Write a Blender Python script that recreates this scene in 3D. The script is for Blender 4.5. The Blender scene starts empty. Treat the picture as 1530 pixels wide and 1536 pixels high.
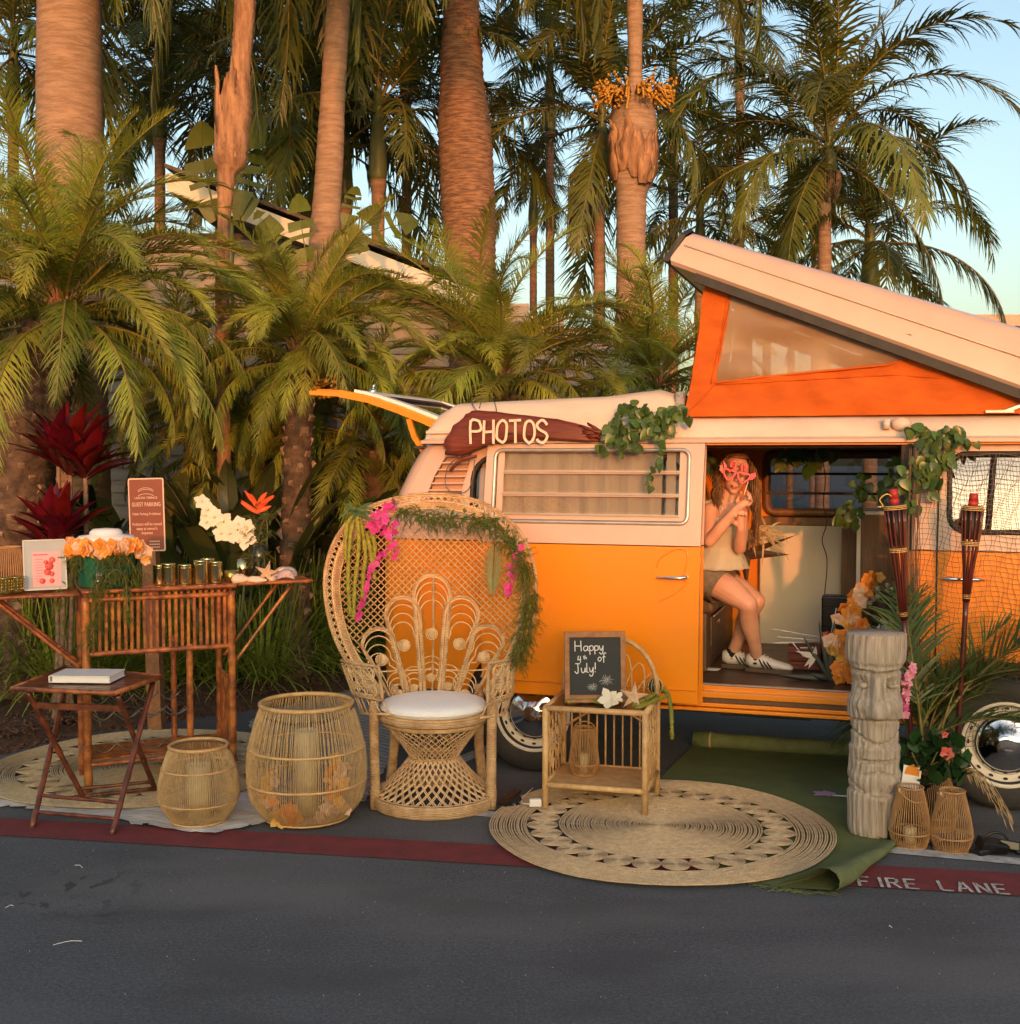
import bpy, bmesh, math, random
from mathutils import Vector, Matrix, Euler
from mathutils.geometry import tessellate_polygon
random.seed(7)
S = bpy.context.scene
COL = S.collection
R = math.radians
rnd = random.random
def U(a, b): return a + (b - a) * rnd()

# ---------------------------------------------------------------- camera, sky, sun, exposure
CH = 1.73; CF = 1800.0; CT = math.atan(83 / 1800.0)
cam = bpy.data.cameras.new('camera'); camo = bpy.data.objects.new('camera', cam); COL.objects.link(camo)
camo.location = (0, 0, CH); camo.rotation_euler = (R(90) - CT, 0, 0)
cam.sensor_width = 36; cam.sensor_fit = 'HORIZONTAL'; cam.lens = 36 * CF / 1530.0
cam.clip_end = 3000; cam.clip_start = 0.05
S.camera = camo
w = bpy.data.worlds.new('World'); S.world = w; w.use_nodes = True
nt = w.node_tree; bg = nt.nodes['Background']
sky = nt.nodes.new('ShaderNodeTexSky'); sky.sky_type = 'NISHITA'; sky.sun_disc = False
SUN_EL = 6.0; SUN_AZ = 3.0     # degrees; the sun stands behind the camera, a little to its right
sky.sun_elevation = R(SUN_EL); sky.sun_rotation = R(180 - SUN_AZ)
sky.air_density = 1.0; sky.dust_density = 3.6; sky.ozone_density = 1.1; sky.altitude = 0
nt.links.new(sky.outputs[0], bg.inputs[0]); bg.inputs[1].default_value = 0.15
sl = bpy.data.lights.new('sun', 'SUN'); sl.energy = 0.85; sl.angle = R(1.0); sl.color = (1.0, 0.30, 0.09)
so = bpy.data.objects.new('sun', sl); COL.objects.link(so)
sd = Vector((-math.sin(R(SUN_AZ)) * math.cos(R(SUN_EL)), math.cos(R(SUN_AZ)) * math.cos(R(SUN_EL)), -math.sin(R(SUN_EL))))
so.rotation_euler = sd.to_track_quat('-Z', 'Y').to_euler(); so.location = (2, -10, 8)
S.view_settings.view_transform = 'Standard'; S.view_settings.look = 'None'
S.view_settings.exposure = 1.5; S.view_settings.gamma = 1; S.view_settings.use_curve_mapping = False

# ---------------------------------------------------------------- measuring helpers
_c, _s = math.cos(CT), math.sin(CT)
def ray(px, py):
    x = (px - 765) / CF; y = -(py - 768) / CF
    return Vector((x, _c + y * _s, -_s + y * _c))
def G(px, py, z=0.0):
    d = ray(px, py); return Vector((0, 0, CH)) + d * ((z - CH) / d.z)
def W(px, py, Y):
    d = ray(px, py); return Vector((0, 0, CH)) + d * (Y / d.y)
VR = G(800, 1157); VF = G(1510, 1215)
_ex = (VF - VR).normalized(); _ey = Vector((-_ex.y, _ex.x, 0))
VAN_ROT = math.atan2(_ex.y, _ex.x)
def V(px, py, off=0.0):            # a point on the plane 'off' metres inside the van's side, in van coordinates
    d = ray(px, py); k = (VR.dot(_ey) + off) / d.dot(_ey)
    p = Vector((0, 0, CH)) + d * k - VR
    return Vector((p.dot(_ex), off, p.z))
def VW(v): return VR + _ex * v[0] + _ey * v[1] + Vector((0, 0, v[2]))

# ---------------------------------------------------------------- materials
def mat(name, c1, c2=None, scale=8, rough=0.6, bump=0.0, bscale=40, metal=0, stretch=(1, 1, 1), objrand=0.0,
        trans=0.0, spec=0.5, wave=None, coat=0.0, detail=4, gen=False, emit=None, c3=None, alpha=None, sheen=0):
    m = bpy.data.materials.new(name); m.use_nodes = True
    n = m.node_tree.nodes; l = m.node_tree.links
    b = n['Principled BSDF']; out = n['Material Output']
    b.inputs['Roughness'].default_value = rough; b.inputs['Metallic'].default_value = metal
    b.inputs['Specular IOR Level'].default_value = spec
    if coat: b.inputs['Coat Weight'].default_value = coat; b.inputs['Coat Roughness'].default_value = 0.08
    if sheen: b.inputs['Sheen Weight'].default_value = sheen
    tc = n.new('ShaderNodeTexCoord'); mp = n.new('ShaderNodeMapping'); mp.inputs['Scale'].default_value = stretch
    l.new(tc.outputs['Object'], mp.inputs[0])
    colsock = None
    if c2 is not None:
        nz = n.new('ShaderNodeTexNoise'); nz.inputs['Scale'].default_value = scale; nz.inputs['Detail'].default_value = detail
        nz.inputs['Roughness'].default_value = 0.62
        l.new(mp.outputs[0], nz.inputs[0])
        cr = n.new('ShaderNodeValToRGB'); l.new(nz.outputs[0], cr.inputs[0])
        cr.color_ramp.elements[0].position = 0.36; cr.color_ramp.elements[1].position = 0.64
        cr.color_ramp.elements[0].color = (*c1, 1); cr.color_ramp.elements[1].color = (*c2, 1)
        if c3 is not None:
            e = cr.color_ramp.elements.new(0.72); e.color = (*c3, 1)
        colsock = cr.outputs[0]
        rr = n.new('ShaderNodeMapRange'); rr.inputs[3].default_value = max(0, rough - 0.07); rr.inputs[4].default_value = min(1, rough + 0.1)
        l.new(nz.outputs[0], rr.inputs[0]); l.new(rr.outputs[0], b.inputs['Roughness'])
    if objrand:
        oi = n.new('ShaderNodeObjectInfo'); hs = n.new('ShaderNodeHueSaturation')
        mr = n.new('ShaderNodeMapRange'); mr.inputs[3].default_value = 1 - objrand; mr.inputs[4].default_value = 1 + objrand
        l.new(oi.outputs['Random'], mr.inputs[0]); l.new(mr.outputs[0], hs.inputs['Value'])
        mh = n.new('ShaderNodeMapRange'); mh.inputs[3].default_value = 0.5 - objrand * 0.06; mh.inputs[4].default_value = 0.5 + objrand * 0.06
        wn = n.new('ShaderNodeMath'); wn.operation = 'FRACT'; wm = n.new('ShaderNodeMath'); wm.operation = 'MULTIPLY'; wm.inputs[1].default_value = 7.31
        l.new(oi.outputs['Random'], wm.inputs[0]); l.new(wm.outputs[0], wn.inputs[0]); l.new(wn.outputs[0], mh.inputs[0]); l.new(mh.outputs[0], hs.inputs['Hue'])
        if colsock: l.new(colsock, hs.inputs['Color'])
        else: hs.inputs['Color'].default_value = (*c1, 1)
        colsock = hs.outputs[0]
    if colsock: l.new(colsock, b.inputs['Base Color'])
    else: b.inputs['Base Color'].default_value = (*c1, 1)
    if bump or wave:
        nb = n.new('ShaderNodeTexNoise'); nb.inputs['Scale'].default_value = bscale; nb.inputs['Detail'].default_value = 5
        l.new(mp.outputs[0], nb.inputs[0]); h = nb.outputs[0]
        if wave:
            wv = n.new('ShaderNodeTexWave'); wv.bands_direction = wave[0]; wv.inputs['Scale'].default_value = wave[1]
            wv.inputs['Distortion'].default_value = wave[2]; l.new(tc.outputs['Object'], wv.inputs[0])
            ad = n.new('ShaderNodeMath'); ad.operation = 'MULTIPLY_ADD'; ad.inputs[1].default_value = wave[3]
            l.new(wv.outputs['Fac'], ad.inputs[0]); l.new(h, ad.inputs[2]); h = ad.outputs[0]
        bp = n.new('ShaderNodeBump'); bp.inputs['Strength'].default_value = max(bump, 0.05); bp.inputs['Distance'].default_value = 0.01
        l.new(h, bp.inputs['Height']); l.new(bp.outputs[0], b.inputs['Normal'])
    if trans:
        tr = n.new('ShaderNodeBsdfTranslucent'); mx = n.new('ShaderNodeMixShader'); mx.inputs[0].default_value = trans
        if colsock: l.new(colsock, tr.inputs[0])
        else: tr.inputs[0].default_value = (*c1, 1)
        l.new(b.outputs[0], mx.inputs[1]); l.new(tr.outputs[0], mx.inputs[2]); l.new(mx.outputs[0], out.inputs[0])
    if alpha is not None:
        tp = n.new('ShaderNodeBsdfTransparent'); mx = n.new('ShaderNodeMixShader'); mx.inputs[0].default_value = alpha
        l.new(tp.outputs[0], mx.inputs[1]); l.new(b.outputs[0], mx.inputs[2]); l.new(mx.outputs[0], out.inputs[0])
    return m
def glassmat(name, tint=(0.9, 0.95, 0.95), base=0.06, rough=0.02):
    m = bpy.data.materials.new(name); m.use_nodes = True
    n = m.node_tree.nodes; l = m.node_tree.links; n.remove(n['Principled BSDF']); out = n['Material Output']
    tp = n.new('ShaderNodeBsdfTransparent'); tp.inputs[0].default_value = (*tint, 1)
    gl = n.new('ShaderNodeBsdfGlossy'); gl.inputs['Roughness'].default_value = rough
    lw = n.new('ShaderNodeLayerWeight'); lw.inputs[0].default_value = 0.35
    ad = n.new('ShaderNodeMath'); ad.operation = 'MULTIPLY_ADD'; ad.inputs[1].default_value = 0.8; ad.inputs[2].default_value = base; ad.use_clamp = True
    l.new(lw.outputs['Fresnel'], ad.inputs[0])
    mx = n.new('ShaderNodeMixShader'); l.new(ad.outputs[0], mx.inputs[0]); l.new(tp.outputs[0], mx.inputs[1]); l.new(gl.outputs[0], mx.inputs[2])
    l.new(mx.outputs[0], out.inputs[0])
    return m
K = {}
K['orange'] = mat('orange_paint', (0.84, 0.27, 0.005), (0.80, 0.255, 0.005), 3, 0.34, 0.10, 4, coat=0.7)
K['cream'] = mat('cream_paint', (0.63, 0.44, 0.345), (0.57, 0.40, 0.315), 4, 0.35, 0.03, 9, coat=0.3)
K['rack'] = mat('weathered_roof_gelcoat', (0.70, 0.58, 0.47), (0.56, 0.46, 0.38), 5, 0.5, 0.1, 30, stretch=(0.4, 1, 1))
K['black'] = mat('black_rubber', (0.012, 0.012, 0.013), (0.03, 0.03, 0.03), 12, 0.6, 0.1, 60)
K['tyre'] = mat('tyre_rubber', (0.022, 0.022, 0.023), (0.045, 0.043, 0.04), 9, 0.75, 0.15, 50)
K['chrome'] = mat('chrome', (0.8, 0.8, 0.8), None, rough=0.08, metal=1)
K['alu'] = mat('dull_aluminium', (0.55, 0.52, 0.48), (0.45, 0.43, 0.4), 10, 0.35, 0.05, 40, metal=0.6)
K['canvas'] = mat('orange_canvas', (0.80, 0.17, 0.012), (0.66, 0.13, 0.012), 5, 0.85, 0.7, 7, stretch=(1, 1, 2.5), trans=0.3)
K['screen'] = mat('brown_screen_vinyl', (0.35, 0.22, 0.12), (0.30, 0.18, 0.10), 5, 0.4, 0.3, 5, alpha=0.80)
K['glass'] = glassmat('window_glass')
K['tinted'] = glassmat('tinted_window_glass', (0.38, 0.40, 0.42), 0.10)
K['mirror'] = glassmat('reflecting_window_glass', (0.75, 0.78, 0.8), 0.32)
K['clear'] = glassmat('clear_glass', (0.93, 0.96, 0.94), 0.03)
K['curtain'] = mat('beige_curtain', (0.62, 0.46, 0.38), (0.54, 0.39, 0.32), 3, 0.9, 0.5, 10, stretch=(8, 1, 0.3))
K['dark'] = mat('dark_interior', (0.05, 0.04, 0.032), (0.08, 0.06, 0.05), 6, 0.8, 0.1)
K['brownvinyl'] = mat('brown_vinyl', (0.14, 0.075, 0.04), (0.10, 0.055, 0.03), 14, 0.45, 0.15, 60)
K['floorwood'] = mat('dark_wood_vinyl', (0.10, 0.045, 0.028), (0.055, 0.026, 0.018), 4, 0.35, 0.1, 20, stretch=(1, 9, 1))
K['panelwood'] = mat('walnut_laminate', (0.24, 0.12, 0.05), (0.16, 0.075, 0.03), 5, 0.45, 0.08, 20, stretch=(12, 12, 1))
K['cream2'] = mat('off_white_cabinet', (0.80, 0.75, 0.66), (0.74, 0.69, 0.61), 2, 0.5, 0.03, 20)
K['rattan'] = mat('rattan_cane', (0.66, 0.43, 0.20), (0.52, 0.31, 0.13), 22, 0.5, 0.3, 60, objrand=0.08)
K['rattan2'] = mat('pale_rattan', (0.74, 0.54, 0.31), (0.60, 0.40, 0.21), 25, 0.5, 0.3, 80, objrand=0.08)
K['wrap'] = mat('wrapped_cane', (0.72, 0.50, 0.27), (0.48, 0.29, 0.14), 14, 0.55, 0.5, 30, wave=('Z', 38, 1.5, 2.0))
K['reed'] = mat('thin_reed', (0.56, 0.40, 0.20), (0.42, 0.28, 0.13), 30, 0.6, 0.2, 80)
K['bamboolight'] = mat('lantern_bamboo', (0.47, 0.27, 0.11), (0.36, 0.19, 0.075), 30, 0.5, 0.2, 80)
K['bamboo'] = mat('burnt_bamboo', (0.50, 0.17, 0.045), (0.13, 0.035, 0.015), 15, 0.32, 0.2, 40, c3=(0.48, 0.2, 0.05), coat=0.2, objrand=0.12)
K['bamboo2'] = mat('dark_burnt_bamboo', (0.20, 0.06, 0.022), (0.06, 0.018, 0.01), 15, 0.35, 0.2, 40, c3=(0.26, 0.10, 0.035), coat=0.2, objrand=0.1)
K['jute'] = mat('jute_braid', (0.72, 0.54, 0.33), (0.56, 0.40, 0.23), 30, 0.95, 0.9, 130, c3=(0.76, 0.60, 0.40))
K['jute2'] = mat('jute_braid_pale', (0.56, 0.45, 0.28), (0.44, 0.34, 0.20), 30, 0.95, 0.9, 130)
K['cloth'] = mat('white_cloth', (0.62, 0.60, 0.57), (0.52, 0.50, 0.47), 10, 0.95, 0.8, 18, stretch=(1, 3, 1))
K['mat'] = mat('grey_woven_mat', (0.36, 0.36, 0.36), (0.26, 0.26, 0.26), 20, 0.95, 0.8, 70, wave=('DIAGONAL', 9, 2, 1.0))
K['cushion'] = mat('white_cushion', (0.86, 0.86, 0.87), (0.81, 0.81, 0.83), 7, 0.9, 0.35, 90, sheen=0.2)
K['turf'] = mat('green_turf', (0.14, 0.17, 0.055), (0.105, 0.135, 0.044), 5, 0.95, 0.6, 220, c3=(0.14, 0.17, 0.06))
K['turfback'] = mat('green_turf_back', (0.16, 0.19, 0.08), (0.12, 0.15, 0.06), 12, 0.9, 0.4, 80)
K['tiki'] = mat('weathered_tiki_wood', (0.48, 0.42, 0.35), (0.31, 0.26, 0.21), 12, 0.85, 0.8, 26, stretch=(5, 5, 0.4), c3=(0.56, 0.50, 0.43), detail=8)
K['leaf'] = mat('palm_leaf', (0.165, 0.19, 0.034), (0.085, 0.11, 0.024), 3, 0.42, 0, trans=0.28, objrand=0.30, c3=(0.23, 0.19, 0.045))
K['leafdate'] = mat('date_palm_leaf', (0.31, 0.35, 0.045), (0.17, 0.215, 0.032), 3, 0.42, 0, trans=0.28, objrand=0.32, c3=(0.40, 0.36, 0.065))
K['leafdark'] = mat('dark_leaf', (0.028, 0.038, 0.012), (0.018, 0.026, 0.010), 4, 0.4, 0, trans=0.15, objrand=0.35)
K['leafbig'] = mat('strelitzia_leaf', (0.05, 0.07, 0.022), (0.08, 0.09, 0.025), 5, 0.38, 0.1, 20, trans=0.2, objrand=0.3)
K['banana'] = mat('banana_leaf', (0.14, 0.16, 0.022), (0.10, 0.13, 0.02), 5, 0.4, 0.25, 8, trans=0.35, objrand=0.2)
K['areca'] = mat('areca_leaf', (0.10, 0.16, 0.045), (0.06, 0.11, 0.03), 5, 0.4, 0, trans=0.25, objrand=0.25)
K['fern'] = mat('fern_green', (0.11, 0.22, 0.025), (0.06, 0.15, 0.02), 16, 0.55, 0, trans=0.25, objrand=0.2)
K['fernyellow'] = mat('fern_yellow_green', (0.17, 0.21, 0.025), (0.09, 0.13, 0.018), 12, 0.55, 0, trans=0.25)
K['pothos'] = mat('pothos_leaf', (0.055, 0.11, 0.02), (0.09, 0.15, 0.035), 60, 0.3, 0.05, trans=0.2, objrand=0.35, c3=(0.25, 0.27, 0.10))
K['grass'] = mat('liriope_blade', (0.17, 0.26, 0.04), (0.32, 0.38, 0.07), 3, 0.45, 0, trans=0.2, objrand=0.25)
K['hedge'] = mat('hedge_green', (0.09, 0.20, 0.02), (0.05, 0.13, 0.016), 6, 0.55, 0, trans=0.2)
K['ti'] = mat('ti_leaf', (0.14, 0.006, 0.016), (0.065, 0.006, 0.012), 6, 0.32, 0.1, 14, stretch=(1, 1, 1), trans=0.15, objrand=0.3)
K['tistem'] = mat('ti_stem', (0.25, 0.17, 0.11), (0.12, 0.07, 0.05), 30, 0.7, 0.3, 60)
K['trunkgrey'] = mat('ringed_palm_bark', (0.41, 0.27, 0.195), (0.25, 0.155, 0.105), 4, 0.85, 1.0, 16, stretch=(1.3, 1.3, 8), c3=(0.47, 0.33, 0.245), detail=10)
K['trunkrough'] = mat('rough_palm_bark', (0.34, 0.18, 0.105), (0.09, 0.045, 0.032), 7, 0.9, 1.0, 14, stretch=(1.2, 1.2, 9), c3=(0.40, 0.26, 0.17), detail=8)
K['boot'] = mat('palm_boot_fibre', (0.42, 0.23, 0.13), (0.17, 0.08, 0.045), 6, 0.85, 0.8, 16, stretch=(3, 3, 0.6), c3=(0.55, 0.38, 0.24), detail=7)
K['datetrunk'] = mat('date_palm_trunk', (0.13, 0.085, 0.06), (0.045, 0.028, 0.02), 12, 0.9, 0.9, 30)
K['nub'] = mat('leaf_base_nub', (0.30, 0.22, 0.15), (0.15, 0.10, 0.07), 20, 0.85, 0.4, 60, objrand=0.1)
K['shaft'] = mat('green_crownshaft', (0.13, 0.155, 0.055), (0.085, 0.11, 0.04), 4, 0.45, 0.1, 20, stretch=(2, 2, 0.4))
K['rachis'] = mat('frond_stalk', (0.20, 0.17, 0.04), (0.15, 0.12, 0.03), 9, 0.5)
K['seed'] = mat('yellow_palm_flowers', (0.55, 0.30, 0.05), (0.40, 0.2, 0.03), 20, 0.8, 0.3)
K['strings'] = mat('dry_seed_strings', (0.20, 0.15, 0.11), (0.12, 0.09, 0.07), 20, 0.9)
K['mulch'] = mat('bark_mulch', (0.085, 0.045, 0.028), (0.035, 0.02, 0.013), 22, 0.95, 1.0, 60, c3=(0.16, 0.09, 0.055), detail=8)
K['chip'] = mat('bark_chip', (0.15, 0.08, 0.045), (0.05, 0.027, 0.017), 40, 0.9, objrand=0.2)
K['siding'] = mat('beige_siding', (0.38, 0.33, 0.28), (0.33, 0.285, 0.24), 3, 0.6, 0.15, 30, stretch=(0.4, 1, 4), objrand=0.05)
K['trim'] = mat('white_trim', (0.72, 0.70, 0.66), (0.64, 0.62, 0.58), 4, 0.55)
K['eave'] = mat('dark_eave', (0.09, 0.07, 0.06), (0.07, 0.055, 0.05), 5, 0.8)
K['shingle'] = mat('roof_shingle', (0.14, 0.10, 0.08), (0.09, 0.065, 0.055), 20, 0.9, 0.4)
K['salmon'] = mat('stucco_beige', (0.52, 0.40, 0.32), (0.46, 0.36, 0.28), 8, 0.9, 0.4, 80)
K['white'] = mat('white_plastic', (0.78, 0.78, 0.77), None, rough=0.35)
K['paper'] = mat('white_paper', (0.80, 0.80, 0.80), (0.76, 0.77, 0.78), 4, 0.7)
K['skin'] = mat('skin', (0.72, 0.38, 0.26), (0.64, 0.32, 0.21), 9, 0.5, 0.04, 120)
K['skin'].node_tree.nodes['Principled BSDF'].inputs['Subsurface Weight'].default_value = 0.15
K['skin'].node_tree.nodes['Principled BSDF'].inputs['Subsurface Radius'].default_value = (0.02, 0.008, 0.004)
K['hair'] = mat('blonde_brown_hair', (0.26, 0.13, 0.05), (0.11, 0.05, 0.02), 14, 0.45, 0.5, 60, stretch=(3, 3, 0.4), c3=(0.42, 0.25, 0.11))
K['knit'] = mat('cream_top', (0.84, 0.74, 0.56), (0.78, 0.68, 0.50), 12, 0.9, 0.7, 30, stretch=(1, 1, 1), wave=('X', 60, 0.6, 1.2))
K['denim'] = mat('khaki_shorts', (0.24, 0.19, 0.13), (0.17, 0.13, 0.09), 25, 0.9, 0.5, 90)
K['pink'] = mat('pink_plastic', (0.85, 0.14, 0.16), None, rough=0.4)
K['hotpink'] = mat('hot_pink_plastic', (0.85, 0.03, 0.14), None, rough=0.4)
K['magenta'] = mat('magenta_petal', (0.62, 0.03, 0.28), (0.70, 0.08, 0.40), 20, 0.6, trans=0.25, objrand=0.15)
K['pinkpetal'] = mat('pink_petal', (0.75, 0.16, 0.35), (0.80, 0.45, 0.55), 14, 0.6, trans=0.2, objrand=0.2)
K['coral'] = mat('coral_hibiscus', (0.72, 0.10, 0.09), (0.80, 0.22, 0.18), 14, 0.6, trans=0.2, objrand=0.1)
K['orangepetal'] = mat('orange_petal', (0.80, 0.23, 0.025), (0.82, 0.36, 0.06), 10, 0.75, trans=0.2, objrand=0.15)
K['yellowpetal'] = mat('yellow_petal', (0.80, 0.46, 0.09), (0.82, 0.52, 0.14), 10, 0.75, trans=0.2, objrand=0.1)
K['peachpetal'] = mat('peach_petal', (0.80, 0.50, 0.32), (0.80, 0.62, 0.48), 10, 0.75, trans=0.2, objrand=0.1)
K['whitepetal'] = mat('white_petal', (0.82, 0.79, 0.70), (0.80, 0.74, 0.56), 9, 0.6, trans=0.2)
K['redpetal'] = mat('red_bract', (0.75, 0.045, 0.012), (0.80, 0.12, 0.02), 12, 0.4, trans=0.15)
K['amaranth'] = mat('amaranthus', (0.33, 0.31, 0.045), (0.24, 0.25, 0.035), 50, 0.9, 1.0, 90)
K['greenpot'] = mat('green_glaze', (0.012, 0.13, 0.075), (0.01, 0.09, 0.06), 8, 0.2, coat=0.4)
K['gold'] = mat('gold_glass', (0.55, 0.42, 0.10), (0.42, 0.36, 0.14), 14, 0.2, 0.5, 60, metal=0.9)
K['brass'] = mat('brass_cup', (0.90, 0.76, 0.36), (0.78, 0.66, 0.36), 10, 0.13, 0.05, 20, metal=1)
K['shell'] = mat('pale_shell', (0.66, 0.52, 0.40), (0.72, 0.62, 0.52), 16, 0.6, 0.4, 40)
K['shellp'] = mat('mauve_shell', (0.42, 0.30, 0.34), (0.58, 0.46, 0.46), 16, 0.5, 0.4, 40)
K['star'] = mat('starfish', (0.62, 0.40, 0.24), (0.68, 0.50, 0.34), 20, 0.85, 0.9, 70)
K['candle'] = mat('ivory_candle', (0.66, 0.56, 0.34), (0.60, 0.50, 0.30), 4, 0.55)
K['signred'] = mat('sign_brown', (0.20, 0.045, 0.028), (0.17, 0.04, 0.026), 4, 0.45)
K['signtext'] = mat('sign_lettering', (0.66, 0.50, 0.42), None, rough=0.6)
K['slate'] = mat('chalkboard', (0.014, 0.019, 0.024), (0.024, 0.03, 0.036), 5, 0.7)
K['chalk'] = mat('chalk', (0.72, 0.74, 0.75), None, rough=0.95)
K['framewood'] = mat('board_frame_wood', (0.34, 0.155, 0.065), (0.22, 0.095, 0.04), 8, 0.55, 0.15, 30, stretch=(3, 3, 3))
K['bark'] = mat('red_bark_plank', (0.19, 0.035, 0.014), (0.10, 0.018, 0.008), 5, 0.55, 0.7, 8, stretch=(0.7, 1, 7), c3=(0.30, 0.08, 0.03), detail=7)
K['cream3'] = mat('cream_letter_paint', (0.74, 0.62, 0.48), None, rough=0.7)
K['bluegl'] = mat('green_glass_float', (0.01, 0.06, 0.045), None, rough=0.06, coat=0.6)
K['pinkpaper'] = mat('pink_menu', (0.72, 0.40, 0.44), None, rough=0.7)
K['glassmenu'] = mat('grey_mount', (0.33, 0.37, 0.40), (0.40, 0.43, 0.45), 3, 0.2)
K['torch'] = mat('dark_red_torch_bamboo', (0.10, 0.018, 0.012), (0.05, 0.010, 0.008), 10, 0.3, 0.1, coat=0.3)
K['wick'] = mat('red_wick_cap', (0.42, 0.03, 0.02), (0.28, 0.02, 0.015), 20, 0.5)
K['tie'] = mat('straw_tie', (0.62, 0.44, 0.16), None, rough=0.7)
K['net'] = mat('fishing_net', (0.16, 0.12, 0.085), (0.11, 0.08, 0.06), 20, 0.9)
K['socks'] = mat('black_sock', (0.012, 0.012, 0.014), None, rough=0.9)
K['shoe'] = mat('white_leather', (0.72, 0.68, 0.64), (0.66, 0.62, 0.58), 12, 0.5)
K['gum'] = mat('dark_rubber_sole', (0.09, 0.06, 0.045), None, rough=0.7)
K['drygrass'] = mat('dry_palm_strip', (0.52, 0.38, 0.20), (0.40, 0.27, 0.13), 12, 0.8, trans=0.1)
K['agave'] = mat('grey_agave', (0.075, 0.085, 0.065), (0.05, 0.058, 0.045), 8, 0.5, 0.2, 20)
K['spike'] = mat('dark_brown_spike', (0.075, 0.04, 0.02), (0.045, 0.025, 0.014), 12, 0.45, 0.1)
K['purple'] = mat('lilac_card', (0.48, 0.26, 0.46), None, rough=0.7)
K['wire'] = mat('grey_wire', (0.16, 0.15, 0.14), None, rough=0.4, metal=0.6)
K['blackplastic'] = mat('black_plastic', (0.01, 0.01, 0.011), None, rough=0.28)

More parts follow.
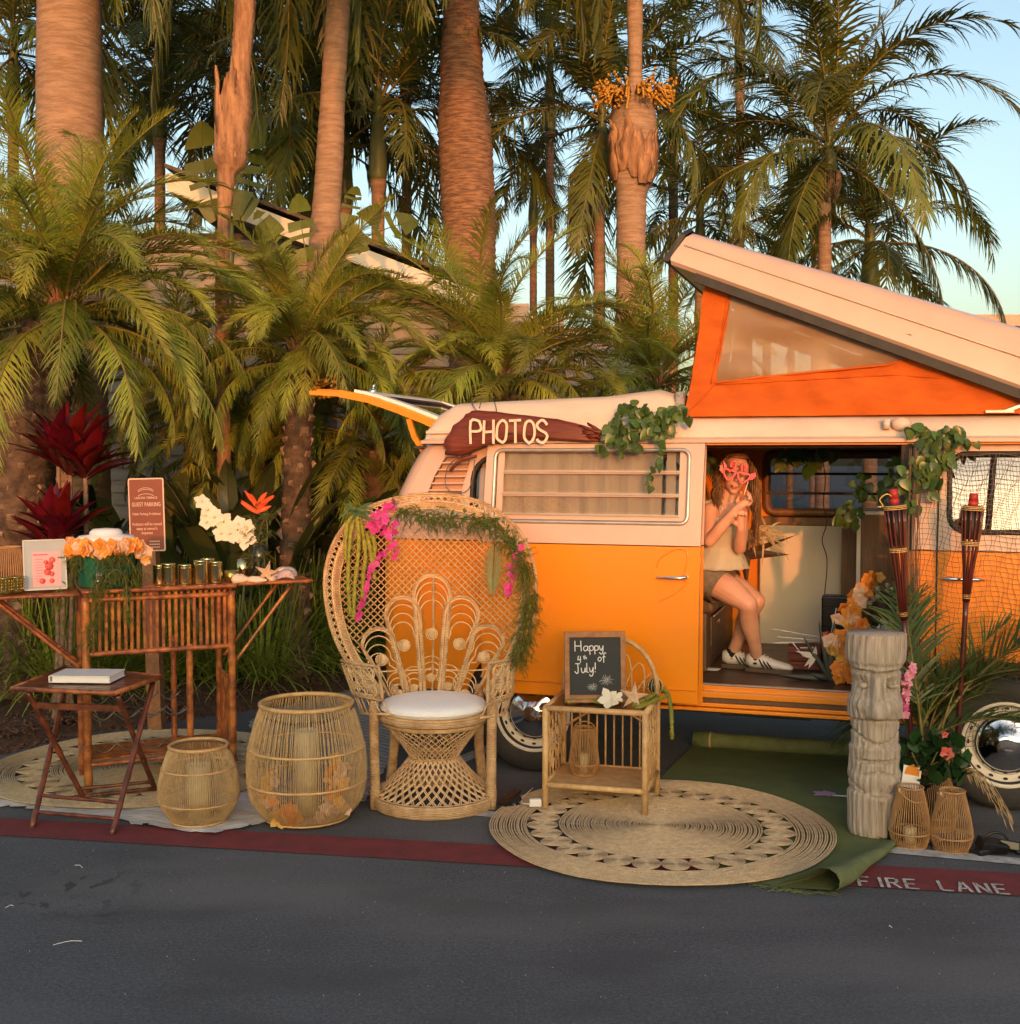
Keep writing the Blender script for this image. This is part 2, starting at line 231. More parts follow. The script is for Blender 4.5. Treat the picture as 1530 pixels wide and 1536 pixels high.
# ---------------------------------------------------------------- mesh building
class MB:
    def __init__(s): s.v = []; s.f = []
    def add(s, vs, fs):
        o = len(s.v); s.v.extend([tuple(p) for p in vs]); s.f.extend([tuple(i + o for i in f) for f in fs])
    def box(s, c, size, rot=None):
        hx, hy, hz = size[0] / 2, size[1] / 2, size[2] / 2
        ps = [Vector((x, y, z)) for x in (-hx, hx) for y in (-hy, hy) for z in (-hz, hz)]
        if rot is not None: ps = [rot @ p for p in ps]
        c = Vector(c)
        s.add([p + c for p in ps], [(0, 1, 3, 2), (4, 6, 7, 5), (0, 4, 5, 1), (2, 3, 7, 6), (0, 2, 6, 4), (1, 5, 7, 3)]); return s
    def beam(s, a, b, w_, h_, up=(0, 0, 1)):
        a = Vector(a); b = Vector(b); d = (b - a); L = d.length; d.normalize(); up = Vector(up)
        if abs(d.dot(up)) > 0.98: up = Vector((0, 1, 0))
        y = up.cross(d).normalized(); z = d.cross(y)
        M = Matrix((d, y, z)).transposed()
        return s.box((a + b) / 2, (L, w_, h_), M)
    def tube(s, pts, r, n=6, closed=False, cap=True):
        pts = [Vector(p) for p in pts]; m = len(pts)
        if m < 2: return s
        rs = r if isinstance(r, (list, tuple)) else [r] * m
        t0 = (pts[1] - pts[0]).normalized()
        u = Vector((0, 0, 1)) if abs(t0.z) < 0.9 else Vector((1, 0, 0))
        u = (u - t0 * u.dot(t0)).normalized(); vs = []
        cs = [(math.cos(2 * math.pi * k / n), math.sin(2 * math.pi * k / n)) for k in range(n)]
        for i in range(m):
            if closed: t = pts[(i + 1) % m] - pts[i - 1]
            else: t = pts[min(i + 1, m - 1)] - pts[max(i - 1, 0)]
            if t.length < 1e-9: t = t0.copy()
            t.normalize(); u = u - t * u.dot(t)
            if u.length < 1e-6: u = t.orthogonal()
            u.normalize(); b = t.cross(u); q = rs[i]; p = pts[i]
            for c_, s_ in cs: vs.append((p.x + (u.x * c_ + b.x * s_) * q, p.y + (u.y * c_ + b.y * s_) * q, p.z + (u.z * c_ + b.z * s_) * q))
        fs = []
        for i in range(m if closed else m - 1):
            j = (i + 1) % m
            for k in range(n):
                k2 = (k + 1) % n; fs.append((i * n + k, i * n + k2, j * n + k2, j * n + k))
        if cap and not closed:
            fs.append(tuple(range(n - 1, -1, -1))); fs.append(tuple((m - 1) * n + k for k in range(n)))
        s.add(vs, fs); return s
    def lathe(s, prof, n=24, c=(0, 0, 0), sx=1, sy=1, cap=True):
        c = Vector(c); vs = []; m = len(prof)
        for r, z in prof:
            for k in range(n):
                a = 2 * math.pi * k / n; vs.append((c.x + math.cos(a) * r * sx, c.y + math.sin(a) * r * sy, c.z + z))
        fs = []
        for i in range(m - 1):
            for k in range(n):
                k2 = (k + 1) % n; fs.append((i * n + k, i * n + k2, (i + 1) * n + k2, (i + 1) * n + k))
        if cap: fs.append(tuple(range(n - 1, -1, -1))); fs.append(tuple((m - 1) * n + k for k in range(n)))
        s.add(vs, fs); return s
    def ball(s, c, r, n=10, m=6, jit=0):
        if not isinstance(r, (tuple, list, Vector)): r = (r, r, r)
        vs = [(c[0], c[1], c[2] - r[2])]
        for i in range(1, m):
            ph = -math.pi / 2 + math.pi * i / m
            for k in range(n):
                a = 2 * math.pi * k / n; q = 1 + jit * (rnd() - 0.5)
                vs.append((c[0] + math.cos(ph) * math.cos(a) * r[0] * q, c[1] + math.cos(ph) * math.sin(a) * r[1] * q, c[2] + math.sin(ph) * r[2] * q))
        vs.append((c[0], c[1], c[2] + r[2])); fs = []
        for k in range(n): fs.append((0, 1 + (k + 1) % n, 1 + k))
        for i in range(m - 2):
            for k in range(n):
                k2 = (k + 1) % n; a = 1 + i * n; fs.append((a + k, a + k2, a + n + k2, a + n + k))
        e = len(vs) - 1; a = 1 + (m - 2) * n
        for k in range(n): fs.append((a + k, a + (k + 1) % n, e))
        s.add(vs, fs); return s
    def prism(s, outline, ext):          # planar outline pushed along ext
        o = [Vector(p) for p in outline]; ext = Vector(ext); n = len(o)
        tris = tessellate_polygon([o])
        fs = [tuple(t) for t in tris] + [tuple(i + n for i in reversed(t)) for t in tris]
        fs += [(i, (i + 1) % n, (i + 1) % n + n, i + n) for i in range(n)]
        s.add(o + [p + ext for p in o], fs); return s
    def leaf(s, base, d, nrm, L, Wd, bend=0.6, seg=4, shape=0.45, fold=0.0, grav=True):
        base = Vector(base); d = Vector(d).normalized(); nrm = Vector(nrm)
        if nrm.cross(d).length < 1e-4: nrm = d.orthogonal()
        side = d.cross(nrm).normalized(); nn = side.cross(d).normalized()
        p = base.copy(); vs = []; st = L / seg; dd = d.copy()
        for i in range(seg + 1):
            t = i / seg
            wv = Wd * 0.5 * (math.sin(math.pi * min(1, t ** (0.6 if shape < 0.5 else 1) * 0.95 + 0.05)) if i < seg else 0.0)
            if i == seg: vs.append(p.copy())
            elif fold: vs += [p - side * wv + nn * wv * fold, p.copy(), p + side * wv + nn * wv * fold]
            else: vs += [p - side * wv, p + side * wv]
            dd = (dd + (Vector((0, 0, -1)) if grav else -nn) * bend / seg).normalized(); p = p + dd * st
        fs = []; k = 3 if fold else 2
        for i in range(seg - 1):
            a = i * k
            if fold: fs += [(a, a + 1, a + 4, a + 3), (a + 1, a + 2, a + 5, a + 4)]
            else: fs.append((a, a + 1, a + 3, a + 2))
        a = (seg - 1) * k
        if fold: fs += [(a, a + 1, a + 3), (a + 1, a + 2, a + 3)]
        else: fs.append((a, a + 1, a + 2))
        s.add(vs, fs); return s
    def mesh(s, name, m=None, smooth=True):
        used = sorted({i for f in s.f for i in f})
        if len(used) < len(s.v): ix = {o: n_ for n_, o in enumerate(used)}; s.v = [s.v[i] for i in used]; s.f = [tuple(ix[i] for i in f) for f in s.f]
        me = bpy.data.meshes.new(name); me.from_pydata(s.v, [], s.f); me.update()
        if m is not None: me.materials.append(K[m] if isinstance(m, str) else m)
        if smooth: me.polygons.foreach_set('use_smooth', [True] * len(me.polygons))
        return me
    def build(s, name, m, parent=None, smooth=True, label=None, kind=None, auto=None):
        me = s.mesh(name, m, smooth); return link(name, me, parent, label, kind)
def link(name, me, parent=None, label=None, kind=None):
    o = bpy.data.objects.new(name, me); COL.objects.link(o)
    if parent is not None: o.parent = parent
    if label: o['label'] = label
    if kind: o['kind'] = kind
    return o
def thing(name, label, cat, loc=(0, 0, 0), rz=0, group=None, rot=None):
    o = bpy.data.objects.new(name, None); COL.objects.link(o); o.empty_display_size = 0.1
    o.location = loc; o.rotation_euler = rot if rot else (0, 0, rz); o['label'] = label; o['category'] = cat
    if group: o['group'] = group
    return o
def tag(o, label, cat, group=None):
    o['label'] = label; o['category'] = cat
    if group: o['group'] = group
    return o
def dup(root, loc=None, rz=None, label=None, scale=None):
    r = root.copy(); COL.objects.link(r)
    if loc is not None: r.location = loc
    if rz is not None: r.rotation_euler = (0, 0, rz)
    if label: r['label'] = label
    if scale: r.scale = (scale,) * 3
    for ch in list(root.children):
        c = ch.copy(); COL.objects.link(c); c.parent = r
        for g in ch.children:
            d = g.copy(); COL.objects.link(d); d.parent = c
    return r
def bevel(o, wd=0.004, seg=2):
    m = o.modifiers.new('bevel', 'BEVEL'); m.width = wd; m.segments = seg; m.limit_method = 'ANGLE'; m.angle_limit = R(40)
    return o
def arc(c, r, a0, a1, n=12, ax=(1, 0, 0), ay=(0, 0, 1)):
    c = Vector(c); ax = Vector(ax); ay = Vector(ay)
    rx, ry = r if isinstance(r, (tuple, list)) else (r, r)
    return [c + ax * math.cos(R(a0 + (a1 - a0) * i / n)) * rx + ay * math.sin(R(a0 + (a1 - a0) * i / n)) * ry for i in range(n + 1)]
def spline(pts, n=6):
    pts = [Vector(p) for p in pts]; out = []
    for i in range(len(pts) - 1):
        p0 = pts[max(i - 1, 0)]; p1 = pts[i]; p2 = pts[i + 1]; p3 = pts[min(i + 2, len(pts) - 1)]
        for k in range(n):
            t = k / n; t2 = t * t; t3 = t2 * t
            out.append(0.5 * ((2 * p1) + (p2 - p0) * t + (2 * p0 - 5 * p1 + 4 * p2 - p3) * t2 + (3 * p1 - p0 - 3 * p2 + p3) * t3))
    out.append(pts[-1]); return out
def rrect(x0, z0, x1, z1, r, n=5):     # rounded rectangle outline, 2D
    o = []
    for cx, cz, a in ((x1 - r, z1 - r, 0), (x0 + r, z1 - r, 90), (x0 + r, z0 + r, 180), (x1 - r, z0 + r, 270)):
        for i in range(n + 1):
            t = R(a + 90 * i / n); o.append((cx + r * math.cos(t), cz + r * math.sin(t)))
    return o
def flower(mb, c, nrm, r, n=5, cup=0.5, wd=0.8, layers=1, rag=0.0):
    nrm = Vector(nrm).normalized(); a = nrm.orthogonal().normalized(); b = nrm.cross(a); c = Vector(c)
    for ly in range(layers):
        rr = r * (1 - 0.28 * ly); off = U(0, 6.28)
        for k in range(n):
            t = off + 2 * math.pi * k / n + U(-rag, rag); d = a * math.cos(t) + b * math.sin(t)
            mb.leaf(c + nrm * 0.1 * r * ly, d + nrm * (cup + 0.5 * ly), nrm, rr * U(0.9, 1.1), rr * wd, 0.5, 3, 0.6, grav=False)
# stroke lettering
GL = {'P': [[(0, 0), (0, 1), (.55, 1), (.7, .85), (.7, .65), (.55, .5), (0, .5)]], 'H': [[(0, 0), (0, 1)], [(.7, 0), (.7, 1)], [(0, .5), (.7, .5)]],
      'O': [[(.35, 0), (.05, .2), (0, .5), (.1, .85), (.38, 1), (.65, .82), (.7, .5), (.62, .15), (.35, 0)]], 'T': [[(0, 1), (.75, 1)], [(.37, 1), (.37, 0)]],
      'S': [[(.68, .85), (.5, 1), (.2, 1), (.02, .8), (.1, .6), (.55, .42), (.68, .22), (.5, 0), (.2, 0), (0, .15)]],
      'F': [[(0, 0), (0, .44)], [(0, .56), (0, 1), (.65, 1)], [(.12, .5), (.5, .5)]], 'I': [[(.3, 0), (.3, 1)]],
      'R': [[(0, 0), (0, 1), (.5, 1)], [(.62, .9), (.66, .7), (.5, .52), (.12, .5)], [(.4, .42), (.7, 0)]],
      'E': [[(0, 0), (0, .44)], [(0, .56), (0, 1), (.62, 1)], [(.12, .5), (.5, .5)], [(.1, 0), (.65, 0)]],
      'L': [[(0, 1), (0, .1)], [(.1, 0), (.65, 0)]], 'A': [[(0, 0), (.32, 1)], [(.42, 1), (.74, 0)], [(.2, .33), (.56, .33)]],
      'N': [[(0, 0), (0, 1)], [(.08, .95), (.62, .05)], [(.7, 0), (.7, 1)]],
      'a': [[(.5, .5), (.2, .55), (0, .3), (.1, .03), (.35, .05), (.5, .3), (.52, .5), (.5, .1), (.6, 0)]],
      'p': [[(0, .5), (.02, -.4)], [(0, .4), (.25, .55), (.48, .4), (.45, .1), (.2, 0), (.02, .1)]],
      'y': [[(0, .5), (.1, .1), (.3, .05), (.5, .5)], [(.5, .5), (.4, -.3), (.15, -.42), (0, -.25)]],
      '4': [[(.1, .9), (0, .4), (.5, .42)], [(.42, .85), (.4, 0)]], 't': [[(.2, .9), (.2, .1), (.4, .02)], [(0, .6), (.4, .62)]],
      'h': [[(0, 1), (0, 0)], [(0, .35), (.25, .52), (.42, .35), (.42, 0)]], 'o': [[(.25, 0), (0, .25), (.22, .52), (.48, .3), (.25, 0)]],
      'f': [[(.5, .95), (.3, 1), (.18, .8), (.15, -.15)], [(0, .5), (.4, .52)]],
      'J': [[(.1, 1), (.65, 1)], [(.42, 1), (.4, .1), (.2, -.05), (0, .15)]], 'u': [[(0, .5), (.05, .1), (.25, 0), (.45, .15), (.48, .5), (.5, .05)]],
      'l': [[(.05, 1), (.03, .05), (.2, 0)]], '!': [[(.1, 1), (.08, .3)], [(.07, .05), (.08, 0)]]}
def stroke_text(mb, txt, M, h, wr=0.9, gap=0.28, wd=0.1, th=0.002, jit=0.02, sp=0.5):
    x = 0
    for ch in txt:
        if ch == ' ': x += h * sp; continue
        for st in GL[ch]:
            pts = [(x + p[0] * h * wr + U(-jit, jit) * h, p[1] * h + U(-jit, jit) * h) for p in st]
            sm = spline([Vector((p[0], p[1], 0)) for p in pts], 3) if len(pts) > 3 and ch not in 'FREHLANIT' else [Vector((p[0], p[1], 0)) for p in pts]
            for i in range(len(sm) - 1):
                a, b = sm[i], sm[i + 1]; d = (b - a)
                if d.length < 1e-6: continue
                d.normalize(); n_ = Vector((-d.y, d.x, 0)) * wd * h * 0.5; e = d * wd * h * 0.3
                q = [a - n_ - e, b - n_ + e, b + n_ + e, a + n_ - e]; zz = i * 0.00004
                vs = [M @ Vector((p.x, p.y, zz)) for p in q] + [M @ Vector((p.x, p.y, th + zz)) for p in q]
                mb.add(vs, [(3, 2, 1, 0), (4, 5, 6, 7), (0, 1, 5, 4), (1, 2, 6, 5), (2, 3, 7, 6), (3, 0, 4, 7)])
        wmax = max(p[0] for st in GL[ch] for p in st); x += (wmax * wr + gap) * h
    return x
def font_text(name, txt, size, M, m, parent, align='CENTER', ext=0.0006, sx=1.0, label=None, width=None):
    cu = bpy.data.curves.new(name, 'FONT'); cu.body = txt; cu.size = size; cu.align_x = align; cu.extrude = ext; cu.resolution_u = 2
    o = bpy.data.objects.new(name, cu); COL.objects.link(o); bpy.context.view_layer.update()
    me = bpy.data.meshes.new_from_object(o.evaluated_get(bpy.context.evaluated_depsgraph_get())); bpy.data.objects.remove(o)
    if width:
        xs = [v.co.x for v in me.vertices]; sx = width / max(1e-6, max(xs) - min(xs))
    me.transform(M @ Matrix.Diagonal((sx, 1, 1, 1))); me.materials.clear(); me.materials.append(K[m])
    return link(name, me, parent, label)
def evalmesh(o):
    bpy.context.view_layer.update()
    me = bpy.data.meshes.new_from_object(o.evaluated_get(bpy.context.evaluated_depsgraph_get())); return me
# ================================================================ SETTING: ground
def sheet(name, pts, z, m, kind='structure', grid=None):
    mb = MB(); o = [Vector((p[0], p[1], z)) for p in pts]
    mb.add(o, [tuple(t) for t in tessellate_polygon([o])])
    return mb.build(name, m, None, False, kind=kind)
asph = mat('asphalt', (0.072, 0.076, 0.085), (0.096, 0.100, 0.110), 1.1, 0.85, 0.45, 190, detail=9)
def asphalt_detail(m):      # oil spots, pale scuffs and fine aggregate
    n = m.node_tree.nodes; l = m.node_tree.links; b = n['Principled BSDF']
    src = b.inputs['Base Color'].links[0].from_socket; tc = n['Texture Coordinate']
    def layer(src, scale, lo, hi, col, dist, loc, rad, stretch=(1, 1, 1), amt=1.0):
        mp = n.new('ShaderNodeMapping'); mp.inputs['Scale'].default_value = stretch; l.new(tc.outputs['Object'], mp.inputs[0])
        z = n.new('ShaderNodeTexNoise'); z.inputs['Scale'].default_value = scale; z.inputs['Detail'].default_value = 3; l.new(mp.outputs[0], z.inputs[0])
        r_ = n.new('ShaderNodeMapRange'); r_.inputs[1].default_value = lo; r_.inputs[2].default_value = hi; r_.inputs[4].default_value = amt; l.new(z.outputs[0], r_.inputs[0])
        f = r_.outputs[0]
        if rad:
            vd = n.new('ShaderNodeVectorMath'); vd.operation = 'DISTANCE'; vd.inputs[1].default_value = loc; l.new(tc.outputs['Object'], vd.inputs[0])
            r2 = n.new('ShaderNodeMapRange'); r2.inputs[1].default_value = rad; r2.inputs[2].default_value = rad * 0.4; l.new(vd.outputs['Value'], r2.inputs[0])
            mu = n.new('ShaderNodeMath'); mu.operation = 'MULTIPLY'; l.new(f, mu.inputs[0]); l.new(r2.outputs[0], mu.inputs[1]); f = mu.outputs[0]
        mx = n.new('ShaderNodeMix'); mx.data_type = 'RGBA'; l.new(f, mx.inputs['Factor']); l.new(src, mx.inputs['A']); mx.inputs['B'].default_value = (*col, 1)
        return mx.outputs['Result']
    s0 = layer(src, 85, 0.50, 0.62, (0.17, 0.17, 0.175), 0, (0, 0, 0), 0, amt=0.45); s0 = layer(s0, 62, 0.54, 0.66, (0.04, 0.041, 0.044), 0, (0, 0, 0), 0, amt=0.5); s0 = layer(s0, 2.3, 0.50, 0.66, (0.062, 0.063, 0.068), 0, (0, 0, 0), 0, stretch=(.7, 1.5, 1), amt=0.6); s1 = layer(s0, 260, 0.60, 0.70, (0.26, 0.26, 0.26), 0, (0, 0, 0), 0, amt=0.7)
    s2 = layer(s1, 0.9, 0.50, 0.72, (0.19, 0.18, 0.175), 0, (0, 0, 0), 0, stretch=(0.5, 1.6, 1), amt=0.45)
    s3 = layer(s2, 15, 0.585, 0.62, (0.045, 0.043, 0.043), 0, tuple(G(100, 1338)), 0.34, stretch=(1, 0.55, 1), amt=0.9)
    s4 = layer(s3, 7, 0.58, 0.66, (0.05, 0.048, 0.048), 0, tuple(G(180, 1362)), 0.3, stretch=(0.6, 1.2, 1), amt=0.8)
    l.new(s4, b.inputs['Base Color'])
asphalt_detail(asph)
mb = MB(); nx = 40; mb.add([(-150, -80, 0), (150, -80, 0), (150, 220, 0), (-150, 220, 0)], [(0, 1, 2, 3)])
mb.build('asphalt_road', asph, None, False, kind='structure')
K['redpaint'] = mat('red_kerb_paint', (0.21, 0.032, 0.034), (0.15, 0.028, 0.03), 9, 0.85, 0.4, 160, c3=(0.12, 0.07, 0.068), detail=9)
K['whitepaint'] = mat('worn_white_paint', (0.60, 0.58, 0.55), (0.30, 0.28, 0.27), 16, 0.85, 0.3, 120, detail=8)
sl_, sl2, sr_, sr2 = G(0, 1228), G(0, 1254), G(1530, 1311), G(1530, 1345)
def ext(a, b, t): return a + (b - a) * t
top = [ext(sl_, sr_, -0.6), ext(sl_, sr_, 1.6)]; bot = [ext(sl2, sr2, -0.6), ext(sl2, sr2, 1.6)]
sheet('red_fire_lane_stripe', [bot[0], bot[1], top[1], top[0]], 0.004, 'redpaint')
mb = MB(); d_ = (G(1520, 1329) - G(1290, 1316)); d_.z = 0; d_.normalize(); up_ = Vector((-d_.y, d_.x, 0))
F0 = G(1290, 1331); Mx = Matrix.Translation((F0.x, F0.y, 0.0082)) @ Matrix((d_, up_, (0, 0, 1))).transposed().to_4x4()
stroke_text(mb, 'FIRE LANE', Mx, 0.104, wr=0.60, gap=0.26, wd=0.125, th=0.0003, jit=0.0, sp=0.62)
mb.build('fire_lane_lettering', 'whitepaint', None, False, kind='structure')
a, b = G(700, 1219), G(1640, 1303); q = (b - a).normalized(); pn = Vector((-q.y, q.x, 0)) * 0.045
sheet('white_parking_line', [a - pn, b - pn, b + pn, a + pn], 0.004, 'whitepaint')
a, b = G(585, 1185), G(760, 1112); q = (b - a).normalized(); pn = Vector((-q.y, q.x, 0)) * 0.05
sheet('white_bay_line', [a - pn, b - pn, b + pn, a + pn], 0.0045, 'whitepaint')
# planting bed
edge = [G(-500, 1178), G(-150, 1146), G(0, 1127), G(120, 1100), G(380, 1062), G(520, 1037), Vector((-0.6, 9.2, 0)), Vector((3, 9.3, 0)), Vector((12, 9.5, 0))]
mb = MB(); vs = []; nE = 60
def along(t):
    x = t * (len(edge) - 1); i = min(int(x), len(edge) - 2); return edge[i].lerp(edge[i + 1], x - i)
for j in range(30):
    for i in range(nE + 1):
        p = along(i / nE); yy = p.y + (j / 29) ** 1.5 * (24 - p.y)
        zz = 0.0 if j == 0 else 0.035 + 0.03 * math.sin(p.x * 7 + yy * 9) * (0.5 + 0.5 * math.sin(yy * 5)) + min(0.1, j * 0.012)
        vs.append((p.x + 0.02 * math.sin(i * 3.3), yy, zz))
fs = [(j * (nE + 1) + i, j * (nE + 1) + i + 1, (j + 1) * (nE + 1) + i + 1, (j + 1) * (nE + 1) + i) for j in range(29) for i in range(nE)]
mb.add(vs, fs); mb.build('planting_bed_soil', 'mulch', None, True, kind='structure')
mb = MB()
for i in range(5200):
    t = U(0.03, 0.62); p = along(t); q = rnd() ** 1.8 * 2.0
    if i % 9 == 0: q = U(-0.10, 0.02)
    c = Vector((p.x + U(-.05, .05), p.y + q, 0.05 + (0.0 if q > 0.1 else -0.043) + U(0, 0.035) * (q > .1)))
    mb.box(c, (U(.012, .05), U(.006, .016), U(.003, .008)), Euler((U(-.6, .6), U(-.6, .6), U(0, 3.14))).to_matrix())
mb.build('bark_mulch_chips', 'chip', None, False, kind='stuff')['label'] = 'loose brown bark mulch chips spread over the planting bed'
# litter on the asphalt
mb = MB(); lit = [((112, 1300), (124, 1304)), ((8, 1364), (20, 1361)), ((80, 1420), (123, 1414)), ((445, 1240), (455, 1236)), ((1334, 1392), (1338, 1394))]
for a, b in lit:
    A, B = G(*a), G(*b); A.z = B.z = 0.006; mb.tube(spline([A, (A + B) / 2 + Vector((0, .012, 0.002)), B], 4), 0.0013, 4)
for i in range(90):
    p = G(U(-50, 1580), 1255 + 290 * rnd() ** 1.2); p.z = 0.002; mb.ball(p, (U(.0008, .002), U(.0008, .002), .0012), 5, 3)
o = mb.build('pale_grit_on_road', 'paper', None, False, kind='stuff'); o['label'] = 'tiny pale twigs and grit scattered on the asphalt'

# ================================================================ BUILDINGS
hs = thing('mobile_home', 'beige clapboard home with white rake board, behind the palms on the left', 'house', (-3.2, 12.0, 0))
HY = 12.0
rndst = random.getstate()
def topz(x):  # underside of the raking eave (world x)
    a, b = W(365, 318, HY), W(700, 440, HY); return a.z + (b.z - a.z) * (x - a.x) / (b.x - a.x)
x0, x1 = -7.5, 1.3; z = 0.0; bh = 0.125; boards = {}
while z < 3.85:
    mb = MB(); xe = x1
    if z > 2.6: xe = min(x1, (W(365, 318, HY).x + (z - W(365, 318, HY).z) / ((W(700, 440, HY).z - W(365, 318, HY).z) / (W(700, 440, HY).x - W(365, 318, HY).x))))
    if xe > x0 + 0.5:
        a_ = [(x0 + 3.2, -0.028, z), (xe + 3.2, -0.028, z), (xe + 3.2, 0.0, z + bh), (x0 + 3.2, 0.0, z + bh), (x0 + 3.2, 0.02, z), (xe + 3.2, 0.02, z)]
        mb.add(a_, [(0, 1, 2, 3), (4, 5, 1, 0)]); mb.build('siding_board', 'siding', hs, False)
    z += bh
mb = MB(); a_, b_ = W(365, 330, HY), W(700, 452, HY); xr = -7.4; zl_ = a_.z + .0; mb.prism([(xr + 3.2, .05, 0), (4.4, .05, 0), (4.4, .05, b_.z - .5), (b_.x + 3.2, .05, b_.z - .12), (a_.x + 3.2, .05, a_.z - .12), (xr + 3.2, .05, a_.z - .12)], (0, 3, 0)); mb.build('wall_core', 'eave', hs, False)
for xc in (-1.03, 0.15): # white corner trims seen between the palms
    pass
for px_ in (328, 470):
    p = W(px_, 640, HY); mb = MB(); mb.box((p.x + 3.2, -0.05, 1.5), (0.16, 0.05, 3.0)); mb.build('trim_board', 'trim', hs, False)
wn_ = W(660, 640, HY); mb = MB()
def rake(px0, py0, px1, py1, Y0, th, dep, nm, m, par, org):
    a, b = W(px0, py0, Y0), W(px1, py1, Y0); a -= org; b -= org
    mb = MB(); mb.add([a, b, b + Vector((0, 0, th)), a + Vector((0, 0, th)), a + Vector((0, dep, 0)), b + Vector((0, dep, 0)), b + Vector((0, dep, th)), a + Vector((0, dep, th))],
                      [(0, 1, 2, 3), (0, 4, 5, 1), (3, 2, 6, 7), (1, 5, 6, 2), (4, 7, 6, 5), (0, 3, 7, 4)])
    return mb.build(nm, m, par, False)
org = Vector((-3.2, 12.0, 0))
rake(250, 286, 760, 482, 11.4, 0.17, 0.05, 'rake_board', 'trim', hs, org)
rake(250, 285, 760, 481, 11.46, 0.07, 3.4, 'eave_soffit', 'eave', hs, org)
rake(246, 250, 764, 446, 11.36, 0.035, 3.6, 'roof_slab', 'shingle', hs, org)
h2 = thing('neighbour_building', 'flat roofed building far behind the raised camper roof at the right edge', 'house', (10.2, 24, 0))
mb = MB(); mb.box((0.6, 1.5, 1.9), (4.6, 3, 3.8)); mb.build('wall', 'salmon', h2, False)
mb = MB(); mb.box((0.5, 1.3, 4.35), (5.4, 4.2, 0.22)); mb.build('roof_slab', 'salmon', h2, False)
mb = MB(); mb.box((0.5, 1.4, 4.02), (4.7, 3.2, 0.44)); mb.build('clerestory_window', 'dark', h2, False)
# an unseen home added behind the camera, its roof height set to shade the lower half
h3 = thing('mobile_home', 'long low pale mobile home, unseen, added behind the viewer to shade the lower half', 'house', (0, -22, 0))
mb = MB(); mb.box((0, -3, 1.65), (90, 6, 3.3)); mb.build('wall', 'siding', h3, False)
mb = MB(); mb.add([(-46, 0.5, 3.3), (46, 0.5, 3.3), (46, -3, 4.25), (-46, -3, 4.25), (-46, -6.5, 3.3), (46, -6.5, 3.3)], [(0, 1, 2, 3), (3, 2, 5, 4), (0, 3, 4), (1, 5, 2), (0, 4, 5, 1)]); mb.build('roof', 'shingle', h3, False)

# ================================================================ PALMS
def frond(name, L, ll, n, e0, e1, droop, wd, m, curve=1.2, bare=0.12, seed=0, vee=0.25, side=0.0):
    st = random.getstate(); random.seed(seed)
    mb = MB(); rmb = MB(); N = 22; pts = []; tans = []; p = Vector((0, 0, 0)); yaw = 0
    for i in range(N + 1):
        s = i / N; e = R(e0 + (e1 - e0) * s ** curve); yaw = side * s * s
        t = Vector((math.cos(e) * math.cos(yaw), math.cos(e) * math.sin(yaw), math.sin(e)))
        pts.append(p.copy()); tans.append(t); p = p + t * (L / N)
    rmb.tube(pts, [0.016 * (1 - 0.8 * i / N) * (L / 2) ** .5 for i in range(N + 1)], 4)
    gp0 = U(.3, 1.6)
    for i in range(n):
        s = bare + (1 - bare) * (i + U(-.3, .3)) / n; s = min(max(s, 0), 0.999); x = s * N; k = int(x); fpos = pts[k].lerp(pts[min(k + 1, N)], x - k); T = tans[k]
        sideV = Vector((-T.y, T.x, 0)); sideV = sideV.normalized() if sideV.length > 1e-3 else Vector((0, 1, 0))
        nr = sideV.cross(T).normalized()
        if nr.z < 0 and e1 > -80: nr = -nr
        sc = (math.sin(math.pi * min(1, (s - bare) / (1 - bare) * 0.78 + 0.17))) ** 0.7
        for sg in (-1, 1):
            if rnd() < 0.04 or (gp0 < s < gp0 + .05): continue
            an = R(62 - 38 * s + U(-9, 9) * (1 + 3.5 * droop)); l_ = ll * sc * U(0.85, 1.1)
            d = (T * math.cos(an) + sideV * sg * math.sin(an) + nr * (vee + U(-.2, .15))).normalized()
            q = fpos.copy(); ws = wd * (0.55 + 0.45 * sc); wv0 = (T - d * T.dot(d)).normalized() * ws / 2; vs = []
            segs = 4; dd = d.copy(); dr = droop * U(0.4, 1.8)
            for j in range(segs):
                wv = wv0 * (1.0, 1.15, 0.9, 0.55)[j]; vs += [q - wv, q + wv]
                dd = (dd + Vector((U(-.03, .03), U(-.03, .03), -dr * (0.3, 0.7, 1.1, 1.3)[j]))).normalized(); q = q + dd * (l_ / segs)
            vs.append(q); mb.add(vs, [(0, 1, 3, 2), (2, 3, 5, 4), (4, 5, 7, 6), (6, 7, 8)])
    nv = len(mb.v); nf = len(mb.f); mb.add(rmb.v, rmb.f)
    me = mb.mesh(name, m, True); me.materials.append(K['rachis'])
    mi = [0] * nf + [1] * (len(mb.f) - nf); me.polygons.foreach_set('material_index', mi)
    random.setstate(st); return me
FR = {}
def fset(key, L, ll, n, classes, droop, wd, m, **kw):
    FR[key] = [[frond('frond_mesh', L, ll, n, e0 + 3 * k, e1 - 5 * k, droop * (1 + .12 * k), wd, K[m], seed=hash((key, e0, k)) % 9999 if False else int(e0 * 7 + e1 + 31 * k + 500 + len(key)), side=(-0.5 + 0.25 * k), **kw) for k in range(5)] for e0, e1 in classes]
fset('date', 1.62, 0.27, 122, [(82, 30), (64, -18), (44, -50), (18, -70), (-10, -80)], 0.15, 0.0078, 'leafdate', vee=0.3)
fset('king', 2.7, 0.60, 84, [(82, 30), (60, -12), (34, -52), (2, -76), (-30, -84)], 0.20, 0.024, 'leaf', vee=0.16)
